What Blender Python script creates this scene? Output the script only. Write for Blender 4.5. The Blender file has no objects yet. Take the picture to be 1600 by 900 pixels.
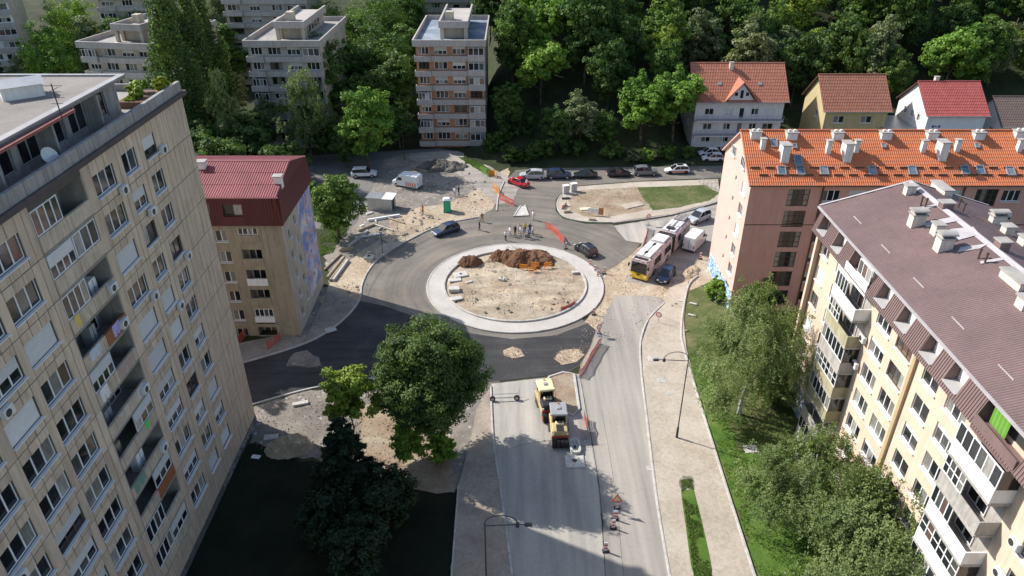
import bpy, bmesh, math, random
import numpy as np
from mathutils import Vector, Matrix, noise as mnoise

R = math.radians
scene = bpy.context.scene
COL = scene.collection

# ------------------------------------------------------------------ camera, sky, sun, exposure
CAM_H, PITCH, FPX = 46.0, R(30.3), 1130.0          # metres, radians down, focal length for a 1600 px wide frame
cam_d = bpy.data.cameras.new('camera')
cam_d.sensor_width = 36.0
cam_d.lens = 36.0 * FPX / 1600.0
cam_d.clip_start = 0.5
cam_d.clip_end = 3000.0
cam = bpy.data.objects.new('camera', cam_d)
COL.objects.link(cam)
cam.location = (0, 0, CAM_H)
cam.rotation_euler = (R(90) - PITCH, 0, 0)
scene.camera = cam

SUN_EL = R(39.5)
SH = Vector((0.893, -0.449, 0)).normalized()        # direction in which shadows fall
world = bpy.data.worlds.new('World')
scene.world = world
world.use_nodes = True
wn = world.node_tree
wn.nodes.clear()
sky = wn.nodes.new('ShaderNodeTexSky')
sky.sky_type = 'NISHITA'
sky.sun_disc = False
sky.sun_elevation = SUN_EL
sky.sun_rotation = math.atan2(-SH.x, -SH.y)
bg = wn.nodes.new('ShaderNodeBackground')
bg.inputs['Strength'].default_value = 0.15
wo = wn.nodes.new('ShaderNodeOutputWorld')
wn.links.new(sky.outputs[0], bg.inputs['Color'])
wn.links.new(bg.outputs[0], wo.inputs['Surface'])

sun_d = bpy.data.lights.new('sun', 'SUN')
sun_d.energy = 4.8
sun_d.angle = R(0.55)
sun_d.color = (1.0, 0.965, 0.915)
sun = bpy.data.objects.new('sun', sun_d)
COL.objects.link(sun)
sun.location = (-60, 60, 90)
ldir = Vector((SH.x * math.cos(SUN_EL), SH.y * math.cos(SUN_EL), -math.sin(SUN_EL)))
sun.rotation_euler = ldir.to_track_quat('-Z', 'Y').to_euler()

scene.view_settings.view_transform = 'Standard'
scene.view_settings.look = 'None'
scene.view_settings.gamma = 1.0
scene.view_settings.exposure = 0.45
scene.cycles.max_bounces = 6
scene.cycles.diffuse_bounces = 3
scene.cycles.glossy_bounces = 2
scene.cycles.transmission_bounces = 2
scene.cycles.transparent_max_bounces = 4

# ------------------------------------------------------------------ measuring (photo pixel -> place in the world)
CP, SP = math.cos(PITCH), math.sin(PITCH)
def ray(x, y):
    u = (x - 800) / FPX
    v = -(y - 450) / FPX
    return Vector((u, CP + v * SP, -SP + v * CP))
def G(x, y, z=0.0):
    d = ray(x, y); t = (z - CAM_H) / d.z
    return Vector((0, 0, CAM_H)) + d * t
def AY(x, y, Y):
    d = ray(x, y); return Vector((0, 0, CAM_H)) + d * (Y / d.y)
def AX(x, y, X):
    d = ray(x, y); return Vector((0, 0, CAM_H)) + d * (X / d.x)
def APL(x, y, p, n):
    d = ray(x, y); o = Vector((0, 0, CAM_H))
    return o + d * ((Vector(p) - o).dot(Vector(n)) / d.dot(Vector(n)))

# ------------------------------------------------------------------ materials
MATS = {}
def nt(name):
    m = bpy.data.materials.new(name); m.use_nodes = True
    t = m.node_tree; t.nodes.clear()
    o = t.nodes.new('ShaderNodeOutputMaterial')
    b = t.nodes.new('ShaderNodeBsdfPrincipled')
    t.links.new(b.outputs[0], o.inputs['Surface'])
    return m, t, b
def coords(t, scale=(1, 1, 1), kind='Object', rnd=True, rot=0):
    tc = t.nodes.new('ShaderNodeTexCoord')
    mp = t.nodes.new('ShaderNodeMapping'); mp.inputs['Scale'].default_value = scale
    mp.inputs['Rotation'].default_value = (0, 0, rot)
    t.links.new(tc.outputs[kind], mp.inputs['Vector'])
    if rnd:
        oi = t.nodes.new('ShaderNodeObjectInfo')
        mu = t.nodes.new('ShaderNodeMath'); mu.operation = 'MULTIPLY'; mu.inputs[1].default_value = 37.0
        t.links.new(oi.outputs['Random'], mu.inputs[0])
        cb = t.nodes.new('ShaderNodeCombineXYZ')
        for k in range(3): t.links.new(mu.outputs[0], cb.inputs[k])
        t.links.new(cb.outputs[0], mp.inputs['Location'])
    return mp.outputs[0]
def noise_node(t, vec, scale, detail=5, rough=0.6, dist=0.0):
    n = t.nodes.new('ShaderNodeTexNoise')
    n.inputs['Scale'].default_value = scale; n.inputs['Detail'].default_value = detail
    n.inputs['Roughness'].default_value = rough; n.inputs['Distortion'].default_value = dist
    t.links.new(vec, n.inputs['Vector'])
    return n.outputs['Fac']
def ramp(t, fac, stops):
    r = t.nodes.new('ShaderNodeValToRGB')
    while len(r.color_ramp.elements) < len(stops): r.color_ramp.elements.new(0.5)
    for e, (p, c) in zip(r.color_ramp.elements, stops):
        e.position = p; e.color = (c[0], c[1], c[2], 1)
    t.links.new(fac, r.inputs['Fac'])
    return r.outputs['Color']
def mixc(t, fac, a, b, mode='MIX'):
    m = t.nodes.new('ShaderNodeMix'); m.data_type = 'RGBA'; m.blend_type = mode
    if isinstance(fac, (int, float)): m.inputs[0].default_value = fac
    else: t.links.new(fac, m.inputs[0])
    for s, v in ((6, a), (7, b)):
        if isinstance(v, tuple): m.inputs[s].default_value = (v[0], v[1], v[2], 1)
        else: t.links.new(v, m.inputs[s])
    return m.outputs[2]
def bump(t, b, h, strength=0.4, dist=0.05):
    bn = t.nodes.new('ShaderNodeBump'); bn.inputs['Strength'].default_value = strength
    bn.inputs['Distance'].default_value = dist
    t.links.new(h, bn.inputs['Height']); t.links.new(bn.outputs[0], b.inputs['Normal'])
def cl(c, k): return tuple(max(0.0, min(1.0, v * k)) for v in c)

def mat(name, col, rough=0.8, var=0.18, scale=1.2, fine=0, metal=0.0, spec=0.35, orand=0.0, bmp=0.0, streak=0.0, coat=0.0):
    """one surface: its base colour with uneven tone, optional dirt streaks, per-object tone and fine relief"""
    if name in MATS: return MATS[name]
    m, t, b = nt(name)
    v = coords(t)
    f = noise_node(t, v, scale, 6, 0.62)
    c = ramp(t, f, [(0.28, cl(col, 1 - var)), (0.52, col), (0.75, cl(col, 1 + var))])
    if streak:
        v2 = coords(t, (2.2, 2.2, 0.22))
        f2 = noise_node(t, v2, 1.6, 6, 0.7)
        s = ramp(t, f2, [(0.45, (1, 1, 1)), (0.72, cl((1, 0.97, 0.93), 1 - streak))])
        c = mixc(t, 1.0, c, s, 'MULTIPLY')
    if orand:
        oi = t.nodes.new('ShaderNodeObjectInfo')
        o = ramp(t, oi.outputs['Random'], [(0.0, cl((1, 1, 1), 1 - orand)), (1.0, (1, 1, 1))])
        c = mixc(t, 1.0, c, o, 'MULTIPLY')
    t.links.new(c, b.inputs['Base Color'])
    b.inputs['Roughness'].default_value = rough
    b.inputs['Metallic'].default_value = metal
    b.inputs['Specular IOR Level'].default_value = spec
    if coat: b.inputs['Coat Weight'].default_value = coat
    if bmp:
        bump(t, b, noise_node(t, v, fine or 18, 5, 0.7), bmp, 0.04)
    MATS[name] = m
    return m

def glass(name, stops, rough=0.06, spec=0.6):
    if name in MATS: return MATS[name]
    m, t, b = nt(name)
    oi = t.nodes.new('ShaderNodeObjectInfo')
    r = t.nodes.new('ShaderNodeValToRGB'); r.color_ramp.interpolation = 'CONSTANT'
    while len(r.color_ramp.elements) < len(stops): r.color_ramp.elements.new(0.5)
    for e, (p, c) in zip(r.color_ramp.elements, stops): e.position = p; e.color = (*c, 1)
    t.links.new(oi.outputs['Random'], r.inputs['Fac'])
    f = noise_node(t, coords(t, (3, 3, 0.6)), 2.0, 3)
    c = mixc(t, 1.0, r.outputs[0], ramp(t, f, [(0.35, (0.6, 0.6, 0.6)), (0.7, (1, 1, 1))]), 'MULTIPLY')
    t.links.new(c, b.inputs['Base Color'])
    b.inputs['Roughness'].default_value = rough
    b.inputs['Specular IOR Level'].default_value = spec
    MATS[name] = m
    return m

def ground_mat(name, cols, s1, s2, rough=0.92, bmp=0.5, bscale=6, stretch=None, rot=0, speck=None, grit=0.27, ring=False):
    """earth, gravel or asphalt: broad patches, finer patches, grit, optional drawn-out tyre tracks"""
    if name in MATS: return MATS[name]
    m, t, b = nt(name)
    v = coords(t, rnd=False)
    f = noise_node(t, v, s1, 7, 0.62, 0.4)
    c = ramp(t, f, [(0.3, cols[0]), (0.5, cols[1]), (0.72, cols[2])])
    f2 = noise_node(t, v, s2, 8, 0.72)
    g = ramp(t, f2, [(0.3, cl((1, 1, 1), 1 - grit)), (0.5, (1, 1, 1)), (0.72, (1 + 0.8 * grit, 1 + 0.74 * grit, 1 + 0.66 * grit))])
    c = mixc(t, 1.0, c, g, 'MULTIPLY')
    if stretch:
        v3 = coords(t, stretch, rnd=False, rot=rot)
        f3 = noise_node(t, v3, 1.0, 4, 0.55)
        c = mixc(t, 1.0, c, ramp(t, f3, [(0.36, (0.8, 0.8, 0.81)), (0.52, (1, 1, 1)), (0.68, (1.18, 1.16, 1.12))]), 'MULTIPLY')
    if ring:
        vs_ = t.nodes.new('ShaderNodeVectorMath'); vs_.operation = 'SUBTRACT'; vs_.inputs[1].default_value = (0.4, 79.6, 0)
        ln_ = t.nodes.new('ShaderNodeVectorMath'); ln_.operation = 'LENGTH'
        t.links.new(v, vs_.inputs[0]); t.links.new(vs_.outputs[0], ln_.inputs[0])
        cb_ = t.nodes.new('ShaderNodeCombineXYZ'); t.links.new(ln_.outputs['Value'], cb_.inputs[0])
        sc_ = t.nodes.new('ShaderNodeVectorMath'); sc_.operation = 'SCALE'; sc_.inputs['Scale'].default_value = 0.06; t.links.new(v, sc_.inputs[0])
        ad_ = t.nodes.new('ShaderNodeVectorMath'); t.links.new(cb_.outputs[0], ad_.inputs[0]); t.links.new(sc_.outputs[0], ad_.inputs[1])
        fr_ = noise_node(t, ad_.outputs[0], 1.1, 5, 0.6)
        c = mixc(t, 1.0, c, ramp(t, fr_, [(0.32, (0.78, 0.79, 0.80)), (0.5, (1, 1, 1)), (0.68, (1.26, 1.20, 1.08))]), 'MULTIPLY')
    if speck:
        vo = t.nodes.new('ShaderNodeTexVoronoi'); vo.inputs['Scale'].default_value = speck[0]
        t.links.new(v, vo.inputs['Vector'])
        c = mixc(t, ramp(t, vo.outputs['Distance'], [(0.1, (1, 1, 1)), (0.25, (0, 0, 0))]), c, speck[1])
    t.links.new(c, b.inputs['Base Color'])
    b.inputs['Roughness'].default_value = rough
    b.inputs['Specular IOR Level'].default_value = 0.25
    bump(t, b, noise_node(t, v, bscale, 8, 0.75), bmp, 0.12)
    MATS[name] = m
    return m

def leaf_mat(name, dark, pale_leaf, trans=0.28):
    if name in MATS: return MATS[name]
    m, t, b = nt(name)
    at = t.nodes.new('ShaderNodeAttribute'); at.attribute_name = 'tint'
    c = ramp(t, at.outputs['Fac'], [(0.0, dark), (1.0, pale_leaf)])  # leaf greens vary at random from dark to pale
    oi = t.nodes.new('ShaderNodeObjectInfo')
    c = mixc(t, 1.0, c, ramp(t, oi.outputs['Random'], [(0, (0.86, 0.9, 0.85)), (0.5, (1, 1, 1)), (1, (1.12, 1.06, 0.95))]), 'MULTIPLY')
    t.links.new(c, b.inputs['Base Color'])
    b.inputs['Roughness'].default_value = 0.6
    b.inputs['Specular IOR Level'].default_value = 0.25
    tr = t.nodes.new('ShaderNodeBsdfTranslucent')
    c2 = mixc(t, 1.0, c, (1.25, 1.3, 0.6), 'MULTIPLY')
    t.links.new(c2, tr.inputs['Color'])
    mx = t.nodes.new('ShaderNodeMixShader'); mx.inputs[0].default_value = trans
    o = [n for n in t.nodes if n.type == 'OUTPUT_MATERIAL'][0]
    t.links.new(b.outputs[0], mx.inputs[1]); t.links.new(tr.outputs[0], mx.inputs[2])
    t.links.new(mx.outputs[0], o.inputs['Surface'])
    MATS[name] = m
    return m

# ------------------------------------------------------------------ mesh helpers
class MB:
    """collects boxes, tubes, prisms and sheets and links them as ONE mesh object"""
    def __init__(s): s.v = []; s.f = []; s.mi = []
    def add(s, vs, fs, mi=0):
        o = len(s.v); s.v += [tuple(p) for p in vs]
        for f in fs: s.f.append(tuple(i + o for i in f)); s.mi.append(mi)
        return s
    def box(s, x0, x1, y0, y1, z0, z1, mi=0, M=None):
        vs = [Vector((x, y, z)) for z in (z0, z1) for x, y in ((x0, y0), (x1, y0), (x1, y1), (x0, y1))]
        if M is not None: vs = [M @ p for p in vs]
        return s.add(vs, [(3, 2, 1, 0), (4, 5, 6, 7), (0, 1, 5, 4), (1, 2, 6, 5), (2, 3, 7, 6), (3, 0, 4, 7)], mi)
    def bbox(s, x0, x1, y0, y1, z0, z1, bv=0.03, mi=0, M=None):
        """box with chamfered vertical and top edges"""
        b = bv
        ring = [(x0 + b, y0), (x1 - b, y0), (x1, y0 + b), (x1, y1 - b), (x1 - b, y1), (x0 + b, y1), (x0, y1 - b), (x0, y0 + b)]
        top = [(min(max(x, x0 + b), x1 - b), min(max(y, y0 + b), y1 - b)) for x, y in ring]
        vs = [Vector((x, y, z0)) for x, y in ring] + [Vector((x, y, z1 - b)) for x, y in ring] + [Vector((x, y, z1)) for x, y in top]
        if M is not None: vs = [M @ p for p in vs]
        fs = [tuple(range(7, -1, -1)), tuple(range(16, 24))]
        for k in range(8):
            n = (k + 1) % 8
            fs += [(k, n, n + 8, k + 8), (k + 8, n + 8, n + 16, k + 16)]
        return s.add(vs, fs, mi)
    def prism(s, poly, z0, z1, mi=0, M=None):
        n = len(poly)
        vs = [Vector((p[0], p[1], z0)) for p in poly] + [Vector((p[0], p[1], z1)) for p in poly]
        if M is not None: vs = [M @ p for p in vs]
        fs = [tuple(range(n - 1, -1, -1)), tuple(range(n, 2 * n))] + [(k, (k + 1) % n, (k + 1) % n + n, k + n) for k in range(n)]
        return s.add(vs, fs, mi)
    def tube(s, a, b, r0, r1=None, n=8, mi=0, caps=True):
        a = Vector(a); b = Vector(b); r1 = r0 if r1 is None else r1
        d = (b - a)
        if d.length < 1e-6: return s
        d.normalize()
        u = d.orthogonal().normalized(); w = d.cross(u)
        vs = []
        for p, r in ((a, r0), (b, r1)):
            for k in range(n):
                an = 2 * math.pi * k / n
                vs.append(p + u * (r * math.cos(an)) + w * (r * math.sin(an)))
        fs = [(k, (k + 1) % n, (k + 1) % n + n, k + n) for k in range(n)]
        if caps: fs += [tuple(range(n - 1, -1, -1)), tuple(range(n, 2 * n))]
        return s.add(vs, fs, mi)
    def path(s, pts, rs, n=8, mi=0):
        for k in range(len(pts) - 1): s.tube(pts[k], pts[k + 1], rs[k], rs[k + 1], n, mi)
        return s
    def ell(s, c, rx, ry, rz, n=12, m=7, mi=0, amp=0, seed=0, fl=1.6, zmin=None):
        vs = []; fs = []
        for j in range(m + 1):
            th = math.pi * j / m
            for k in range(n):
                ph = 2 * math.pi * k / n
                d = Vector((math.sin(th) * math.cos(ph), math.sin(th) * math.sin(ph), math.cos(th)))
                q = 1 + (amp * mnoise.noise(d * fl + Vector((seed, seed * 2, 0))) if amp else 0)
                p = Vector((c[0] + d.x * rx * q, c[1] + d.y * ry * q, c[2] + d.z * rz * q))
                if zmin is not None: p.z = max(p.z, zmin)
                vs.append(p)
        for j in range(m):
            for k in range(n):
                fs.append((j * n + k, (j + 1) * n + k, (j + 1) * n + (k + 1) % n, j * n + (k + 1) % n))
        return s.add(vs, fs, mi)
    def mesh(s, name, mats, smooth=False):
        me = bpy.data.meshes.new(name)
        me.from_pydata(s.v, [], s.f)
        if not isinstance(mats, (list, tuple)): mats = [mats]
        for m in mats: me.materials.append(m)
        if len(mats) > 1: me.polygons.foreach_set('material_index', s.mi)
        if smooth: me.polygons.foreach_set('use_smooth', [True] * len(me.polygons))
        me.update()
        return me
    def build(s, name, mats, parent=None, loc=(0, 0, 0), rz=0, smooth=False):
        return link(name, s.mesh(name, mats, smooth), parent, loc, rz)

def link(name, me, parent=None, loc=(0, 0, 0), rz=0):
    o = bpy.data.objects.new(name, me)
    COL.objects.link(o)
    o.location = loc
    if rz: o.rotation_euler = (0, 0, rz)
    if parent is not None: o.parent = parent
    return o
def tag(o, label=None, cat=None, group=None, kind=None):
    if label: o['label'] = label
    if cat: o['category'] = cat
    if group: o['group'] = group
    if kind: o['kind'] = kind
    return o
def thing(name, loc, label, cat, group=None, rz=0):
    o = link(name, None, None, loc, rz)
    return tag(o, label, cat, group)
def dup(o, parent=None):
    c = o.copy(); COL.objects.link(c); c.parent = parent
    for ch in list(o.children): dup(ch, c)
    return c
def smooth_path(pts, seg=6, closed=False):
    """Catmull-Rom through the points"""
    P = [Vector((p[0], p[1], 0)) for p in pts]; n = len(P); out = []
    rng = range(n) if closed else range(n - 1)
    for i in rng:
        p0 = P[(i - 1) % n] if closed else P[max(i - 1, 0)]
        p1 = P[i % n]; p2 = P[(i + 1) % n]
        p3 = P[(i + 2) % n] if closed else P[min(i + 2, n - 1)]
        for k in range(seg):
            t = k / seg
            out.append(0.5 * ((2 * p1) + (p2 - p0) * t + (2 * p0 - 5 * p1 + 4 * p2 - p3) * t * t + (3 * p1 - p0 - 3 * p2 + p3) * t ** 3))
    if not closed: out.append(P[-1])
    return out
def gp(pts): return [G(x, y) for x, y in pts]

def sheet(name, pts, z, m, thick=0.0, kind='structure', jag=0.0, seed=0, seg=1, closed_curve=False, parent=None):
    """flat ground sheet (optionally a raised slab) from world points; jag gives a torn edge"""
    P = smooth_path(pts, seg, True) if closed_curve else [Vector((p[0], p[1], 0)) for p in pts]
    if jag:
        Q = []
        for i in range(len(P)):
            a, b = P[i], P[(i + 1) % len(P)]
            k = max(1, int((b - a).length / max(jag * 2, 0.35)))
            for j in range(k):
                q = a.lerp(b, j / k)
                o = Vector((mnoise.noise(q * 1.3 + Vector((seed, 0, 3))), mnoise.noise(q * 1.3 + Vector((7, seed, 9))), 0)) + 0.5 * Vector((mnoise.noise(q * 3.7), mnoise.noise(q * 3.7 + Vector((5, 5, 5))), 0))
                Q.append(q + o * jag)
        P = Q
    bm = bmesh.new()
    vs = [bm.verts.new((p.x, p.y, z)) for p in P]
    f = bm.faces.new(vs)
    bm.normal_update()
    if f.normal.z < 0: f.normal_flip()
    if thick:
        lo = [bm.verts.new((p.x, p.y, z - thick)) for p in P]
        for i in range(len(P)):
            j = (i + 1) % len(P)
            bm.faces.new((vs[i], lo[i], lo[j], vs[j]))
    bmesh.ops.triangulate(bm, faces=[f])
    bmesh.ops.recalc_face_normals(bm, faces=bm.faces[:]) if thick else None
    me = bpy.data.meshes.new(name); bm.to_mesh(me); bm.free()
    me.materials.append(m)
    o = link(name, me, parent)
    if kind and parent is None: o['kind'] = kind
    return o

def kerb(pts, w=0.22, h=0.14, z0=0.0, m=None, closed=False, name='kerb', seg=5, curve=True):
    """kerb stones along a line: a real step, chamfered"""
    P = smooth_path(pts, seg, closed) if curve else [Vector((p[0], p[1], 0)) for p in pts]
    n = len(P); mb = MB(); vs = []
    for i in range(n):
        a = P[i - 1] if (i or closed) else P[i]
        b = P[(i + 1) % n] if (i < n - 1 or closed) else P[i]
        d = (b - a).normalized(); q = Vector((-d.y, d.x, 0))
        for off, z in ((-w / 2, z0), (-w / 2, z0 + h - 0.03), (-w / 2 + 0.03, z0 + h), (w / 2 - 0.03, z0 + h), (w / 2, z0 + h - 0.03), (w / 2, z0)):
            p = P[i] + q * off
            vs.append((p.x, p.y, z))
    fs = []
    for i in range(n if closed else n - 1):
        j = (i + 1) % n
        for k in range(5): fs.append((i * 6 + k, j * 6 + k, j * 6 + k + 1, i * 6 + k + 1))
    mb.add(vs, fs)
    o = mb.build(name, m or M_KERB)
    o['kind'] = 'structure'
    return o

# ------------------------------------------------------------------ ground materials
M_FLOOR = ground_mat('forest_floor', [(0.022, 0.028, 0.012), (0.035, 0.045, 0.016), (0.06, 0.06, 0.03)], 0.25, 2.2, bmp=0.6)
M_SHADELAWN = ground_mat('shaded_lawn_grass', [(0.006, 0.009, 0.004), (0.011, 0.015, 0.006), (0.02, 0.024, 0.01)], 0.35, 3.5, bmp=0.9, bscale=14)  # grass lowered almost to black, the tower's shade put into its colour
M_DRYLAWN = ground_mat('dry_lawn', [(0.055, 0.085, 0.02), (0.105, 0.125, 0.04), (0.22, 0.19, 0.10)], 0.3, 3.0, bmp=0.8, bscale=12)
M_BRIGHTGRASS = ground_mat('watered_grass', [(0.058, 0.115, 0.018), (0.091, 0.169, 0.024), (0.15, 0.209, 0.048)], 0.6, 5.0, bmp=0.9, bscale=14)
M_DIRT = ground_mat('site_earth', [(0.314, 0.23, 0.156), (0.417, 0.328, 0.226), (0.496, 0.424, 0.322)], 0.22, 1.9, bmp=0.7, bscale=5, speck=(1.7, (0.60, 0.52, 0.42)))
M_REDDIRT = ground_mat('red_earth', [(0.237, 0.166, 0.108), (0.332, 0.251, 0.172), (0.412, 0.372, 0.27)], 0.35, 2.5, bmp=0.9, bscale=6)
M_GREYSITE = ground_mat('site_rubble', [(0.156, 0.138, 0.116), (0.243, 0.214, 0.18), (0.336, 0.291, 0.239)], 0.3, 2.4, bmp=0.9, bscale=6, speck=(1.1, (0.44, 0.42, 0.38)))
M_GRAVEL = ground_mat('gravel_path', [(0.376, 0.312, 0.24), (0.457, 0.391, 0.311), (0.52, 0.46, 0.383)], 0.28, 3.8, bmp=0.6, bscale=16)
M_ASPHALT = ground_mat('dusty_asphalt', [(0.134, 0.118, 0.1), (0.176, 0.157, 0.135), (0.229, 0.202, 0.169)], 0.14, 2.6, bmp=0.25, bscale=22, ring=True, grit=0.12)
M_FRESH_SHADE = ground_mat('fresh_shaded_asphalt', [(0.041, 0.041, 0.043), (0.051, 0.05, 0.051), (0.084, 0.079, 0.075)], 0.16, 2.2, bmp=0.25, bscale=22, stretch=(0.10, 1.3, 1), rot=R(-14), grit=0.16)
M_ROAD = ground_mat('worn_road', [(0.311, 0.284, 0.247), (0.333, 0.304, 0.265), (0.354, 0.324, 0.284)], 0.12, 2.5, bmp=0.2, bscale=24, stretch=(1.0, 0.045, 1), rot=R(-4), grit=0.07)
M_CONC_ROAD = ground_mat('milled_road', [(0.367, 0.343, 0.299), (0.401, 0.373, 0.326), (0.435, 0.404, 0.352)], 0.2, 3.6, bmp=0.5, bscale=14, stretch=(0.8, 0.06, 1), rot=R(-3), grit=0.1)
M_OLDROAD = ground_mat('old_road', [(0.265, 0.238, 0.204), (0.332, 0.298, 0.259), (0.398, 0.365, 0.315)], 0.15, 2.4, bmp=0.3, bscale=18, stretch=(0.1, 0.9, 1), grit=0.14)
M_PLAZA = ground_mat('estate_paving', [(0.117, 0.112, 0.104), (0.162, 0.153, 0.14), (0.207, 0.194, 0.171)], 0.1, 2.0, bmp=0.3)
M_APRON = ground_mat('new_concrete', [(0.414, 0.381, 0.338), (0.476, 0.443, 0.398), (0.513, 0.479, 0.435)], 0.35, 3.5, bmp=0.25, bscale=20, grit=0.1)
M_KERB = ground_mat('kerb_concrete', [(0.34, 0.32, 0.29), (0.45, 0.425, 0.385), (0.55, 0.525, 0.48)], 1.1, 5, bmp=0.3)
M_CONC = ground_mat('raw_concrete', [(0.42, 0.40, 0.36), (0.52, 0.495, 0.45), (0.60, 0.57, 0.52)], 1.2, 6, bmp=0.4)

# ------------------------------------------------------------------ terrain
def sstep(a, b, x):
    t = min(1, max(0, (x - a) / (b - a))); return t * t * (3 - 2 * t)
def hill(x, y):
    y0 = 122.5 + 19 * sstep(27, 38, x) - 8 * sstep(85, 120, x)
    s = sstep(-9, 0, x) + 0.25 * (1 - sstep(-9, 0, x)) * sstep(165, 220, y)
    d = max(0.0, y - y0)
    h = 0.44 * (d - 2.0 + 2.0 * math.exp(-d / 2.0)) * s
    if d > 0: h += 0.5 * mnoise.noise(Vector((x * 0.08, y * 0.08, 1))) * min(1, d / 8) * s
    return min(h, 95)
xs = list(np.arange(-420, -60, 12.0)) + list(np.arange(-60, 120, 3.0)) + list(np.arange(120, 480, 12.0))
ys = list(np.arange(-60, 110, 10.0)) + list(np.arange(110, 200, 3.0)) + list(np.arange(200, 620, 14.0))
tv = [(x, y, hill(x, y)) for y in ys for x in xs]
nx = len(xs)
tf = [(j * nx + i, j * nx + i + 1, (j + 1) * nx + i + 1, (j + 1) * nx + i) for j in range(len(ys) - 1) for i in range(nx - 1)]
g = MB().add(tv, tf).build('ground', M_FLOOR, smooth=True)
g['kind'] = 'structure'

RC = (0.4, 79.6)                                   # centre of the roundabout
def circ(r, n=96, c=RC, a0=0, a1=360): return [(c[0] + r * math.cos(R(a0 + (a1 - a0) * k / n)), c[1] + r * math.sin(R(a0 + (a1 - a0) * k / n))) for k in range(n + (a1 - a0 != 360))]

# broad earth and paving sheets, each a few millimetres above the one below
sheet('estate_paving', [(-140, 96), (-8, 96), (-8, 128), (-14, 131), (-30, 128), (-60, 124), (-140, 124)], 0.004, M_PLAZA)
sheet('construction_site', gp([(508, 400), (560, 345), (600, 250), (640, 240), (700, 240), (770, 262), (800, 300), (790, 330), (700, 372), (560, 480), (520, 470)]), 0.008, M_GREYSITE, jag=0.6, seed=2)
sheet('site_earth', gp([(500, 470), (530, 420), (560, 395), (600, 372), (610, 345), (650, 325), (700, 318), (738, 300), (752, 285), (770, 275), (795, 262), (797, 285), (780, 330), (750, 345), (690, 358), (640, 380), (596, 408), (570, 440), (566, 470), (530, 505)]), 0.012, M_DIRT, jag=0.5, seed=4)
sheet('east_earth', gp([(905, 600), (905, 520), (930, 480), (945, 425), (1000, 385), (1060, 350), (1130, 330), (1190, 420), (1140, 480), (1090, 560), (1120, 700), (1200, 905), (1040, 920), (990, 560)]), 0.008, M_DIRT, jag=0.4, seed=6)
sheet('west_pavement_bed', gp([(330, 600), (340, 560), (400, 540), (470, 500), (505, 450), (560, 440), (560, 480), (520, 520), (440, 556)]), 0.010, M_GREYSITE, jag=0.3, seed=7)
sheet('verge_earth', gp([(385, 640), (470, 612), (600, 596), (780, 590), (772, 700), (800, 905), (700, 905), (716, 760), (640, 760), (560, 730), (500, 720), (395, 700)]), 0.008, M_GREYSITE, jag=0.4, seed=8)
sheet('red_verge', gp([(560, 640), (610, 612), (660, 640), (700, 720), (720, 790), (640, 770), (580, 730)]), 0.012, M_REDDIRT, jag=1.3, seed=9)
sheet('shaded_lawn', gp([(396, 690), (470, 720), (560, 735), (650, 765), (716, 772), (704, 905), (690, 1000), (200, 1000), (240, 860), (330, 760)]), 0.016, M_SHADELAWN, jag=0.4, seed=10)

# asphalt
asph = gp([(300, 590), (380, 566), (430, 553), (480, 536), (515, 517), (545, 492), (562, 468), (566, 445), (577, 422), (598, 400), (640, 375), (690, 352), (746, 340), (770, 326), (779, 305), (790, 282), (806, 266), (850, 263), (1140, 259), (1140, 277), (1000, 283), (905, 290), (880, 298), (868, 312), (868, 330), (880, 342), (915, 350), (957, 351), (977, 375), (1001, 380), (989, 396), (963, 415), (942, 427), (943, 450), (928, 484), (906, 497), (932, 516), (922, 545), (907, 570), (885, 583), (845, 588), (765, 597), (650, 600), (560, 592), (480, 607), (390, 632), (300, 655)])
sheet('asphalt', asph, 0.020, M_ASPHALT)
sheet('fresh_shaded_asphalt', gp([(300, 590), (380, 566), (430, 553), (480, 536), (515, 517), (545, 492), (561, 470), (600, 478), (640, 492), (680, 508), (740, 522), (800, 530), (870, 524), (918, 505), (931, 516), (921, 545), (906, 570), (884, 583), (845, 588), (765, 597), (650, 600), (560, 592), (480, 607), (390, 632), (300, 655)]), 0.024, M_FRESH_SHADE)  # fresh asphalt; its dark edge follows the building shadow and carries shade too
sheet('north_lane', gp([(690, 236), (716, 236), (768, 262), (812, 290), (800, 318), (776, 318), (740, 290), (700, 262), (640, 250), (640, 240)]), 0.024, M_OLDROAD, jag=0.3, seed=3)
sheet('main_road', gp([(1003, 905), (946, 905), (935, 760), (915, 640), (905, 585), (922, 545), (940, 500), (962, 462), (1010, 462), (1036, 466), (1040, 474), (1014, 500), (1002, 535), (1003, 580), (1010, 640), (1028, 780), (1052, 905)]), 0.028, M_ROAD, jag=0.3)
sheet('milled_lane', gp([(768, 600), (835, 592), (880, 588), (905, 584), (915, 640), (935, 760), (946, 905), (803, 905), (785, 780), (772, 690)]), 0.030, M_CONC_ROAD, jag=0.05)
sheet('east_road', gp([(958, 353), (1050, 338), (1125, 318), (1150, 330), (1150, 360), (1110, 385), (1060, 445), (1010, 446), (975, 440), (1003, 381), (978, 376)]), 0.016, M_OLDROAD, jag=0.15, seed=5)
sheet('concrete_patch', gp([(958, 353), (1040, 343), (1030, 372), (1003, 380), (978, 376)]), 0.024, M_CONC_ROAD)
for k, (pts, m) in enumerate((([(786, 549), (800, 543), (816, 547), (818, 556), (802, 559), (788, 557)], M_DIRT), ([(864, 562), (876, 548), (905, 544), (912, 554), (898, 566), (878, 571)], M_DIRT), ([(446, 570), (462, 552), (478, 548), (498, 560), (500, 572), (470, 574)], M_GREYSITE))):
    sheet('bare_patch', gp(pts), 0.034 + 0.002 * k, m, jag=0.45, seed=20 + k)

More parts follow.
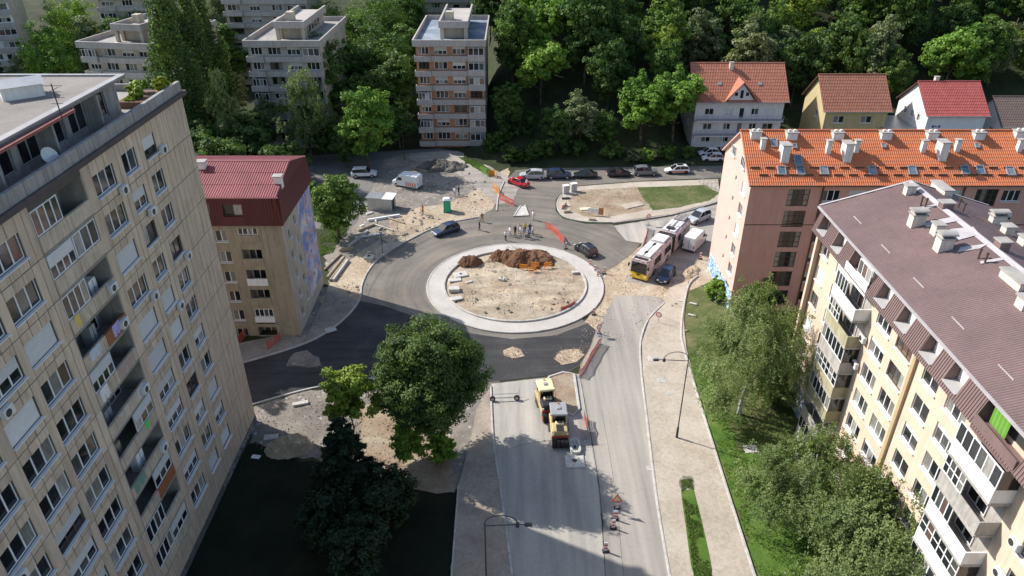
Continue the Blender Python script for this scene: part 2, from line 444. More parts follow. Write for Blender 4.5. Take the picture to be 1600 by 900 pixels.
# construction joints and saw cuts in the surfacing, bitumen dark
M_SEAM = mat('bitumen_seam', (0.055, 0.052, 0.05), 0.7, 0.3, 3)
for pts, w_, z_ in (([(906, 588), (916, 642), (936, 760), (946, 905)], 0.07, 0.036), ([(573, 466), (590, 432), (612, 408)], 0.05, 0.03), ([(578, 452), (596, 456)], 0.04, 0.03), ([(586, 434), (602, 438)], 0.04, 0.03), ([(768, 598), (905, 584)], 0.06, 0.037), ([(800, 700), (850, 690), (925, 700)], 0.04, 0.038), ([(940, 640), (960, 760), (975, 905)], 0.03, 0.036), ([(1003, 381), (978, 376), (958, 352)], 0.08, 0.03), ([(640, 490), (800, 533), (915, 508)], 0.05, 0.032)):
    P_ = smooth_path(gp(pts), 8); mb_ = MB(); vs_ = []
    for i_ in range(len(P_)):
        d_ = (P_[min(i_ + 1, len(P_) - 1)] - P_[max(i_ - 1, 0)]).normalized(); q_ = Vector((-d_.y, d_.x, 0)) * (w_ / 2 * (0.7 + 0.6 * abs(mnoise.noise(P_[i_] * 2))))
        wob = Vector((-d_.y, d_.x, 0)) * 0.05 * mnoise.noise(P_[i_] * 0.8)
        for s_ in (-1, 1): vs_.append((P_[i_].x + wob.x + q_.x * s_, P_[i_].y + wob.y + q_.y * s_, z_))
    mb_.add(vs_, [(2 * k, 2 * k + 1, 2 * k + 3, 2 * k + 2) for k in range(len(P_) - 1)]).build('road_joint', M_SEAM)['kind'] = 'structure'

# roundabout: apron ring, kerbs, earth inside
ap = MB(); n = 120
o_, i_ = circ(11.05, n), circ(9.05, n)
ap.add([(x, y, 0.15) for x, y in o_] + [(x, y, 0.17) for x, y in i_], [(k, (k + 1) % n, (k + 1) % n + n, k + n) for k in range(n)])
a = ap.build('roundabout_apron', M_APRON); a['kind'] = 'structure'
kerb(circ(11.12, n), 0.22, 0.19, 0.0, M_KERB, True, curve=False)
kerb(circ(8.98, n), 0.26, 0.36, 0.0, M_KERB, True, curve=False)
isl = MB(); vs = []; fs = []; nr, na = 22, 96
for j in range(nr + 1):
    rr = 8.9 * j / nr
    for k in range(na):
        x = RC[0] + rr * math.cos(2 * math.pi * k / na); y = RC[1] + rr * math.sin(2 * math.pi * k / na)
        e = 1 - (j / nr) ** 6
        z = 0.10 + e * (0.16 + 0.20 * mnoise.noise(Vector((x * 0.4, y * 0.4, 5))) + 0.10 * mnoise.noise(Vector((x * 1.6, y * 1.6, 2))) + 0.05 * mnoise.noise(Vector((x * 4, y * 4, 7))))
        vs.append((x, y, z))
for j in range(nr):
    for k in range(na): fs.append((j * na + k, (j + 1) * na + k, (j + 1) * na + (k + 1) % na, j * na + (k + 1) % na))
M_ISL = ground_mat('island_earth', [(0.332, 0.236, 0.162), (0.419, 0.34, 0.244), (0.474, 0.408, 0.316)], 0.3, 2.6, bmp=0.9, bscale=5, stretch=(0.25, 0.9, 1), rot=R(-20))
o = isl.add(vs, fs).build('roundabout_island', M_ISL, smooth=True); o['kind'] = 'structure'

# pavements (raised slabs) and kerbs
west_k = [(370, 570), (430, 553), (480, 536), (515, 517), (545, 492), (562, 468), (566, 445), (577, 422), (598, 400), (640, 375), (690, 352), (746, 340)]
sheet('west_pavement', gp([(370, 570), (430, 553), (480, 536), (515, 517), (545, 492), (561, 470), (538, 463), (512, 455), (505, 470), (480, 528), (420, 528), (360, 540)]), 0.11, ground_mat('pavement_bed', [(0.22, 0.19, 0.155), (0.30, 0.265, 0.22), (0.38, 0.34, 0.28)], 0.5, 4, bmp=0.8, bscale=10), 0.11)
kerb(gp(west_k), 0.2, 0.16)
kerb(gp([(776, 330), (779, 306), (788, 284)]), 0.2, 0.16)
kerb(gp([(390, 634), (480, 609), (560, 594), (600, 592)]), 0.2, 0.15)
rk = [(1047, 905), (1026, 780), (1009, 640), (1002, 580), (1001, 535), (1013, 500), (1038, 474)]
sheet('east_pavement', gp([(1049, 905), (1028, 780), (1011, 640), (1004, 580), (1003, 535), (1015, 500), (1040, 474), (1046, 450), (1075, 440), (1068, 500), (1072, 545), (1092, 620), (1130, 745), (1178, 905)]), 0.12, M_GRAVEL, 0.12)
kerb(gp(rk), 0.2, 0.17)
kerb(gp([(1090, 432), (1076, 446), (1068, 480), (1064, 520), (1070, 552), (1092, 626), (1130, 748), (1180, 905)]), 0.22, 0.2)
sheet('south_pavement', gp([(766, 606), (770, 690), (783, 780), (800, 905), (705, 905), (716, 760), (735, 690), (745, 640)]), 0.11, ground_mat('south_path', [(0.28, 0.235, 0.19), (0.36, 0.30, 0.235), (0.44, 0.375, 0.29)], 0.3, 4, bmp=0.6, bscale=12), 0.11)
kerb(gp([(767, 604), (771, 690), (784, 780), (801, 905)]), 0.18, 0.16)
kerb(gp([(716, 760), (705, 905)]), 0.12, 0.15)
# grass bed in the east pavement
sheet('grass_bed', gp([(1063, 752), (1078, 750), (1086, 775), (1104, 850), (1112, 905), (1085, 905), (1072, 830)]), 0.135, M_BRIGHTGRASS, 0.02, closed_curve=True, seg=3)
sheet('grass_bed_end', gp([(1062, 749), (1081, 747), (1083, 764), (1064, 766)]), 0.142, M_GREYSITE, 0.03, closed_curve=True, seg=3)
# east lawn
sheet('east_lawn', gp([(1066, 500), (1076, 455), (1110, 440), (1160, 470), (1235, 560), (1245, 620), (1420, 905), (1180, 905), (1132, 748), (1094, 626), (1072, 552)]), 0.02, M_DRYLAWN, jag=0.2, seed=12)
sheet('east_lawn_green', gp([(1076, 556), (1110, 560), (1150, 700), (1200, 720), (1300, 905), (1186, 905), (1136, 748), (1110, 680)]), 0.026, M_BRIGHTGRASS, jag=0.5, seed=14)
# traffic island between the side roads
tri = [(957, 348), (915, 347), (884, 340), (872, 328), (872, 313), (884, 300), (907, 292), (1000, 285), (1122, 281), (1125, 314), (1050, 335)]
sheet('triangle_pavement', gp(tri), 0.12, M_GRAVEL, 0.12)
kerb(gp(tri[:7]), 0.2, 0.17)
kerb(gp([tri[-1], tri[0]]) if False else gp([(1125, 315), (1050, 336), (957, 349)]), 0.2, 0.17)
sheet('triangle_soil', gp([(890, 330), (888, 312), (905, 299), (1000, 293), (1040, 320), (1000, 332), (950, 340), (915, 340)]), 0.128, M_REDDIRT, jag=0.3, seed=15)
sheet('triangle_grass', gp([(995, 294), (1100, 290), (1124, 303), (1110, 314), (1060, 325), (1020, 330), (1005, 312)]), 0.134, M_DRYLAWN, jag=0.3, seed=16)
sheet('sunlit_verge', gp([(716, 246), (735, 246), (770, 266), (774, 275), (765, 277)]), 0.03, M_BRIGHTGRASS, jag=0.3, seed=17)
# splitter islands
for nm, pts, ms in (('splitter_island', [(848, 612), (858, 590), (880, 583), (897, 586), (905, 640), (896, 650), (870, 640)], M_REDDIRT), ('small_splitter', [(803, 339), (813, 323), (820, 322), (826, 338)], M_CONC)):
    P = gp(pts)
    sheet(nm, P, 0.12, ms, 0.1)
    kerb(P, 0.26, 0.2, 0.0, M_KERB, True, curve=False)

# ------------------------------------------------------------------ building helpers
M_WHITE = mat('white_frame', (0.74, 0.74, 0.73), 0.45, 0.05)
M_SILLW = mat('white_sill', (0.72, 0.71, 0.69), 0.6, 0.08)
M_BROWNF = mat('brown_frame', (0.10, 0.06, 0.04), 0.55, 0.2)
M_GREYF = mat('grey_frame', (0.30, 0.30, 0.30), 0.5, 0.1)
M_SHUT = mat('roller_shutter', (0.66, 0.65, 0.62), 0.6, 0.06, 3, orand=0.22)
M_GLASS = glass('window_glass', [(0.0, (0.02, 0.023, 0.027)), (0.45, (0.035, 0.04, 0.045)), (0.62, (0.10, 0.10, 0.095)), (0.76, (0.26, 0.25, 0.22)), (0.88, (0.42, 0.40, 0.36)), (0.95, (0.16, 0.10, 0.08))])
M_DKGLASS = glass('dark_glass', [(0.0, (0.012, 0.014, 0.017)), (0.6, (0.03, 0.033, 0.037))])
M_METAL = mat('galvanised_metal', (0.42, 0.42, 0.42), 0.4, 0.12, metal=0.6)
M_DARKM = mat('dark_metal', (0.05, 0.05, 0.05), 0.5, 0.15)
M_INNER = mat('loggia_inside', (0.30, 0.275, 0.235), 0.9, 0.2, streak=0.3)
M_ACW = mat('air_conditioner_white', (0.66, 0.65, 0.61), 0.5, 0.08)
M_RAIL = mat('railing_paint', (0.33, 0.34, 0.36), 0.5, 0.15)
MESH = {}
RND = random.Random(11)

def facade(parent, org, a, W, H, holes, m, depth=0.2, name='wall', shear=0.0):
    """wall skin with real openings; x runs along the wall, -y points outdoors. holes: (x0, x1, z0, z1)"""
    us = sorted(set([0.0, W] + [h[0] for h in holes] + [h[1] for h in holes]))
    zs = sorted(set([0.0, H] + [h[2] for h in holes] + [h[3] for h in holes]))
    us = [u for u in us if -1e-6 <= u <= W + 1e-6]; zs = [z for z in zs if -1e-6 <= z <= H + 1e-6]
    mb = MB()
    sy = lambda z, y: y + z * shear
    for i in range(len(us) - 1):
        for j in range(len(zs) - 1):
            uc, zc = (us[i] + us[i + 1]) / 2, (zs[j] + zs[j + 1]) / 2
            if any(h[0] < uc < h[1] and h[2] < zc < h[3] for h in holes): continue
            mb.add([(us[i], sy(zs[j], 0), zs[j]), (us[i + 1], sy(zs[j], 0), zs[j]), (us[i + 1], sy(zs[j + 1], 0), zs[j + 1]), (us[i], sy(zs[j + 1], 0), zs[j + 1])], [(0, 1, 2, 3)])
    for x0, x1, z0, z1 in holes:
        yb = sy(z1, 0) + depth if shear else depth
        F = [(x0, sy(z0, 0), z0), (x1, sy(z0, 0), z0), (x1, sy(z1, 0), z1), (x0, sy(z1, 0), z1)]
        B = [(x0, yb, z0), (x1, yb, z0), (x1, yb, z1), (x0, yb, z1)]
        mb.add(F + B, [(0, 1, 5, 4), (1, 2, 6, 5), (2, 3, 7, 6), (3, 0, 4, 7)])
    # returns at the ends and a top so the skin has thickness
    yb = depth
    E_ = 0.006
    mb.add([(E_, 0, 0), (E_, sy(H, 0), H), (E_, sy(H, yb), H), (E_, yb, 0)], [(0, 1, 2, 3)])
    mb.add([(W - E_, 0, 0), (W - E_, yb, 0), (W - E_, sy(H, yb), H), (W - E_, sy(H, 0), H)], [(0, 1, 2, 3)])
    mb.add([(0, sy(H, 0), H - E_), (W, sy(H, 0), H - E_), (W, sy(H, yb), H - E_), (0, sy(H, yb), H - E_)], [(0, 1, 2, 3)])
    return mb.build(name, m, parent, Vector(org) - parent.location, a)

def on_facade(org, a, u, z, y=0.0):
    return Vector((org[0] + math.cos(a) * u - math.sin(a) * y, org[1] + math.sin(a) * u + math.cos(a) * y, org[2] + z))

def window(parent, org, a, u, z, w, h, n=2, shutter=0.0, sill=True, frame=None, rec=0.10, glassm=None, bars=0, panes=True, name='window'):
    """one window standing in its opening: frame > panes, sill, shutter. u, z is the opening's lower middle"""
    frame = frame or M_WHITE; glassm = glassm or M_GLASS
    key = ('win', round(w, 2), round(h, 2), n, bars, frame.name)
    if key not in MESH:
        mb = MB(); t = 0.065
        mb.box(-w / 2, w / 2, 0, 0.06, 0, t); mb.box(-w / 2, w / 2, 0, 0.06, h - t, h)
        mb.box(-w / 2, -w / 2 + t, 0, 0.06, t, h - t); mb.box(w / 2 - t, w / 2, 0, 0.06, t, h - t)
        for k in range(1, n):
            x = -w / 2 + w * k / n
            mb.box(x - t * 0.7, x + t * 0.7, 0, 0.06, t, h - t)
        for k in range(1, bars + 1):
            zz = h * k / (bars + 1)
            for q in range(n):
                mb.box(-w / 2 + w * q / n + t, -w / 2 + w * (q + 1) / n - t, 0.004, 0.056, zz - 0.03, zz + 0.03)
        MESH[key] = mb.mesh('window', frame)
    p = on_facade(org, a, u, z, rec) - parent.location
    o = link(name, MESH[key], parent, p, a)
    if panes:
        k2 = ('pane', round(w / n, 2), round(h, 2), glassm.name)
        if k2 not in MESH:
            pw = w / n - 0.1
            MESH[k2] = MB().box(-pw / 2, pw / 2, 0.03, 0.045, 0.06, h - 0.06).mesh('pane', glassm)
        for q in range(n): link('pane', MESH[k2], o, (-w / 2 + w * (q + 0.5) / n, 0, 0))
    if sill:
        k3 = ('sill', round(w, 2), round(rec, 2))
        if k3 not in MESH: MESH[k3] = MB().box(-w / 2 - 0.06, w / 2 + 0.06, -rec - 0.14, 0.0, -0.07, -0.004).mesh('sill', M_SILLW)
        link('sill', MESH[k3], o)
    if shutter > 0.02:
        hh = round(h * shutter, 1)
        k4 = ('shut', round(w, 2), hh)
        if k4 not in MESH:
            mb = MB(); ns = max(3, int(hh / 0.11))
            for q in range(ns): mb.add([(-w / 2 + 0.03, -0.012, q * hh / ns), (w / 2 - 0.03, -0.012, q * hh / ns), (w / 2 - 0.03, -0.035, (q + 0.75) * hh / ns), (-w / 2 + 0.03, -0.035, (q + 0.75) * hh / ns), (w / 2 - 0.03, -0.012, (q + 1) * hh / ns), (-w / 2 + 0.03, -0.012, (q + 1) * hh / ns)], [(0, 1, 2, 3), (3, 2, 4, 5)])
            MESH[k4] = mb.mesh('shutter', M_SHUT)
        link('shutter', MESH[k4], o, (0, 0, h - hh))
    return o

def air_con(parent, org, a, u, z):
    if 'ac' not in MESH:
        MESH['ac'] = MB().bbox(-0.38, 0.38, -0.36, -0.06, 0, 0.54, 0.03).box(-0.3, -0.26, -0.06, 0.0, -0.05, 0.1).box(0.26, 0.3, -0.06, 0.0, -0.05, 0.1).mesh('air_conditioner', M_ACW)
        MESH['acf'] = MB().tube((-0.1, -0.362, 0.27), (-0.1, -0.375, 0.27), 0.21, n=14).mesh('fan_grille', M_DARKM)
    o = link('air_conditioner', MESH['ac'], parent, on_facade(org, a, u, z) - parent.location, a)
    link('fan_grille', MESH['acf'], o)
    return o

def corrugated(p, du, dv, L, W, pitch=0.3, amp=0.05, rows=1, step=0.0):
    """ribbed sheet: ribs run along dv (length W), repeat along du (length L); rows of tiles overlap by step"""
    p = Vector(p); du = Vector(du).normalized(); dv = Vector(dv).normalized(); nn = du.cross(dv).normalized()
    if nn.z < 0: nn = -nn
    n = int(L / pitch); vs = []; fs = []
    prof = [(0.0, 0.0), (0.28, 0.75), (0.5, 1.0), (0.72, 0.75)]
    m = n * 4 + 1
    for r in range(rows):
        for e in (0, 1):
            v = W * (r + e) / rows
            up = step * (1 - e) if rows > 1 else 0.0
            for k in range(n):
                for q, hgt in prof: vs.append(p + du * ((k + q) * L / n) + dv * v + nn * (amp * hgt + up))
            vs.append(p + du * L + dv * v + nn * up)
        b = r * 2 * m
        for k in range(m - 1): fs.append((b + k, b + k + 1, b + m + k + 1, b + m + k))
        if rows > 1 and r < rows - 1:
            b2 = (r + 1) * 2 * m
            for k in range(m - 1): fs.append((b + m + k, b + m + k + 1, b2 + k + 1, b2 + k))
    return MB().add(vs, fs)

def slab(parent, name, a, b, c, d, th, m):
    """thick plate from four corners (counter-clockwise from above), thickness downwards along its normal"""
    a, b, c, d = (Vector(p) for p in (a, b, c, d))
    n = (b - a).cross(d - a).normalized() * th
    mb = MB().add([a, b, c, d, a - n, b - n, c - n, d - n], [(0, 1, 2, 3), (7, 6, 5, 4), (0, 4, 5, 1), (1, 5, 6, 2), (2, 6, 7, 3), (3, 7, 4, 0)])
    return mb.build(name, m, parent, -parent.location if parent else (0, 0, 0))

def chimney(parent, p, w, d, h, m, cap=None, rz=0, flues=0):
    mb = MB().box(-w / 2, w / 2, -d / 2, d / 2, -0.6, h, 0)
    mb.box(-w / 2 - 0.1, w / 2 + 0.1, -d / 2 - 0.1, d / 2 + 0.1, h, h + 0.1, 1)
    for k in range(flues):
        x = -w / 2 + w * (k + 0.5) / flues
        mb.box(x - 0.12, x + 0.12, -0.12, 0.12, h + 0.1, h + 0.3, 0)
    if cap == 'hood':
        mb.box(-w / 2 + 0.02, -w / 2 + 0.08, -d / 2 + 0.02, d / 2 - 0.02, h + 0.1, h + 0.3, 0); mb.box(w / 2 - 0.08, w / 2 - 0.02, -d / 2 + 0.02, d / 2 - 0.02, h + 0.1, h + 0.3, 0)
        nseg = 8
        vs = []
        for k in range(nseg + 1):
            t = math.pi * k / nseg
            for x in (-w / 2 - 0.12, w / 2 + 0.12): vs.append((x, -math.cos(t) * (d / 2 + 0.1), h + 0.3 + 0.22 * math.sin(t)))
        mb.add(vs, [(2 * k, 2 * k + 1, 2 * k + 3, 2 * k + 2) for k in range(nseg)] + [tuple(range(0, 2 * nseg + 2, 2)), tuple(range(2 * nseg + 1, 0, -2))], 1)
    return mb.build('chimney', [m, M_CHCAP], parent, Vector(p) - parent.location, rz)
M_CHCAP = mat('chimney_cap', (0.36, 0.33, 0.30), 0.85, 0.2)
M_CHWHITE = mat('chimney_render', (0.74, 0.71, 0.66), 0.85, 0.1, streak=0.25)

# ------------------------------------------------------------------ left tower block
M_PANEL = mat('tower_panel', (0.67, 0.53, 0.395), 0.85, 0.10, 0.7, orand=0.2, bmp=0.15, fine=30, streak=0.34)
M_JOINT = mat('panel_joint', (0.11, 0.095, 0.08), 0.95, 0.15)
M_PARAPET = mat('tower_parapet', (0.33, 0.31, 0.285), 0.9, 0.18, 0.8, streak=0.45)
M_GRAVELROOF = ground_mat('gravel_roof', [(0.20, 0.175, 0.155), (0.255, 0.225, 0.20), (0.31, 0.275, 0.245)], 0.3, 9, bmp=0.4, bscale=25)
TX, TY1, TY0 = -24.5, 53.5, 8.0
tower = thing('apartment_tower', (-33.5, 30.0, 0), 'tall beige panel-clad tower block with loggias filling the left edge', 'apartment block')
A90 = R(90)
torg = (TX, TY0, 0.0)
PIT = 2.575; Z0 = 3.85                            # storey pitch, middle of the lowest window row
rows = [Z0 + PIT * k for k in range(11)]
cols2 = [(47.1, 1.75, 2), (44.2, 1.75, 2), (40.9, 2.45, 3), (31.1, 2.5, 3), (27.95, 2.5, 3), (24.6, 2.5, 3), (21.4, 2.5, 3), (16.5, 2.5, 3), (12.5, 2.5, 3)]
LOG = (33.55, 38.7)
WH = 1.36
holes = []; logs = []
for zc in rows:
    for yc, w, n_ in cols2: holes.append((yc - w / 2 - TY0, yc + w / 2 - TY0, zc - WH / 2, zc + WH / 2))
    logs.append((LOG[0] - TY0, LOG[1] - TY0, zc - 1.12, zc + 1.2))
facade(tower, on_facade(torg, A90, 0, 0, 0.05), A90, TY1 - TY0, 31.3, holes + logs, M_JOINT, 0.25)
MB().box(-43, TX - 1.9, TY0 - 12, TY1 - 0.3, 0, 31.2).box(TX - 1.9, TX - 0.31, TY0 - 12, LOG[0], 0, 31.2).box(TX - 1.9, TX - 0.31, LOG[1], TY1 - 0.3, 0, 31.2).build('inner_wall', M_JOINT, tower, -tower.location)
MB().box(-43.2, TX - 0.05, TY1 - 0.3, TY1, 0, 31.3).build('gable_wall', M_PANEL, tower, -tower.location)
# cladding panels: the 300 nearest each an object, the far rest one part
plist = []
def split(u0, u1, w=0.76):
    k = max(1, round((u1 - u0) / w)); return [(u0 + (u1 - u0) * i / k, u0 + (u1 - u0) * (i + 1) / k) for i in range(k)]
edges = sorted([(yc - w / 2, yc + w / 2) for yc, w, _ in cols2] + [LOG])
for r_, zc in enumerate(rows + [1.2]):
    zb, zt = zc - PIT / 2, zc + PIT / 2
    if r_ == 10: zt = 31.2
    if zc == 1.2: zb, zt = 0.7, rows[0] - PIT / 2
    prev = TY0
    for e0, e1 in edges + [(TY1, TY1)]:
        for u0, u1 in split(prev, e0): plist.append((u0, u1, zb, zt))
        if e1 > e0 and zc != 1.2:
            if (e0, e1) == LOG:
                pass
            else:
                for u0, u1 in split(e0, e1, 0.85):
                    plist.append((u0, u1, zb, zc - WH / 2)); plist.append((u0, u1, zc + WH / 2, zt))
        elif e1 > e0:
            for u0, u1 in split(e0, e1): plist.append((u0, u1, zb, zt))
        prev = e1
plist.sort(key=lambda p: (Vector((TX, (p[0] + p[1]) / 2, (p[2] + p[3]) / 2 - CAM_H)).length - (3 if (p[3] - p[2]) > 2 else 0)) + (60 if (p[0] < 21 or (p[0] < 31 and p[2] < 9)) else 0))
rest = MB()
for k, (u0, u1, zb, zt) in enumerate(plist):
    g_ = 0.026
    w_, h_ = u1 - u0 - 2 * g_, zt - zb - 2 * g_
    if w_ < 0.05 or h_ < 0.05: continue
    y_ = RND.uniform(-0.012, 0.008)
    if k < 300:
        key = ('panel', round(w_, 3), round(h_, 3))
        if key not in MESH: MESH[key] = MB().box(0, w_, 0, 0.05, 0, h_).mesh('panel', M_PANEL)
        link('panel', MESH[key], tower, on_facade((TX, 0, 0), A90, u0 + g_, zb + g_, y_) - tower.location, A90)
    else:
        rest.box(u0 + g_, u0 + g_ + w_, y_, y_ + 0.05, zb + g_, zb + g_ + h_)
o = rest.build('cladding', M_PANEL, tower, Vector((TX, 0, 0)) - tower.location, A90); o['kind'] = 'stuff'
# windows
for r_, zc in enumerate(rows):
    for c_, (yc, w, n_) in enumerate(cols2):
        q = RND.random()
        sh = 0.0
        if c_ < 3: sh = 0.98 if q < 0.45 else (0.55 if q < 0.62 else 0.0)
        else: sh = 0.98 if q < 0.2 else (0.5 if q < 0.36 else 0.0)
        if r_ == 10 and c_ in (1, 2): sh = 0
        if r_ == 10 and c_ == 0: sh = 0.6
        window(tower, torg, A90, yc - TY0, zc - WH / 2, w, WH, n_, sh, frame=M_BROWNF if RND.random() < 0.1 else M_WHITE, rec=0.12)
        if RND.random() < 0.16 and yc > 20: air_con(tower, torg, A90, yc - TY0 - w / 2 + 0.35 if c_ > 2 else yc - TY0 + w / 2 + 0.1, zc - WH / 2 - 0.72)
air_con(tower, torg, A90, 47.1 - TY0 + 1.3, rows[10] - 0.95); air_con(tower, torg, A90, 44.2 - TY0 + 0.6, rows[9] - 1.45)
# loggias: side and back walls, floor, parapet, and what each flat did with it
M_BALC = mat('balcony_front', (0.56, 0.46, 0.35), 0.9, 0.2, 0.9, streak=0.4)
M_RUST = mat('orange_board', (0.30, 0.115, 0.05), 0.8, 0.2, streak=0.3)
for r_, zc in enumerate(rows):
    zf = zc - 1.12
    mb = MB().box(TX - 1.75, TX - 1.6, LOG[0], LOG[1], zf, zf + 2.32).box(TX - 1.6, TX - 0.02, LOG[0], LOG[0] + 0.08, zf, zf + 2.32).box(TX - 1.6, TX - 0.02, LOG[1] - 0.08, LOG[1], zf, zf + 2.32)
    mb.box(TX - 1.75, TX - 0.0, LOG[0] + 0.002, LOG[1] - 0.002, zf - 0.25, zf).build('loggia', M_INNER, tower, -tower.location)
    mid = (LOG[0] + LOG[1]) / 2
    MB().box(TX - 0.12, TX + 0.05, LOG[0] + 0.03, mid - 0.02, zf - 0.02, zf + 0.86).build('parapet', M_BALC, tower, -tower.location)
    MB().box(TX - 0.12, TX + 0.05, mid + 0.02, LOG[1] - 0.03, zf - 0.02, zf + 0.86).build('parapet', M_RUST if r_ in (2, 7) else M_BALC, tower, -tower.location)
    for side, y0_, y1_ in ((0, LOG[0] + 0.05, mid - 0.04), (1, mid + 0.04, LOG[1] - 0.05)):
        q = RND.random()
        encl = (r_, side) in ((10, 0), (9, 1), (9, 0), (8, 0), (0, 0), (0, 1), (1, 0), (2, 1), (6, 0), (4, 1))
        wo = window(tower, (TX, 0, 0), A90, (y0_ + y1_) / 2, zf + 0.88, y1_ - y0_ - 0.02, 1.4, 3 if side else 4, 0.5 if (encl and q < 0.3) else 0.0, sill=False, rec=0.02, name='glazing') if encl else None
        # back-of-loggia door and window
        window(tower, (TX - 1.6, 0, 0), A90, (y0_ + y1_) / 2, zf + 0.1 if not encl else zf + 0.9, 1.5, 2.05 if not encl else 1.2, 2, 0.0, sill=False, rec=-0.06, name='balcony_door')
    if r_ in (3, 5, 7, 8): air_con(tower, torg, A90, LOG[1] - 0.7 - TY0, zf + 0.25)
# plinth
MB().box(TX - 0.2, TX + 0.04, TY0, TY1, 0, 0.7).build('plinth', mat('plinth_grey', (0.13, 0.125, 0.12), 0.9, 0.3, streak=0.4), tower, -tower.location)
# parapet of the roof terrace, penthouse behind it, gravel roof
MB().box(TX - 0.25, TX + 0.30, TY0 - 12, TY1 + 0.3, 31.3, 31.62).build('cornice', mat('cornice_dark', (0.10, 0.08, 0.075), 0.9, 0.2), tower, -tower.location)
MB().box(-43.2, TX - 0.25, TY0 - 12, TY1 + 0.3, 31.2, 31.60).build('terrace_floor', M_PARAPET, tower, -tower.location)
yy = TY0
while yy < TY1 - 0.3:
    y2 = min(yy + 1.72, TY1)
    MB().bbox(TX - 0.20, TX + 0.10 + RND.uniform(-0.02, 0.02), yy + 0.012, y2 - 0.012, 31.62, 32.35, 0.02).build('parapet', M_PARAPET, tower, -tower.location)
    yy = y2
MB().box(-43.0, TX - 0.21, TY1 + 0.0, TY1 + 0.2, 31.62, 32.1).build('parapet', M_PARAPET, tower, -tower.location)
PX, PY1, PZ = -26.35, 48.2, 34.0
M_PENT = mat('penthouse_render', (0.30, 0.29, 0.27), 0.9, 0.2, streak=0.5)
ph = []; u = 1.0
while u < PY1 - TY0 - 2.4: ph.append((u, u + 1.9, 0.35, 2.0)); u += 2.55
porg = (PX, TY0, 31.6)
facade(tower, porg, A90, PY1 - TY0, 2.3, ph, M_PENT, 0.2)
for h_ in ph: window(tower, porg, A90, (h_[0] + h_[1]) / 2, h_[2], h_[1] - h_[0], h_[3] - h_[2], 2, 0, sill=False, frame=M_GREYF, glassm=M_DKGLASS)
MB().box(-43, PX - 0.26, TY0 - 12, PY1 - 0.2, 31.55, 33.9).box(-43, PX - 0.01, PY1 - 0.2, PY1, 31.6, 33.9).build('inner_wall', M_PENT, tower, -tower.location)
u = 0.4
while u < PY1 - TY0:
    MB().box(PX, PX + 0.9, TY0 + u, TY0 + u + 0.18, 31.6, 33.85).build('fin_wall', M_PENT, tower, -tower.location); u += 5.1
MB().box(-43.2, PX + 0.75, TY0 - 12, PY1 + 0.15, 33.85, PZ).build('roof', M_GRAVELROOF, tower, -tower.location)
MB().box(PX + 0.35, PX + 0.8, TY0 - 12, PY1 + 0.2, PZ, PZ + 0.12).box(-43.2, PX + 0.34, PY1 - 0.1, PY1 + 0.2, PZ, PZ + 0.12).build('roof_edge', mat('roof_flashing', (0.30, 0.29, 0.28), 0.6, 0.2), tower, -tower.location)
MB().box(PX + 0.82, PX + 1.15, TY0 - 12, PY1 - 7, PZ - 0.28, PZ - 0.12).build('gutter', mat('red_gutter', (0.28, 0.10, 0.085), 0.7, 0.2), tower, -tower.location)
# lift motor house and aerial on the roof
p = G(36, 150, PZ)
MB().box(-1.1, 1.1, -0.75, 0.75, 0, 0.75, 0).add([(-1.25, -0.9, 0.75), (1.25, -0.9, 0.75), (1.25, 0.9, 0.75), (-1.25, 0.9, 0.75), (-1.25, 0, 1.1), (1.25, 0, 1.1)], [(0, 1, 5, 4), (2, 3, 4, 5), (1, 2, 5), (3, 0, 4)], 1).build('vent_housing', [M_CHWHITE, M_METAL], tower, p - tower.location, R(38))
p = G(105, 210, PZ)
ae = MB().tube((0, 0, 0), (0, 0, 2.6), 0.03, n=6)
for zz, hw in ((2.5, 0.5), (2.2, 0.35), (1.9, 0.45), (1.6, 0.3)): ae.tube((-hw, 0, zz), (hw, 0, zz), 0.015, n=5)
ae.tube((0, -0.5, 2.3), (0, 0.5, 2.3), 0.015, n=5)
tag(ae.build('roof_aerial', M_DARKM, None, p), 'thin metal television aerial on the gravel roof of the left tower', 'aerial')
# satellite dish on the terrace, planters
def dish(p, rz, label, r=0.5):
    t = thing('satellite_dish', p, label, 'satellite dish', 'satellite dishes', rz)
    mb = MB(); vs = [(0, -0.0, 0)]; n = 16
    for j in (1, 2, 3):
        for k in range(n): vs.append((r * j / 3 * math.cos(2 * math.pi * k / n), -0.18 * (j / 3) ** 2 * r * 1.4, r * j / 3 * math.sin(2 * math.pi * k / n)))
    fs = [(0, 1 + k, 1 + (k + 1) % n) for k in range(n)]
    for j in range(2):
        for k in range(n): fs.append((1 + j * n + k, 1 + (j + 1) * n + k, 1 + (j + 1) * n + (k + 1) % n, 1 + j * n + (k + 1) % n))
    d = mb.add(vs, fs).build('reflector', mat('dish_grey', (0.62, 0.62, 0.60), 0.5, 0.08), t, (0, 0, 0.7), smooth=True); d.rotation_euler = (R(-28), 0, 0)
    MB().tube((0, 0.05, 0), (0, 0.05, 0.7), 0.03, n=6).tube((0, -0.05, 0.62), (0, -0.5, 0.85), 0.015, n=5).build('mast', M_METAL, t)
    return t
dish(Vector((TX - 0.75, AX(82, 262, TX - 0.75).y, 31.6)), R(75), 'grey round satellite dish on the terrace of the left tower')

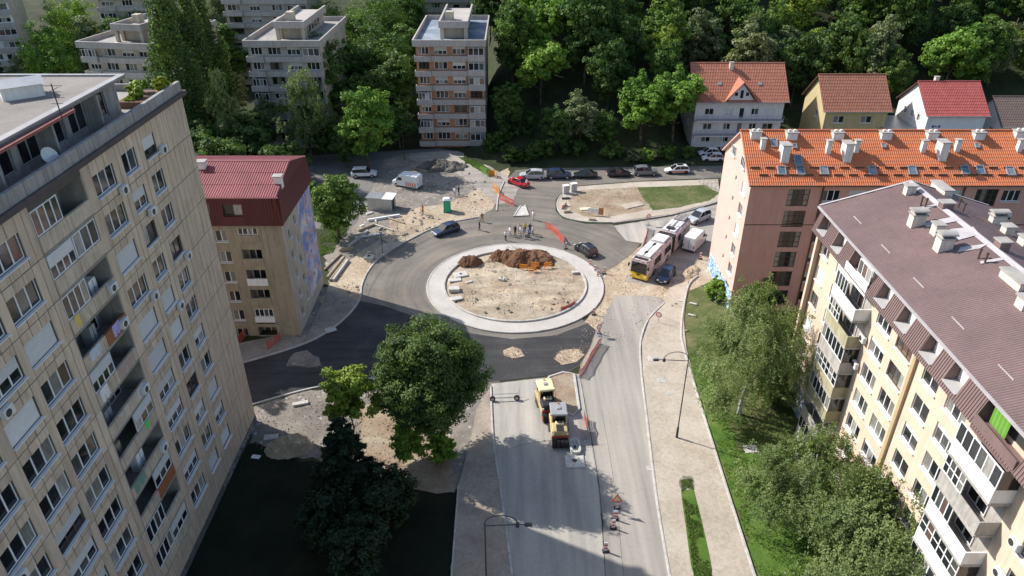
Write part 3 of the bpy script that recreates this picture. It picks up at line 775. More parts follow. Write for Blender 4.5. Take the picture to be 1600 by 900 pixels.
# ------------------------------------------------------------------ beige block with brown mansard (right)
M_BEIGE = mat('beige_render', (0.68, 0.525, 0.395), 0.9, 0.07, 0.5, streak=0.14)
M_BRSH = mat('brown_sheet', (0.20, 0.133, 0.123), 0.6, 0.17, 0.4, spec=0.4, streak=0.12)
M_RIDGE = mat('ridge_metal', (0.42, 0.385, 0.38), 0.5, 0.15)
BX, BY1, BY0 = 27.5, 58.0, 6.0
beige = thing('apartment_block', (34.5, 32.0, 0), 'cream rendered apartment block with brown ribbed mansard roof along the right edge', 'apartment block')
An = R(-90)
borg = (BX, BY1, 0.0)
brow = [1.85 + 2.5 * k for k in range(7)]
bcols = [(56.3, 1.5, 2), (53.1, 1.5, 2), (44.8, 2.2, 3), (41.7, 2.2, 3), (38.0, 1.9, 2), (34.9, 2.2, 3), (25.6, 2.2, 3), (22.4, 2.2, 3), (18.5, 1.9, 2), (15.2, 2.2, 3)]
bh = [(BY1 - yc - w / 2, BY1 - yc + w / 2, zc - 0.68, zc + 0.68) for zc in brow for yc, w, _ in bcols]
facade(beige, borg, An, BY1 - BY0, 18.2, bh, M_BEIGE, 0.25)
MB().box(BX + 0.26, 41.5, BY0 - 8, BY1 - 0.25, 0, 18.5).build('inner_wall', M_BEIGE, beige, -beige.location)
MB().box(BX + 0.0, 41.5, BY1 - 0.249, BY1 + 0.02, 0, 18.5).build('gable_wall', M_BEIGE, beige, -beige.location)
M_CREAMSH = mat('white_roller_shutter', (0.80, 0.79, 0.76), 0.6, 0.04, orand=0.1)
for zc in brow:
    for yc, w, n_ in bcols:
        q = RND.random()
        window(beige, borg, An, BY1 - yc, zc - 0.68, w, 1.36, n_, (0.98 if q < 0.6 else 0) if yc > 50 else (0.3 if q < 0.15 else 0), frame=M_BROWNF if (q > 0.9 or (yc == 41.7 and zc > 13)) else M_WHITE)
for yc, k in ((46.6, 5), (46.6, 4), (26.9, 5), (26.9, 4), (26.9, 3), (56.9, 2), (39.4, 2)):
    air_con(beige, borg, An, BY1 - yc, brow[k] - 0.4)
# pilaster and rain pipes
MB().box(BX - 0.35, BX + 0.0, BY1 - 0.35, BY1 + 0.02, 0, 17.9).build('corner_pilaster', M_BEIGE, beige, -beige.location)
MB().tube((BX - 0.12, BY1 - 0.75, 0), (BX - 0.12, BY1 - 0.75, 17.8), 0.09, n=8).build('rain_pipe', M_BROWNF, beige, -beige.location)
MB().box(BX - 0.22, BX + 0.0, 39.75, 40.1, 0, 17.9).build('pilaster', mat('pilaster_ochre', (0.46, 0.34, 0.20), 0.9, 0.12), beige, -beige.location)
# stacked balconies
M_BW = mat('balcony_white', (0.80, 0.79, 0.77), 0.6, 0.06, streak=0.15)
M_BO = mat('balcony_ochre', (0.40, 0.36, 0.23), 0.85, 0.15, streak=0.4)
M_BG = mat('balcony_grey', (0.42, 0.39, 0.35), 0.85, 0.2, streak=0.4)
M_GREENB = mat('green_screen', (0.15, 0.34, 0.05), 0.7, 0.12)
def balcony_stack(y0, y1, styles, xo=26.25):
    for k, (pm, gl, half) in enumerate(styles):
        zf = brow[k] - 1.2
        MB().box(xo - 0.05, BX - 0.002, y0 - 0.05, y1 + 0.05, zf - 0.16, zf).build('balcony_slab', M_BG, beige, -beige.location)
        fr = MB().box(xo, xo + 0.08, y0, y1, zf, zf + 1.0)
        fr.box(xo + 0.08, BX - 0.002, y0, y0 + 0.08, zf, zf + 1.0).box(xo + 0.08, BX - 0.002, y1 - 0.08, y1, zf, zf + 1.0)
        fr.build('balcony_front', pm, beige, -beige.location)
        MB().box(BX - 0.01, BX + 0.05, y0 + 0.1, y1 - 0.1, zf + 0.002, zf + 2.3).build('balcony_back', M_BG, beige, -beige.location)
        window(beige, (BX - 0.03, BY1, 0), An, BY1 - (y0 + y1) / 2, zf + 0.15, 1.8, 2.0, 2, 0, False, rec=-0.06, name='balcony_door')
        if gl:
            L = (y1 - y0) * (0.5 if half else 1.0)
            window(beige, (xo, BY1, 0), An, BY1 - (y1 - L / 2), zf + 1.0, L - 0.02, 1.34, 4 if half else 6, 0, False, rec=0.02, frame=M_WHITE, bars=1 if k % 2 else 0, name='glazing')
            if not half:
                window(beige, (xo + 0.05, y1, 0), R(180), -(BX - xo) / 2 - xo * 0 - 0.0, zf + 1.0, BX - xo - 0.1, 1.34, 2, 0, False, rec=0.02, name='glazing') if False else None
                MB().box(xo + 0.09, BX - 0.002, y0, y0 + 0.05, zf + 1.0, zf + 2.34).build('side_screen', M_DKGLASS, beige, -beige.location)
        else:
            for yy_ in (y0 + 0.04, (y0 + y1) / 2, y1 - 0.04): MB().box(xo + 0.01, xo + 0.07, yy_ - 0.03, yy_ + 0.03, zf + 1.0, zf + 2.34).build('post', M_BG, beige, -beige.location)
balcony_stack(46.9, 51.1, [(M_BG, 1, 0), (M_BG, 0, 0), (M_BO, 1, 0), (M_BO, 1, 0), (M_BG, 1, 0), (M_BO, 1, 1), (M_BW, 1, 1)])
balcony_stack(28.4, 32.6, [(M_BG, 1, 0), (M_BG, 0, 0), (M_BW, 1, 0), (M_BW, 1, 0), (M_BW, 1, 1), (M_BG, 1, 1), (M_BW, 1, 0)])
balcony_stack(8.5, 12.5, [(M_BG, 1, 0), (M_BG, 0, 0), (M_BW, 1, 0), (M_BW, 1, 0), (M_BW, 1, 1), (M_BG, 1, 1), (M_BW, 1, 0)])
# mansard skirt with recessed windows
mx0, mz0, mx1, mz1 = 26.7, 17.95, 27.35, 20.15
sh_ = (mx1 - mx0) / (mz1 - mz0)
morg = (mx0, BY1 + 0.35, mz0)
MW = BY1 + 0.35 - BY0
dorm = [56.75, 53.5, 45.05, 41.8, 38.25, 35.25, 25.9, 22.7, 19.0, 15.6]
mh = [(BY1 + 0.35 - d - 0.78, BY1 + 0.35 - d + 0.78, 0.45, 1.75) for d in dorm]
mlog = [(BY1 + 0.35 - 51.0, BY1 + 0.35 - 47.0, 0.25, 2.1), (BY1 + 0.35 - 32.4, BY1 + 0.35 - 28.4, 0.25, 2.1)]
facade(beige, morg, An, MW, mz1 - mz0, mh + mlog, M_BRSH, 0.55, 'mansard', sh_)
ribs = MB(); u = 0.1
while u < MW:
    segs = [(0.0, mz1 - mz0)]
    for h_ in mh + mlog:
        if h_[0] - 0.05 < u < h_[1] + 0.05: segs = [(0.0, h_[2] - 0.03), (h_[3] + 0.03, mz1 - mz0)]
    for s0, s1 in segs:
        ribs.add([(u - 0.04, s0 * sh_ + 0.01, s0), (u - 0.02, s0 * sh_ - 0.045, s0), (u + 0.02, s0 * sh_ - 0.045, s0), (u + 0.04, s0 * sh_ + 0.01, s0), (u - 0.04, s1 * sh_ + 0.01, s1), (u - 0.02, s1 * sh_ - 0.045, s1), (u + 0.02, s1 * sh_ - 0.045, s1), (u + 0.04, s1 * sh_ + 0.01, s1)], [(0, 1, 5, 4), (1, 2, 6, 5), (2, 3, 7, 6), (0, 3, 2, 1)])
    u += 0.22
o = ribs.build('mansard_ribs', M_BRSH, beige, Vector(morg) - beige.location, An); o['kind'] = 'stuff'
M_CHEEK = mat('dormer_sheet', (0.44, 0.425, 0.41), 0.55, 0.1)
for h_ in mh:
    yb = h_[3] * sh_ + 0.5
    window(beige, morg, An, (h_[0] + h_[1]) / 2, h_[2] + 0.02, 1.5, 1.26, 2, 0.98 if RND.random() < 0.4 else 0, False, rec=yb, name='dormer_window')
    MB().box(h_[0] + 0.01, h_[1] - 0.01, h_[2] * sh_ - 0.1, yb + 0.04, h_[2] - 0.05, h_[2] + 0.015).build('dormer_sill', M_CHEEK, beige, Vector(morg) - beige.location, An)
for k, h_ in enumerate(mlog):
    MB().box(h_[0], h_[1], h_[3] * sh_ + 0.5, h_[3] * sh_ + 1.4, h_[2] - 0.1, h_[3]).build('loggia', M_DARKM if k else M_BW, beige, Vector(morg) - beige.location, An)
    MB().box(h_[0] + 0.02, h_[1] - 0.02, h_[2] * sh_ - 0.06, h_[2] * sh_ + 0.02, h_[2] - 0.5, h_[2] + 0.55).build('parapet', M_BRSH if k else M_BW, beige, Vector(morg) - beige.location, An)
    if k == 0: window(beige, morg, An, (h_[0] + h_[1]) / 2 + 0.9, h_[2] + 0.56, 2.1, 1.2, 3, 0, False, rec=0.1, name='glazing')
o = MB()
for q in range(9): o.add([(q * 0.16, 0.05 * (q % 2), 0), ((q + 1) * 0.16, 0.05 * ((q + 1) % 2), 0), ((q + 1) * 0.16, 0.05 * ((q + 1) % 2), 1.55), (q * 0.16, 0.05 * (q % 2), 1.55)], [(0, 1, 2, 3)])
tag(o.build('awning', M_GREENB, None, on_facade(morg, An, BY1 + 0.35 - 31.9, 0.5, 0.62), An), 'bright green pleated cloth hanging in the mansard loggia', 'awning')
# main roof slopes, ridge, eaves gutter
RX, RZ = 34.5, 22.4
ry1 = BY1 + 0.6
dvl = Vector((RX - 27.05, 0, RZ - 20.1))
corrugated((27.05, ry1, 20.1), (0, -1, 0), dvl, ry1 - BY0, dvl.length, 0.2, 0.045, 5, 0.03).build('roof', M_BRSH, beige, -beige.location)
roof_b = [c for c in beige.children if c.name.startswith('roof')][0]
dvr = Vector((RX - 41.95, 0, RZ - 20.1))
corrugated((41.95, ry1, 20.1), (0, -1, 0), dvr, ry1 - BY0, dvr.length, 0.2, 0.045, 5, 0.03).build('roof', M_BRSH, beige, -beige.location)
slab(beige, 'roof_underside', (27.1, ry1 - 0.02, 20.02), (27.1, BY0, 20.02), (RX, BY0, RZ - 0.08), (RX, ry1 - 0.02, RZ - 0.08), 0.1, M_BRSH)
slab(beige, 'roof_underside', (RX, ry1 - 0.02, RZ - 0.08), (RX, BY0, RZ - 0.08), (41.9, BY0, 20.02), (41.9, ry1 - 0.02, 20.02), 0.1, M_BRSH)
MB().add([(27.4, BY1 + 0.3, 18.0), (41.6, BY1 + 0.3, 18.0), (41.6, BY1 + 0.3, 20.05), (RX, BY1 + 0.3, RZ - 0.1), (27.4, BY1 + 0.3, 20.05)], [(4, 3, 2, 1, 0)]).build('gable_cladding', M_BRSH, beige, -beige.location)
MB().add([(RX - 0.35, ry1 + 0.05, RZ - 0.04), (RX, ry1 + 0.05, RZ + 0.13), (RX + 0.35, ry1 + 0.05, RZ - 0.04), (RX - 0.35, BY0, RZ - 0.04), (RX, BY0, RZ + 0.13), (RX + 0.35, BY0, RZ - 0.04)], [(0, 1, 4, 3), (1, 2, 5, 4)]).build('ridge_cap', M_RIDGE, beige, -beige.location)
mb = MB()
for a_, b_ in (((27.05, 20.12), (RX, RZ + 0.02)), ((RX, RZ + 0.02), (41.95, 20.12))):
    mb.add([(a_[0], ry1 + 0.1, a_[1] + 0.1), (b_[0], ry1 + 0.1, b_[1] + 0.1), (b_[0], ry1 - 0.12, b_[1] + 0.1), (a_[0], ry1 - 0.12, a_[1] + 0.1), (a_[0], ry1 + 0.1, a_[1] - 0.15), (b_[0], ry1 + 0.1, b_[1] - 0.15)], [(3, 2, 1, 0), (0, 1, 5, 4)])
mb.build('verge_trim', M_RIDGE, beige, -beige.location)
MB().box(26.9, 27.06, BY0, ry1, 20.0, 20.14).build('gutter', M_RIDGE, beige, -beige.location)
nl = Vector((-(RZ - 20.1), 0, RX - 27.05)).normalized(); pl = Vector((RX, 0, RZ))
nr_ = Vector(((RZ - 20.1), 0, 41.95 - RX)).normalized()
M_CHB = mat('chimney_cream', (0.62, 0.58, 0.50), 0.9, 0.12, streak=0.3)
def broof(x, y, right=False): return APL(x, y, pl, nr_ if right else nl)
for x, y, w, d, h, cap in ((1420, 303, 0.8, 0.6, 0.75, None), (1430, 352, 1.0, 0.75, 0.95, 'hood'), (1462, 366, 0.6, 0.75, 0.85, None), (1472, 390, 1.0, 0.8, 1.0, 'hood'), (1585, 442, 0.8, 2.2, 0.5, None), (1600, 480, 0.8, 0.8, 0.7, None)):
    chimney(roof_b, broof(x, y) - beige.location + roof_b.location * -1 + Vector((0, 0, -0.1)) if False else broof(x, y), w, d, h, M_CHB, cap) if False else None
    c = chimney(beige, broof(x, y), w, d, h, M_CHB, cap)
for x, y, w, d, h, cap, rt in ((1470, 300, 0.7, 2.3, 0.55, None, True), (1477, 325, 0.9, 0.7, 0.5, None, True), (1556, 350, 1.1, 0.6, 0.75, 'hood', True), (1572, 366, 0.7, 0.7, 0.7, None, True), (1563, 390, 0.75, 0.75, 0.7, None, True), (1600, 385, 0.8, 0.8, 0.8, None, True)):
    chimney(beige, broof(x, y, rt), w, d, h, M_CHB if x != 1477 and x != 1563 else M_BRSH, cap)
for x, y in ((1438, 322), (1445, 325), (1528, 405), (1538, 412), (1497, 325), (1504, 332)):
    p = broof(x, y, x > 1490 and y < 340)
    MB().tube((0, 0, -0.1), (0, 0, 0.75), 0.07, n=7).tube((0, 0, 0.75), (0, 0, 0.85), 0.11, n=7).build('vent_pipe', M_BROWNF, beige, p - beige.location)
for pts in ([(1431, 327), (1462, 320), (1462, 324), (1433, 331)], [(1530, 410), (1566, 404), (1568, 408), (1532, 414)], [(1440, 350), (1490, 340), (1500, 346), (1448, 357)], [(1480, 360), (1520, 356), (1530, 368), (1485, 380)], [(1500, 388), (1545, 382), (1530, 390), (1495, 396)]):
    P = [broof(*q) + Vector((0, 0, 0.10)) for q in pts]
    MB().add(P, [(3, 2, 1, 0)]).build('flashing', M_RIDGE, beige, -beige.location)
for k in range(9):
    p0 = Vector((28.6, 54.5 - 5.2 * k, 20.1 + (28.6 - 27.05) * (RZ - 20.1) / (RX - 27.05)))
    MB().box(-0.02, 0.02, -0.75, 0.75, 0.0, 0.12).build('snow_guard', M_RIDGE, beige, p0 - beige.location)

# ------------------------------------------------------------------ pink block with orange tiled roof
M_PINK = mat('pink_render', (0.58, 0.325, 0.265), 0.9, 0.08, 0.4, streak=0.12)
M_PINKSUN = mat('sunlit_pink_render', (0.68, 0.44, 0.375), 0.9, 0.06, 0.4, streak=0.1)  # paler copy of the pink, sunlight on the gable put into the colour
M_TILE = mat('orange_tile', (0.56, 0.175, 0.075), 0.8, 0.10, 0.35, bmp=0.1, streak=0.12)
OX0, OX1, OY0, OY1, OE, ORZ = 25.9, 62.0, 73.3, 84.1, 16.4, 20.3
OYM = (OY0 + OY1) / 2
pink = thing('apartment_block', (44.0, OYM, 0), 'long pink apartment block with a bright orange tiled roof and many chimneys', 'apartment block')
oorg = (OX0, OY0, 0)
oh = []; ow = []
def owin(x, y, w, h, n, bars=0, sh=0, frame=None):
    p = AY(x, y, OY0); u = p.x - OX0
    oh.append((u - w / 2, u + w / 2, p.z - h / 2, p.z + h / 2)); ow.append((u, p.z - h / 2, w, h, n, bars, sh, frame))
z1 = AY(1247, 309, OY0)
for k in range(6):
    for xs_ in (1247, 1540):
        p = AY(xs_, 309, OY0); zc = p.z - 2.55 * k
        u = p.x - OX0
        oh.append((u - 1.2, u + 1.2, zc - 1.0, zc + 1.0)); ow.append((u, zc - 1.0, 2.4, 2.0, 4, 2, 0, M_BROWNF))
    for xs_ in (1298, 1340, 1390, 1440, 1490, 1580):
        p = AY(xs_, 306, OY0); zc = p.z - 2.55 * k
        if zc < 1: continue
        u = p.x - OX0
        oh.append((u - 1.0, u + 1.0, zc - 0.65, zc + 0.65)); ow.append((u, zc - 0.65, 2.0, 1.3, 3, 0, 0.5 if RND.random() < 0.3 else 0, None))
facade(pink, oorg, 0, OX1 - OX0, OE, oh, M_PINK, 0.25)
for u, z, w, h, n_, b_, s_, f_ in ow: window(pink, oorg, 0, u, z, w, h, n_, s_, b_ == 0, f_ or M_WHITE, bars=b_)
MB().box(OX0 + 0.3, OX1, OY0 + 0.26, OY1, 0, OE).build('inner_wall', M_PINK, pink, -pink.location)
for x in (1240 + 45, 1505): 
    p = AY(x, 300, OY0)
    MB().tube((p.x, OY0 - 0.1, 0), (p.x, OY0 - 0.1, OE - 0.1), 0.09, n=8).build('rain_pipe', M_BROWNF, pink, -pink.location)
MB().box(OX0 + 0.02, OX1, OY0 - 0.02, OY0 - 0.002, OE - 5.1, OE - 5.0).build('string_course', M_BROWNF, pink, -pink.location)
# west gable (sunlight put into its paler pink) with windows
gorg = (OX0, OY1, 0)
def gY(y): return OY1 - y
gh = []; gw = []
for k in range(6):
    zc = OE - 1.6 - 2.55 * k
    for yv, w, h, n_ in ((75.4, 1.5, 1.35, 3), (78.6, 0.55, 0.6, 1)):
        if zc - h / 2 < 0.4: continue
        gh.append((gY(yv) - w / 2, gY(yv) + w / 2, zc - h / 2, zc + h / 2)); gw.append((gY(yv), zc - h / 2, w, h, n_))
facade(pink, gorg, R(-90), OY1 - OY0, OE, gh, M_PINKSUN, 0.25)
for u, z, w, h, n_ in gw: window(pink, gorg, R(-90), u, z, w, h, n_, 0.98 if (n_ == 3 and RND.random() < 0.4) else 0, n_ == 3)
MB().add([(OX0, OY1, OE), (OX0, OY0, OE), (OX0, OYM, ORZ), (OX0 + 0.3, OY1, OE), (OX0 + 0.3, OY0, OE), (OX0 + 0.3, OYM, ORZ)], [(0, 1, 2), (5, 4, 3), (0, 3, 4, 1)]).build('gable_wall', M_PINKSUN, pink, -pink.location)
for yv, w in ((80.9, 1.6), (76.9, 1.6)):
    window(pink, (OX0 - 0.10, OY1, OE), R(-90), gY(yv), 0.35, w, 1.2, 3, 0, True, rec=0.02, name='gable_window')
sl = 1 / math.hypot(OYM - OY0, ORZ - OE)
dvf = Vector((0, OYM - OY0 + 0.45, (ORZ - OE) * (OYM - OY0 + 0.45) / (OYM - OY0)))
e0 = Vector((OX0 - 0.35, OY0 - 0.45, ORZ + 0.1 - dvf.z))
corrugated(e0, (1, 0, 0), dvf, OX1 - OX0 + 0.35, dvf.length, 0.23, 0.055, 16, 0.02).build('roof', M_TILE, pink, -pink.location)
dvb = Vector((0, -dvf.y, dvf.z))
corrugated((OX1, OY1 + 0.45, e0.z), (-1, 0, 0), dvb, OX1 - OX0 + 0.35, dvb.length, 0.23, 0.055, 4, 0.02).build('roof', M_TILE, pink, -pink.location)
slab(pink, 'roof_underside', e0 + Vector((0, 0.02, -0.03)), (OX1, e0.y + 0.02, e0.z - 0.03), (OX1, OYM, ORZ + 0.05), (e0.x, OYM, ORZ + 0.05), 0.12, M_PINKSUN)
slab(pink, 'roof_underside', (e0.x, OYM, ORZ + 0.05), (OX1, OYM, ORZ + 0.05), (OX1, OY1 + 0.4, e0.z - 0.03), (e0.x, OY1 + 0.4, e0.z - 0.03), 0.12, M_PINKSUN)
MB().tube((e0.x - 0.05, OYM, ORZ + 0.14), (OX1, OYM, ORZ + 0.14), 0.13, n=8).build('ridge_tiles', M_TILE, pink, -pink.location)
MB().tube((e0.x, e0.y - 0.08, e0.z + 0.0), (OX1, e0.y - 0.08, e0.z + 0.0), 0.085, n=8).build('gutter', M_BROWNF, pink, -pink.location)
on = Vector((0, -(dvf.z), dvf.y)).normalized(); op = Vector((0, OYM, ORZ + 0.1))
def oroof(x, y): return APL(x, y, op, on)
for x, y, w, d, h in ((1191, 232, 0.5, 0.5, 1.1), (1224, 246, 0.85, 1.3, 1.5), (1293, 238, 0.5, 0.5, 1.3), (1321, 245, 0.85, 1.3, 1.6), (1337, 236, 0.5, 0.5, 1.2), (1441, 236, 0.5, 0.5, 1.2), (1469, 243, 0.85, 1.3, 1.6), (1494, 235, 0.5, 0.5, 1.2), (1591, 235, 0.5, 0.5, 1.2)):
    chimney(pink, oroof(x, y), w, d, h, M_CHWHITE, None, 0)
for x, y in ((1180, 213), (1236, 214), (1308, 214), (1383, 214), (1455, 214), (1528, 214), (1592, 212)):
    chimney(pink, APL(x, y, op, on), 1.15, 0.8, 0.55, M_CHWHITE, None, 0, 2)
M_SKYL = glass('skylight_glass', [(0.0, (0.16, 0.22, 0.28)), (0.5, (0.22, 0.27, 0.31)), (0.8, (0.30, 0.31, 0.32))])
xa = Vector((1, 0, 0)); yu = dvf.normalized()
for x, y, w, h in ((1221, 267, 0.9, 1.15), (1250, 267, 0.9, 1.15), (1246, 251, 0.9, 1.3), (1209, 224, 0.75, 1.1), (1287, 267, 0.9, 1.1), (1362, 267, 0.9, 1.15), (1425, 267, 0.9, 1.15), (1507, 266, 0.9, 1.15), (1531, 266, 0.9, 1.15), (1578, 268, 0.9, 1.15), (1241, 229, 0.5, 0.6), (1380, 228, 0.5, 0.6), (1526, 228, 0.5, 0.6)):
    p = oroof(x, y); Mx = Matrix((xa, yu, on)).transposed().to_4x4(); Mx.translation = p - pink.location
    f = MB().box(-w / 2, w / 2, -h / 2, -h / 2 + 0.1, 0.0, 0.2).box(-w / 2, w / 2, h / 2 - 0.1, h / 2, 0.0, 0.2).box(-w / 2, -w / 2 + 0.1, -h / 2 + 0.1, h / 2 - 0.1, 0.0, 0.2).box(w / 2 - 0.1, w / 2, -h / 2 + 0.1, h / 2 - 0.1, 0.0, 0.2).build('skylight', M_GREYF, pink)
    f.matrix_local = Mx
    MB().box(-w / 2 + 0.1, w / 2 - 0.1, -h / 2 + 0.1, h / 2 - 0.1, 0.1, 0.16).build('pane', M_SKYL, f)
for k in range(22):
    for v, off in ((0.30, 0), (0.17, 0.8)):
        p = Vector((OX0 + 0.6 + 1.62 * k + off, 0, 0)); q = e0 + dvf * v
        MB().box(-0.5, 0.5, -0.02, 0.03, 0.06, 0.24).build('snow_guard', M_BROWNF, pink, Vector((p.x, q.y, q.z)) - pink.location)

# ------------------------------------------------------------------ red-roofed block with a mural (left middle)
M_OLIVE = mat('olive_render', (0.36, 0.305, 0.215), 0.92, 0.14, 0.5, streak=0.4)
M_TAN = mat('tan_render', (0.47, 0.405, 0.315), 0.92, 0.12, 0.5, streak=0.4)
M_WINE = mat('wine_sheet', (0.095, 0.018, 0.022), 0.55, 0.15, spec=0.4)
M_REDR = mat('red_roof_sheet', (0.24, 0.055, 0.058), 0.65, 0.25, 0.5, streak=0.3, spec=0.35)
DX1, DY0, DY1 = -23.95, 68.0, 79.8
red = thing('apartment_block', (-34, 74, 0), 'olive five-storey block with a red metal mansard and a mural on its side', 'apartment block')
DX0 = -48.0
dorg = (DX0, DY0, 0)
dh = []; dw = []; dlog = []
for k in range(6):
    zc = 12.55 - 2.45 * k
    for xo, w, n_ in ((-30.4, 1.25, 2), (-34.6, 1.25, 2), (-38, 1.6, 2)):
        dh.append((xo - w / 2 - DX0, xo + w / 2 - DX0, zc - 0.65, zc + 0.65)); dw.append((xo - DX0, zc - 0.65, w, 1.3, n_))
    dlog.append((-28.6 - DX0, -26.5 - DX0, zc - 0.95 if k else zc - 0.6, zc + 0.85))
facade(red, dorg, 0, DX1 - DX0, 14.1, dh + dlog, M_OLIVE, 0.25)
MB().box(DX0, DX1 - 0.3, DY0 + 1.2, DY1 - 0.3, 0, 14.0).box(DX0, -28.6, DY0 + 0.26, DY0 + 1.2, 0, 14.0).box(-26.5, DX1 - 0.3, DY0 + 0.26, DY0 + 1.2, 0, 14.0).build('inner_wall', M_OLIVE, red, -red.location)
for u, z, w, h, n_ in dw: window(red, dorg, 0, u, z, w, h, n_, 0.98 if RND.random() < 0.2 else 0, True)
for k, h_ in enumerate(dlog):
    zz = h_[2]
    MB().box(h_[0] + 0.002, h_[1] - 0.002, 0.001, 1.2, zz - 0.12, zz).build('loggia_floor', M_OLIVE, red, Vector(dorg) - red.location)
    MB().box(h_[0] - 0.05, h_[1] + 0.05, -0.12, 0.0, zz - 0.1, zz + 0.75).build('parapet', M_BW if k in (2, 4) else M_OLIVE, red, Vector(dorg) - red.location)
    if k in (0, 4): window(red, dorg, 0, (h_[0] + h_[1]) / 2, zz + 0.76, 2.05, 1.0, 4, 0, False, rec=0.03, name='glazing')
    else: window(red, (DX0, DY0 + 1.15, 0), 0, (h_[0] + h_[1]) / 2, zz + 0.1, 1.5, 1.6, 2, 0, False, rec=-0.03, name='balcony_door')
sorg = (DX1, DY0, 0)
shl = []
for k in range(5):
    for yv in (70.2, 72.6):
        zc = 12.4 - 2.45 * k - (0.6 if yv < 71 else 0)
        shl.append((yv - DY0 - 0.35, yv - DY0 + 0.35, zc - 0.5, zc + 0.5))
facade(red, sorg, R(90), DY1 - DY0, 14.1, shl, M_TAN, 0.25)
for h_ in shl: window(red, sorg, R(90), (h_[0] + h_[1]) / 2, h_[2], 0.7, 1.0, 1 if RND.random() < .5 else 2, 0, True)
# mural: flat paint on a thin coat of render
def mural_mat():
    m, t, b = nt('mural_paint')
    v = coords(t, (1, 1, 1), rnd=False)
    f = noise_node(t, v, 0.55, 2, 0.4, 1.2)
    c = ramp(t, f, [(0.30, (0.20, 0.24, 0.42)), (0.42, (0.34, 0.36, 0.52)), (0.50, (0.55, 0.30, 0.22)), (0.56, (0.42, 0.44, 0.58)), (0.66, (0.62, 0.56, 0.50))])
    c.node.color_ramp.interpolation = 'CONSTANT'
    t.links.new(c, b.inputs['Base Color']); b.inputs['Roughness'].default_value = 0.9
    return m
MB().box(6.0, DY1 - DY0 - 0.1, -0.02, -0.004, 1.5, 13.9).build('mural', mural_mat(), red, Vector(sorg) - red.location, R(90))
for zc in (3, 6, 9):
    window(red, (DX1 + 0.08, DY0, 0), R(90), 8.6, zc, 0.5, 0.7, 1, 0, False, rec=0.03)
MB().box(DX0, DX1, DY0 - 0.12, DY0 - 0.002, 1.55, 1.85).build('string_course', M_OLIVE, red, -red.location)
MB().box(-33.6, -32.0, DY0 - 0.1, DY0 - 0.002, 2.4, 13.2).build('stair_glazing', M_DKGLASS, red, -red.location)
MB().tube((-31.6, DY0 - 0.15, 0), (-31.6, DY0 - 0.15, 14), 0.08, n=7).build('rain_pipe', M_BROWNF, red, -red.location)
# mansard
w1 = facade(red, (DX0, DY0 - 0.35, 13.95), 0, DX1 + 0.35 - DX0, 2.95, [(DX0 * -1 - 28.6 - 1.0, DX0 * -1 - 28.6 + 1.0, 0.9, 2.2), (DX0 * -1 - 31.6 - 0.7, DX0 * -1 - 31.6 + 0.7, 0.9, 2.2), (DX0 * -1 - 35 - 0.7, DX0 * -1 - 35 + 0.7, 0.9, 2.2)], M_WINE, 0.4, 'mansard', 0.12)
for xo, w in ((-28.6, 2.0), (-31.6, 1.4), (-35, 1.4)): window(red, (DX0, DY0 - 0.35, 13.95), 0, xo - DX0, 0.9, w, 1.3, 2, 0, False, M_BROWNF, rec=0.42, name='dormer_window')
facade(red, (DX1 + 0.35, DY0 - 0.35, 13.95), R(90), DY1 - DY0 + 0.7, 2.95, [], M_WINE, 0.3, 'mansard', 0.12)
rb = MB()
for k in range(int((DX1 - DX0) / 0.3)):
    x = 0.15 + 0.3 * k
    if any(abs(x - (xo - DX0)) < w / 2 + 0.05 for xo, w in ((-28.6, 2.0), (-31.6, 1.4), (-35, 1.4))): continue
    rb.add([(x - 0.03, 0, 0), (x, -0.04, 0), (x + 0.03, 0, 0), (x - 0.03, 0.354, 2.95), (x, 0.314, 2.95), (x + 0.03, 0.354, 2.95)], [(0, 1, 4, 3), (1, 2, 5, 4)])
o = rb.build('mansard_ribs', M_WINE, red, Vector((DX0, DY0 - 0.35, 13.95)) - red.location); o['kind'] = 'stuff'
MB().box(DX0, DX1 + 0.3, DY0 - 0.3, DY1 + 0.3, 13.85, 13.95).build('eaves', M_WINE, red, -red.location)
rz_ = 18.6; ym = 73.9
c1 = Vector((DX0, DY0 - 0.15, 16.95)); dv1 = Vector((0, ym - c1.y, rz_ - c1.z))
corrugated(c1, (1, 0, 0), dv1, DX1 + 0.1 - DX0, dv1.length, 0.25, 0.05, 3, 0.03).build('roof', M_REDR, red, -red.location)
c2 = Vector((DX1 + 0.1, DY1 + 0.15, 16.95)); dv2 = Vector((0, ym - c2.y, rz_ - c2.z))
corrugated(c2, (-1, 0, 0), dv2, DX1 + 0.1 - DX0, dv2.length, 0.25, 0.05, 3, 0.03).build('roof', M_REDR, red, -red.location)
MB().add([(DX1 + 0.08, DY0 - 0.1, 16.9), (DX1 + 0.08, DY1 + 0.1, 16.9), (DX1 + 0.08, ym, rz_)], [(0, 1, 2)]).build('gable_cladding', M_WINE, red, -red.location)
MB().box(DX0, DX1 + 0.2, DY0 - 0.22, DY0 - 0.08, 16.86, 16.98).build('gutter', mat('pink_trim', (0.50, 0.20, 0.20), 0.5, 0.1), red, -red.location)
MB().tube((DX0, ym, rz_ + 0.03), (DX1 + 0.1, ym, rz_ + 0.03), 0.12, n=6).build('ridge_cap', MATS['pink_trim'], red, -red.location)
rn = Vector((0, -dv1.z, dv1.y)).normalized()
for x, y, w in ((435, 285, 0.8), (316, 262, 0.9)): chimney(red, APL(x, y, c1, rn), w, w * 0.9, 0.7, M_CHWHITE)

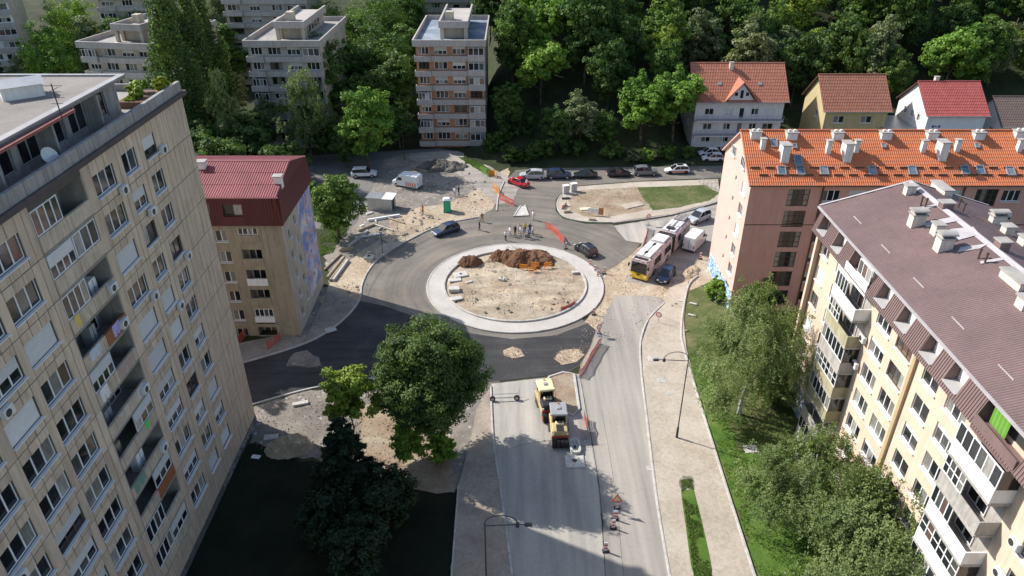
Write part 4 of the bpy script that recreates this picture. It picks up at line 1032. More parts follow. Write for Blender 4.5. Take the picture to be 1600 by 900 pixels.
# ------------------------------------------------------------------ apartment blocks behind the square
M_BLK = mat('block_concrete', (0.43, 0.39, 0.355), 0.9, 0.12, 0.4, streak=0.3)
M_BLKW = mat('block_wall', (0.48, 0.42, 0.33), 0.9, 0.12, 0.4, streak=0.3)
M_BLKO = mat('block_infill', (0.42, 0.21, 0.12), 0.9, 0.15, 0.6)
M_BLKR = ground_mat('block_roof', [(0.22, 0.21, 0.20), (0.30, 0.285, 0.265), (0.40, 0.36, 0.32)], 0.25, 3, bmp=0.3)
M_BLKB = ground_mat('blue_bitumen', [(0.15, 0.18, 0.22), (0.20, 0.24, 0.29), (0.42, 0.45, 0.47)], 0.22, 2, bmp=0.3)
def block(p, a, W, D, n, label, roofm, infill, pitch=2.62, z0=1.0, group='slab blocks behind the square', seed=1):
    rr = random.Random(seed)
    t = thing('apartment_block', p, label, 'apartment block', group, a)
    L = lambda nm, mb, m: mb.build(nm, m, t)
    H = z0 + n * pitch
    fo = Vector((0, 0, 0))
    def fac(org, ang, wd, hs, m):
        o = facade(_Z, org, ang, wd, H, hs, m, 0.22); o.parent = t; return o
    def wnd(*args, **kw):
        o = window(_Z, *args, **kw); o.parent = t; return o
    lw, rw = W * 0.22, W * 0.24
    hs = []; ws = []
    for k in range(n):
        zc = z0 + pitch * k + 1.55
        for x, w, nn in ((lw * 0.5, lw * 0.7, 3), (lw + (W - lw - rw) * 0.26, 2.3, 3), (lw + (W - lw - rw) * 0.76, 2.3, 3), (W - rw * 0.5, rw * 0.75, 3)):
            hs.append((x - w / 2, x + w / 2, zc - 0.62, zc + 0.68)); ws.append((x, zc - 0.62, w, 1.3, nn))
    fac((0, 0, 0), 0, W, hs, infill)
    for x, z, w, h, nn in ws: wnd((0, 0, 0), 0, x, z, w, h, nn, rr.choice((0, 0, 0, 0.5, 0.3)), False, M_WHITE if rr.random() < 0.72 else M_BROWNF, glassm=M_GLASS, rec=0.06)
    # side walls
    for sx, ang, org in ((1, R(90), (W, 0, 0)), (-1, R(-90), (0, D, 0))):
        h2 = []; w2 = []
        for k in range(n):
            zc = z0 + pitch * k + 1.55
            for u in (D * 0.3, D * 0.62, D * 0.85):
                h2.append((u - 0.55, u + 0.55, zc - 0.6, zc + 0.6)); w2.append((u, zc - 0.6))
        fac(org, ang, D, h2, M_BLKW)
        for u, z in w2: wnd(org, ang, u, z, 1.1, 1.2, 2, 0, False, rec=0.06, panes=True)
    L('inner_wall', MB().box(0.25, W - 0.25, 0.25, D, 0, H), M_BLKW)
    for k in range(n):
        zf = z0 + pitch * k
        L('balcony_front', MB().box(-0.25, lw, -1.15, -1.05, zf - 0.1, zf + 0.85).box(-0.25, -0.15, -1.05, -0.002, zf - 0.1, zf + 0.85).box(lw - 0.1, lw, -1.05, -0.002, zf - 0.1, zf + 0.85).box(-0.15, lw - 0.1, -1.05, -0.002, zf - 0.1, zf), M_BLK)
        L('balcony_band', MB().box(lw + 0.05, W - rw - 0.05, -0.75, -0.65, zf - 0.15, zf + 0.8).box(lw + 0.05, W - rw - 0.05, -0.65, -0.002, zf - 0.15, zf), M_BLK)
        L('bay_front', MB().box(W - rw, W + 0.2, -0.95, -0.85, zf - 0.12, zf + 0.92).box(W - rw, W + 0.2, -0.85, -0.002, zf - 0.12, zf).box(W + 0.1, W + 0.2, -0.85, -0.002, zf, zf + 0.92), M_BLK)
        if rr.random() < 0.65: wnd((W - rw + 0.1, -0.85, 0), 0, rw / 2, zf + 0.93, rw - 0.1, 1.3, 3, 0, False, rec=0.02, name='glazing')
        if rr.random() < 0.4: wnd((0, -1.05, 0), 0, lw / 2, zf + 0.86, lw - 0.3, 1.3, 4, 0, False, rec=0.02, name='glazing')
    # roof slab, parapet, penthouse
    L('roof', MB().box(-0.2, W + 0.2, -0.9, D, H, H + 0.2), roofm)
    pa = MB().box(-0.45, W + 0.45, -1.25, -0.9, H - 0.05, H + 1.05).box(-0.45, -0.2, -0.9, D, H - 0.05, H + 1.05).box(W + 0.2, W + 0.45, -0.9, D, H - 0.05, H + 1.05).box(-0.2, W + 0.2, D, D + 0.2, H - 0.05, H + 1.05)
    L('parapet', pa, M_BLK)
    x0, x1, y0, y1 = W * 0.34, W * 0.76, 2.8, D - 2
    L('penthouse', MB().box(x0 + 0.5, x1 - 0.5, y0 + 2.2, y1, H + 0.2, H + 2.5), M_BLKW)
    for cx in (x0 + 0.4, x1 - 0.4):
        for cy in (y0 + 0.4, y0 + 2.0): L('column', MB().box(cx - 0.3, cx + 0.3, cy - 0.25, cy + 0.25, H + 0.2, H + 2.5), M_BLKW)
    for k in range(5):
        yy_ = y0 + 3.4 + k * 2.2
        if yy_ + 0.8 < y1: wnd((x1 - 0.5 + 0.02, 0, H + 0.9), R(90), yy_, 0, 1.3, 1.2, 2, 0, False, M_BROWNF, rec=-0.06)
    L('penthouse_roof', MB().box(x0, x1, y0, y1, H + 2.5, H + 2.7).box(x0 - 0.1, x1 + 0.1, y0 - 0.3, y0, H + 2.35, H + 3.5).box(x0 - 0.1, x0 + 0.2, y0, y1, H + 2.7, H + 3.5).box(x1 - 0.2, x1 + 0.1, y0, y1, H + 2.35, H + 3.5), M_BLK)
    L('roof_vent', MB().bbox(x0 + 0.8, x0 + 2.2, y0 + 5, y0 + 6.6, H + 2.7, H + 4.2, 0.05), M_BLKW)
    for q in range(5):
        x = rr.uniform(1, W - 1); y = rr.uniform(-0.3, 2.3)
        L('roof_clutter', MB().bbox(x - 0.4, x + 0.4, y - 0.2, y + 0.2, H + 0.2, H + 0.45, 0.04), rr.choice((M_METAL, M_BW, M_BLKW)))
    return t
_Z = bpy.data.objects.new('origin', None)           # unlinked reference frame, never part of the scene
block((-17.0, 131.4, 0), 0, 12.0, 23, 7, 'seven-storey concrete block with brick-orange infill and a blue-grey flat roof', M_BLKB, M_BLKO, 2.58, 0.7, seed=3)
block((-46.4, 131.0, 0), 0, 12.6, 22, 7, 'grey concrete block half hidden by birches, penthouse on its flat roof', M_BLKR, M_BLK, 2.58, 0.7, seed=5)
block((-77.0, 134.0, 0), R(-9), 13.5, 22, 7, 'stepped pale concrete block with balconies behind the left tower roof', M_BLKR, M_BLKW, 2.5, 0.5, seed=8)
block((-66.0, 176.0, 0), 0, 19, 14, 8, 'farther concrete block whose roof meets the top edge of the photo', M_BLKR, M_BLK, 2.6, 0.6, seed=9)
block((-40.0, 212.0, 0), 0, 30, 14, 7, 'low pale block behind the middle towers at the top edge', M_BLKR, M_BLKW, 2.6, 0.6, seed=10)
block((-128.0, 168.0, 0), R(24), 15, 20, 13, 'tall white tower block in the top left corner', M_BLKR, M_BW, 2.7, 0.6, seed=12)
block((-98.0, 182.0, 0), R(6), 18, 14, 9, 'pale block rising between the left corner tower and the stepped block', M_BLKR, M_BLKW, 2.6, 0.6, seed=13)

# ------------------------------------------------------------------ houses on the slope
M_HWHITE = mat('house_white', (0.72, 0.70, 0.68), 0.9, 0.07, streak=0.18)
M_HOCHRE = mat('house_ochre', (0.50, 0.41, 0.22), 0.9, 0.1, streak=0.2)
M_BTILE = mat('brown_tile', (0.40, 0.155, 0.095), 0.8, 0.18, 1.6)
M_BTILE2 = mat('dull_brown_tile', (0.33, 0.135, 0.085), 0.8, 0.2, 1.2)
M_RTILE = mat('red_tile', (0.42, 0.10, 0.085), 0.75, 0.18, 1.0, streak=0.2)
M_GTILE = mat('grey_tile', (0.16, 0.115, 0.095), 0.8, 0.15, 1.6)
def house(p, W, D, E, rise, label, wallm, roofm, wins, over=0.6, a=0.0, cat='house', chim=((0.45, 0.55),), sidew=()):
    """gabled house, ridge along its front; wins: (x, z, w, h, panes, shutter) on the front"""
    t = thing('house', p, label, cat, 'houses on the slope', a)
    fo = [(x - w / 2, x + w / 2, z, z + h) for x, z, w, h, n_, s_ in wins]
    def put(o): o.parent = t; return o
    put(facade(_Z, (0, 0, 0), 0, W, E, fo, wallm, 0.2))
    for x, z, w, h, n_, s_ in wins: put(window(_Z, (0, 0, 0), 0, x, z, w, h, n_, s_, h < 1.6))
    sw = [(y - 0.5, y + 0.5, z, z + 1.2) for y, z in sidew]
    put(facade(_Z, (0, D, 0), R(-90), D, E, [(D - h[1], D - h[0], h[2], h[3]) for h in sw], wallm, 0.2))
    for h in sw: put(window(_Z, (0, D, 0), R(-90), D - (h[0] + h[1]) / 2, h[2], 1.0, 1.2, 2, 0))
    put(facade(_Z, (W, 0, 0), R(90), D, E, [], wallm, 0.2))
    MB().box(0.22, W - 0.22, 0.22, D, 0, E).build('inner_wall', wallm, t)
    for x in (0.0, W - 0.2): MB().add([(x, 0, E), (x, D, E), (x, D / 2, E + rise), (x + 0.2, 0, E), (x + 0.2, D, E), (x + 0.2, D / 2, E + rise)], [(0, 2, 1), (3, 4, 5), (0, 3, 5, 2), (1, 2, 5, 4)]).build('gable', wallm, t)
    k = (D / 2 + over) / (D / 2)
    dv = Vector((0, D / 2 + over, rise * k)); ze = E + rise + 0.12 - dv.z
    corrugated((-over, -over, ze), (1, 0, 0), dv, W + 2 * over, dv.length, 0.3, 0.05, 12, 0.03).build('roof', roofm, t)
    dv2 = Vector((0, -dv.y, dv.z))
    corrugated((W + over, D + over, ze), (-1, 0, 0), dv2, W + 2 * over, dv2.length, 0.3, 0.05, 6, 0.03).build('roof', roofm, t)
    for s in (0, 1):
        a_ = [(-over, -over, ze - 0.02), (W + over, -over, ze - 0.02), (W + over, D / 2, E + rise + 0.08), (-over, D / 2, E + rise + 0.08)]
        if s: a_ = [(x, D - y, z) for x, y, z in a_][::-1]
        slab(None, 'soffit', *a_, 0.15, M_BROWNF).parent = t
    MB().tube((-over, D / 2, E + rise + 0.14), (W + over, D / 2, E + rise + 0.14), 0.14, n=7).build('ridge_tiles', roofm, t)
    MB().tube((-over, -over - 0.08, ze), (W + over, -over - 0.08, ze), 0.07, n=6).build('gutter', M_GREYF, t)
    for fx, fy in chim:
        zr = E + rise * (1 - abs(fy - 0.5) * 2)
        MB().box(-0.35, 0.35, -0.3, 0.3, -0.5, 1.2, 0).box(-0.42, 0.42, -0.37, 0.37, 1.2, 1.3, 1).build('chimney', [M_CHB, M_CHCAP], t, (W * fx, D * fy, zr))
    return t
w1 = []
for z in (1.0, 3.4, 6.2):
    w1 += [(2.6, z, 1.6, 1.15, 2, 0), (6.2, z, 1.3, 1.15, 2, 0.9 if z > 6 else 0), (8.6, z - 0.65, 0.9, 1.9, 1, 0), (11.0, z, 1.3, 1.15, 2, 0), (13.8, z, 1.9, 1.15, 2, 0.98 if z > 6 else 0)]
h1 = house((33.8, 131.6, 0), 16.2, 11.0, 9.2, 5.0, 'large white house with long balconies, brown tiled roof and pointed dormer', M_HWHITE, M_BTILE, w1, 0.7, chim=((0.42, 0.42),), sidew=((4, 6), (8, 6), (4, 3.2)))
for z in (2.55, 5.35):
    MB().box(0.1, 16.1, -1.3, -0.002, z - 0.18, z).build('balcony_floor', M_HWHITE, h1)
    rl = MB().tube((0.1, -1.25, z + 0.95), (16.1, -1.25, z + 0.95), 0.035, n=6).tube((0.1, -1.25, z + 0.5), (16.1, -1.25, z + 0.5), 0.02, n=5)
    for k in range(17): rl.tube((0.1 + k, -1.25, z), (0.1 + k, -1.25, z + 0.95), 0.025, n=5)
    rl.build('railing', M_RAIL, h1)
    MB().box(0.12, 16.08, -1.2, -1.17, z + 0.05, z + 0.42).build('balcony_panel', mat('panel_greyblue', (0.30, 0.30, 0.33), 0.8, 0.1), h1)
for x in (0.15, 5.4, 10.8, 16.05): MB().box(x - 0.1, x + 0.1, -1.32, -1.14, 0, 2.35).build('post', M_HWHITE, h1)
# pointed dormer
dm = MB().add([(5.6, -0.35, 9.0), (10.4, -0.35, 9.0), (8.0, -0.35, 12.0)], [(0, 1, 2)]); dm.build('dormer_wall', M_HWHITE, h1)
dr = MB().add([(5.0, -0.75, 8.85), (8.0, -0.75, 12.35), (8.0, 4.6, 12.35), (5.0, 0.6, 8.95)], [(0, 1, 2, 3)]).add([(11.0, -0.75, 8.85), (8.0, -0.75, 12.35), (8.0, 4.6, 12.35), (11.0, 0.6, 8.95)], [(3, 2, 1, 0)])
dr.add([(5.0, -0.75, 8.7), (8.0, -0.75, 12.15), (8.0, -0.75, 12.35), (5.0, -0.75, 8.85)], [(0, 1, 2, 3)]).add([(11.0, -0.75, 8.7), (8.0, -0.75, 12.15), (8.0, -0.75, 12.35), (11.0, -0.75, 8.85)], [(3, 2, 1, 0)])
dr.build('dormer_roof', M_BTILE, h1)
for x in (7.0, 8.0, 9.0): window(_Z, (0, -0.35, 0), 0, x, 9.7 if x != 8 else 9.3, 0.7, 0.8 if x != 8 else 1.6, 1, 0, False, rec=-0.05, name='dormer_window').parent = h1
for x in (4.4, 11.8): MB().box(-0.35, 0.35, -0.1, 0.5, 0.0, 0.12).build('skylight', M_GREYF, h1, (x, 2.0, 9.2 + 5.0 * 2.0 / 5.5 + 0.15)).rotation_euler = (R(42), 0, 0)
house((56.6, 128.6, 0), 11.2, 10.5, 8.2, 4.7, 'ochre two-storey house under a plain dull brown tiled roof', M_HOCHRE, M_BTILE2, [(2.6, 5.6, 1.9, 1.25, 2, 0), (7.6, 5.6, 1.9, 1.25, 2, 0), (2.6, 2.6, 1.9, 1.25, 2, 0), (7.6, 2.6, 1.9, 1.25, 2, 0)], 0.6, chim=(), sidew=((4, 5.6),))
h3 = house((73.2, 125.0, 0), 10.2, 11, 8.3, 4.2, 'white building with a smooth red tiled roof and wide ground-floor openings', M_HWHITE, M_RTILE, [(2.6, 2.8, 3.4, 2.2, 2, 0), (7.4, 2.8, 3.4, 2.2, 2, 0)], 0.5, chim=((0.3, 0.55),), sidew=((3, 6.2), (5.5, 6.2), (8, 6.2)))
MB().box(0.6, 8.6, -0.07, -0.004, 5.6, 6.6).build('sign_band', mat('sign_pale', (0.66, 0.66, 0.68), 0.6, 0.04), h3)
for x, w, c_ in ((1.3, 0.5, (0.08, 0.07, 0.30)), (1.8, 0.35, (0.45, 0.06, 0.06)), (2.4, 0.5, (0.12, 0.11, 0.30))): MB().tube((x, -0.075, 6.1), (x, -0.09, 6.1), w / 2, n=10).build('sign_logo', mat('logo_%d' % int(x * 10), c_, 0.6, 0.05), h3)
def text_part(parent, s, loc, size, m, rot=(R(90), 0, 0), name='lettering'):
    cu = bpy.data.curves.new('lettering', 'FONT'); cu.body = s; cu.size = size; cu.extrude = 0.004; cu.align_x = 'CENTER'; cu.align_y = 'CENTER'
    to = bpy.data.objects.new('lettering', cu); COL.objects.link(to)
    dg = bpy.context.evaluated_depsgraph_get(); me = bpy.data.meshes.new_from_object(to.evaluated_get(dg))
    bpy.data.objects.remove(to); me.materials.clear(); me.materials.append(m)
    o = link(name, me, parent, loc); o.rotation_euler = rot
    return o
car_port = thing('carport', (67.2, 126.5, 0), 'grey flat-roofed carport between the ochre house and the red-roofed building', 'carport')
MB().box(0, 6.2, 0, 9, 4.6, 4.9).box(-0.1, 6.3, -0.15, 0.0, 4.3, 5.0).build('roof', M_METAL, car_port)
for x in (0.15, 2.2, 6.0): MB().box(x - 0.2, x + 0.2, 0.1, 0.5, 0, 4.6).build('column', M_HWHITE, car_port)
MB().box(0, 6.2, 8.6, 8.9, 0, 4.6).build('back_wall', M_GREYF, car_port)
house((86.6, 124.5, 0), 12, 9, 6.6, 3.6, 'small white house with a dark brownish tiled roof at the right edge', M_HWHITE, M_GTILE, [(3, 3.6, 1.6, 1.3, 2, 0), (7.5, 3.6, 1.6, 1.3, 2, 0)], 0.6, chim=((0.7, 0.6),), sidew=((3, 4), (6, 4)))
low = thing('outbuilding', (-66.0, 112.0, 0), 'low weathered white outbuilding with mossy roof behind the left tower', 'outbuilding')
MB().box(0, 11, 0, 6, 0, 13.0).build('wall', M_CHWHITE, low, rz=R(25)); MB().box(-0.4, 11.4, -0.4, 6.4, 13.0, 13.3).build('roof', mat('mossy_roof', (0.26, 0.24, 0.13), 0.9, 0.3), low, rz=R(25))

# ------------------------------------------------------------------ labels counted from the left
ORD = 'leftmost second third fourth fifth sixth seventh eighth ninth tenth eleventh twelfth thirteenth fourteenth fifteenth sixteenth seventeenth eighteenth nineteenth twentieth'.split()
LATER = []
def px(o):
    p = o.location; dz = p.z - CAM_H; return 800 + FPX * p.x / (p.y * CP - dz * SP)
def count_labels():
    fam = {}
    for o, one, many in LATER: fam.setdefault((one, many), []).append(o)
    for (one, many), L in fam.items():
        L.sort(key=px)
        for i, o in enumerate(L):
            n_ = len(L)
            if n_ == 1: o['label'] = one
            elif i == n_ - 1: o['label'] = 'rightmost of the ' + many
            elif i < len(ORD): o['label'] = (ORD[i] + ' of the ' if i == 0 else ORD[i] + ' from left of the ') + many
            else: o['label'] = ORD[n_ - 1 - i] + ' from right of the ' + many if n_ - 1 - i < len(ORD) else 'one of the ' + many

# ------------------------------------------------------------------ trees
L_DARK = leaf_mat('leaf_dark', (0.036, 0.075, 0.020), (0.110, 0.193, 0.038))
L_MID = leaf_mat('leaf_mid', (0.055, 0.113, 0.022), (0.175, 0.277, 0.051))
L_BRIGHT = leaf_mat('leaf_bright', (0.082, 0.177, 0.025), (0.248, 0.393, 0.059))
L_LIME = leaf_mat('leaf_lime', (0.138, 0.218, 0.029), (0.349, 0.419, 0.067))
L_SILVER = leaf_mat('leaf_silver', (0.091, 0.127, 0.059), (0.257, 0.292, 0.143))
L_BIRCH = leaf_mat('leaf_birch', (0.115, 0.165, 0.050), (0.300, 0.350, 0.150), 0.4)
L_MAPLE = leaf_mat('leaf_maple', (0.034, 0.071, 0.018), (0.126, 0.196, 0.048))
L_POPLAR = leaf_mat('leaf_poplar', (0.047, 0.093, 0.025), (0.156, 0.227, 0.059))
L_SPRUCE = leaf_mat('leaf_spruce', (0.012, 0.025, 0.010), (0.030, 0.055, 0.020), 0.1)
L_BLUE = leaf_mat('leaf_blue_spruce', (0.091, 0.117, 0.118), (0.226, 0.261, 0.261), 0.1)
M_BARK = mat('bark', (0.10, 0.075, 0.055), 0.95, 0.3, 4, bmp=0.5)
M_BIRCHB = mat('birch_bark', (0.55, 0.52, 0.47), 0.9, 0.35, 5)

def leaf_mesh(name, P, N, S, tint, m, rng, aspect=0.62):
    """one leaf-shaped (diamond) face for every point P with normal N, size S"""
    n = len(P)
    N = N + rng.normal(0, 0.55, (n, 3)); N /= np.linalg.norm(N, axis=1, keepdims=True) + 1e-9
    T = rng.normal(0, 1, (n, 3)); T -= N * (T * N).sum(1, keepdims=True); T /= np.linalg.norm(T, axis=1, keepdims=True) + 1e-9
    B = np.cross(N, T)
    s = S[:, None]
    V = np.empty((n, 4, 3))
    V[:, 0] = P - T * s; V[:, 1] = P - B * s * aspect + N * s * 0.18; V[:, 2] = P + T * s; V[:, 3] = P + B * s * aspect + N * s * 0.18
    me = bpy.data.meshes.new(name)
    me.vertices.add(n * 4); me.vertices.foreach_set('co', V.reshape(-1).astype(np.float32))
    me.loops.add(n * 4); me.loops.foreach_set('vertex_index', np.arange(n * 4, dtype=np.int32))
    me.polygons.add(n); me.polygons.foreach_set('loop_start', np.arange(0, n * 4, 4, dtype=np.int32)); me.polygons.foreach_set('loop_total', np.full(n, 4, dtype=np.int32))
    at = me.attributes.new('tint', 'FLOAT', 'FACE'); at.data.foreach_set('value', np.clip(tint, 0, 1).astype(np.float32))
    me.materials.append(m)
    me.update(calc_edges=True)
    return me

def sphere_pts(n, rng):
    d = rng.normal(0, 1, (n, 3)); return d / np.linalg.norm(d, axis=1, keepdims=True)

def broad_crown(seed, rx, ry, rz, cz, nleaf, leaf, m, lobes=26, lobe_r=0.36, shape=1.0, clumps=9, rmin=0.42):
    """crown of many lobes spread through an uneven ellipsoid; each lobe a bunch of leaf clumps"""
    rng = np.random.default_rng(seed)
    d = sphere_pts(lobes, rng); d[:, 2] = d[:, 2] * 0.95 + 0.06
    rad = rng.uniform(rmin, 0.86, lobes)[:, None]
    C = d * rad * np.array([rx, ry, rz])
    C[:, :2] *= np.where(C[:, 2:3] > 0, 1 - 0.25 * shape * (C[:, 2:3] / rz), 1.0)
    LR = rng.uniform(0.7, 1.25, lobes) * lobe_r * min(rx, ry, rz)
    ltint = rng.uniform(0.2, 0.75, lobes)
    nc = lobes * clumps
    li = np.repeat(np.arange(lobes), clumps)
    cd = sphere_pts(nc, rng); cd[:, 2] += 0.15
    CC = C[li] + cd * LR[li][:, None] * rng.uniform(0.55, 1.08, nc)[:, None]
    per = nleaf // nc
    k = np.repeat(np.arange(nc), per); n = len(k)
    off = sphere_pts(n, rng) * (rng.uniform(0, 1, n) ** 0.5)[:, None] * (LR[li[k]] * 0.42)[:, None] * np.array([1.15, 1.15, 0.75])
    P = CC[k] + off + np.array([0, 0, cz])
    N = off / (np.linalg.norm(off, axis=1, keepdims=True) + 1e-6) * 0.5 + cd[k] * 0.6 + np.array([0, 0, 0.45])
    S = rng.uniform(0.7, 1.35, n) * leaf
    tint = ltint[li[k]] + rng.normal(0, 0.14, n) + rng.normal(0, 0.1, nc)[k]
    return leaf_mesh('crown', P, N, S, tint, m, rng)

def birch_crown(seed, rx, rz, cz, nstrand, per, leaf, m, boughs=34):
    """boughs spread through the crown, each hung with drooping twigs; leaves strung along the twigs"""
    rng = np.random.default_rng(seed)
    d = sphere_pts(boughs, rng)
    C = d * rng.uniform(0.35, 1.08, boughs)[:, None] * np.array([rx, rx, rz]); C[:, 2] += cz
    C[:, :2] *= (1 - 0.5 * np.clip((C[:, 2:3] - cz) / rz, 0, 1) ** 1.3)
    bi = rng.integers(0, boughs, nstrand)
    top = C[bi] + rng.normal(0, 1, (nstrand, 3)) * np.array([rx * 0.13, rx * 0.13, rz * 0.09])
    ln = rng.uniform(0.5, 2.0, nstrand) * rng.uniform(0.6, 1.25, boughs)[bi]
    k = np.repeat(np.arange(nstrand), per); n = len(k)
    t = rng.uniform(0, 1, n)
    out = top[:, :2] / (np.linalg.norm(top[:, :2], axis=1, keepdims=True) + 1e-6)
    P = top[k].copy()
    P[:, 2] -= ln[k] * t
    P[:, :2] += out[k] * (0.5 * np.sqrt(t))[:, None]
    P += rng.normal(0, 0.09, (n, 3))
    P[:, 2] = np.maximum(P[:, 2], 0.6)
    N = np.concatenate([out[k] * 0.6, np.full((n, 1), 0.6)], 1)
    tint = rng.uniform(0.15, 0.8, boughs)[bi[k]] + rng.normal(0, 0.14, n)
    return leaf_mesh('crown', P, N, rng.uniform(0.7, 1.3, n) * leaf, tint, m, rng)

def poplar_crown(seed, r, h, z0, nleaf, leaf, m):
    rng = np.random.default_rng(seed)
    nl = 70
    z = rng.uniform(0, 1, nl); prof = np.clip(np.minimum(z * 5, 1) * (1 - z ** 2.2) + 0.1, 0.1, 1)
    a = rng.uniform(0, 2 * np.pi, nl); rad = r * prof * rng.uniform(0.25, 0.8, nl)
    C = np.stack([rad * np.cos(a), rad * np.sin(a), z0 + z * h], 1)
    LR = r * 0.42 * rng.uniform(0.7, 1.2, nl) * (0.5 + 0.5 * prof)
    k = np.repeat(np.arange(nl), nleaf // nl); n = len(k)
    d = sphere_pts(n, rng)
    off = d * (rng.uniform(0.2, 1, n) ** 0.5)[:, None] * LR[k][:, None] * np.array([0.8, 0.8, 2.3])
    P = C[k] + off
    N = d * np.array([1, 1, 0.4]) + np.array([0, 0, 0.25])
    tint = rng.uniform(0.15, 0.8, nl)[k] + rng.normal(0, 0.16, n)
    return leaf_mesh('crown', P, N, rng.uniform(0.7, 1.3, n) * leaf, tint, m, rng)

def spruce_crown(seed, r, h, z0, nleaf, leaf, m):
    rng = np.random.default_rng(seed)
    nb = 150
    z = np.sort(rng.uniform(0, 1, nb) ** 1.15)
    a = rng.uniform(0, 2 * np.pi, nb)
    L = r * (1 - z) ** 0.85 * rng.uniform(0.75, 1.1, nb) + 0.15
    k = rng.choice(nb, nleaf, p=L / L.sum()); t = rng.uniform(0.08, 1, nleaf) ** 0.8
    n = nleaf
    R_ = L[k] * t
    P = np.stack([R_ * np.cos(a[k]), R_ * np.sin(a[k]), z0 + z[k] * h - 0.32 * R_ * (1 - z[k]) + 0.12 * R_ * t], 1)
    w = 0.28 * (1 - t * 0.6) * L[k] / r + 0.05
    P += rng.normal(0, 1, (n, 3)) * np.stack([w, w, w * 0.35], 1)
    N = np.stack([np.cos(a[k]) * 0.4, np.sin(a[k]) * 0.4, np.full(n, 0.9)], 1)
    tint = rng.uniform(0.2, 0.8, nb)[k] + rng.normal(0, 0.15, n)
    return leaf_mesh('crown', P, N, rng.uniform(0.7, 1.3, n) * leaf, tint, m, rng, 0.4)

def trunk_mesh(seed, h, r, spread, m=None, limbs=6, up=0.75):
    rr = random.Random(seed); mb = MB()
    pts = [Vector((0, 0, -0.4))]; rs = [r * 1.35]
    for k in range(1, 7):
        pts.append(Vector((rr.uniform(-1, 1) * 0.05 * h * k / 6, rr.uniform(-1, 1) * 0.05 * h * k / 6, h * k / 6))); rs.append(r * (1 - 0.85 * k / 6))
    mb.path(pts, rs, 8)
    for k in range(limbs):
        i = rr.choice((2, 3, 4)); a = 2 * math.pi * (k + rr.random() * 0.6) / limbs
        q = pts[i] + Vector((math.cos(a) * spread * rr.uniform(0.5, 0.9), math.sin(a) * spread * rr.uniform(0.5, 0.9), h * up * rr.uniform(0.15, 0.4)))
        mid = pts[i].lerp(q, 0.5) + Vector((0, 0, -0.2))
        mb.path([pts[i], mid, q], [rs[i] * 0.6, rs[i] * 0.4, rs[i] * 0.12], 6)
    return mb.mesh('trunk', m or M_BARK, True)

LASTP = [None]
def plant(name, p, crown, trunk, label, cat='tree', group=None, s=(1, 1, 1), rz=0.0):
    t = thing(name, p, label, cat, group, rz)
    t.scale = s; LASTP[0] = t
    link('crown', crown, t)
    if trunk is not None: link('trunk', trunk, t)
    return t
def zg(p): return Vector((p[0], p[1], hill(p[0], p[1]) - 0.05))

# the big round tree by the road and its neighbours
plant('maple_tree', (-7.2, 50.0, 0), broad_crown(1, 4.9, 4.9, 5.2, 7.9, 130000, 0.115, L_MAPLE, 110, 0.29, 0.35, clumps=14, rmin=0.5), trunk_mesh(1, 10, 0.32, 3.6), 'big round dense green tree beside the roller machines', 'tree')
p = G(545, 628, 6.0)
plant('small_tree', (p.x, p.y, 0), broad_crown(2, 2.5, 2.2, 2.6, 6.6, 12000, 0.15, L_LIME, 22, 0.42), trunk_mesh(2, 6, 0.14, 1.5), 'small yellow-green tree top catching sun behind the dark spruce', 'tree')
p = G(545, 720, 4.0)
plant('spruce_tree', (p.x, p.y - 1, 0), spruce_crown(3, 3.7, 9.2, 0.4, 28000, 0.2, L_SPRUCE), trunk_mesh(3, 10, 0.2, 0.3, limbs=2), 'dark spruce in shade at the edge of the lower left lawn', 'tree')
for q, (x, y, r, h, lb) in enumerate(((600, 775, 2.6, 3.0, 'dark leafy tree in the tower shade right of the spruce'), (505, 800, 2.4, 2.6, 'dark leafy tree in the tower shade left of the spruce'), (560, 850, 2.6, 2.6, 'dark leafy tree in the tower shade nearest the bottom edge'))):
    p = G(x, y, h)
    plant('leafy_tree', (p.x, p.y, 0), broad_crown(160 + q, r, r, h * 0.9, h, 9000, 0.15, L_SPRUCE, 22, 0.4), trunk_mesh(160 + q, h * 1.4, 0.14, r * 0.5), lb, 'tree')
p = G(690, 690, 2.0)
plant('shrub', (p.x, p.y, 0), broad_crown(4, 1.9, 1.7, 1.3, 1.3, 4500, 0.14, L_BRIGHT, 14, 0.45), None, 'light green shrub below the big round tree', 'shrub')
p = G(640, 690, 2.0)
plant('shrub', (p.x, p.y, 0), broad_crown(5, 1.6, 1.6, 2.2, 2.2, 4500, 0.14, L_BRIGHT, 14, 0.45), trunk_mesh(5, 3, 0.08, 1), 'sunlit young tree at the lower left of the big round tree', 'tree')
# birches on the east lawn
bt = trunk_mesh(11, 11.5, 0.2, 3.4, M_BIRCHB, 8)
plant('birch_tree', (22.0, 54.4, 0), birch_crown(11, 4.5, 6.1, 8.4, 2100, 30, 0.082, L_BIRCH, 55), bt, 'drooping birch on the lawn in front of the pink block', 'tree')
p = G(1262, 765, 4.5)
plant('birch_tree', (p.x, p.y, 0), birch_crown(12, 4.2, 4.4, 5.6, 2000, 30, 0.08, L_BIRCH, 55), trunk_mesh(12, 8, 0.16, 2.4, M_BIRCHB, 8), 'airy birch between the lawn and the cream block', 'tree')
p = G(1380, 845, 5)
plant('linden_tree', (p.x, p.y, 0), birch_crown(13, 5.0, 4.5, 5.4, 3000, 28, 0.088, leaf_mat('leaf_linden', (0.105, 0.15, 0.05), (0.27, 0.32, 0.125)), 75), trunk_mesh(13, 8, 0.22, 2.6), 'broad olive-green tree at the bottom beside the cream block', 'tree')
p = G(1215, 600, 2.5)
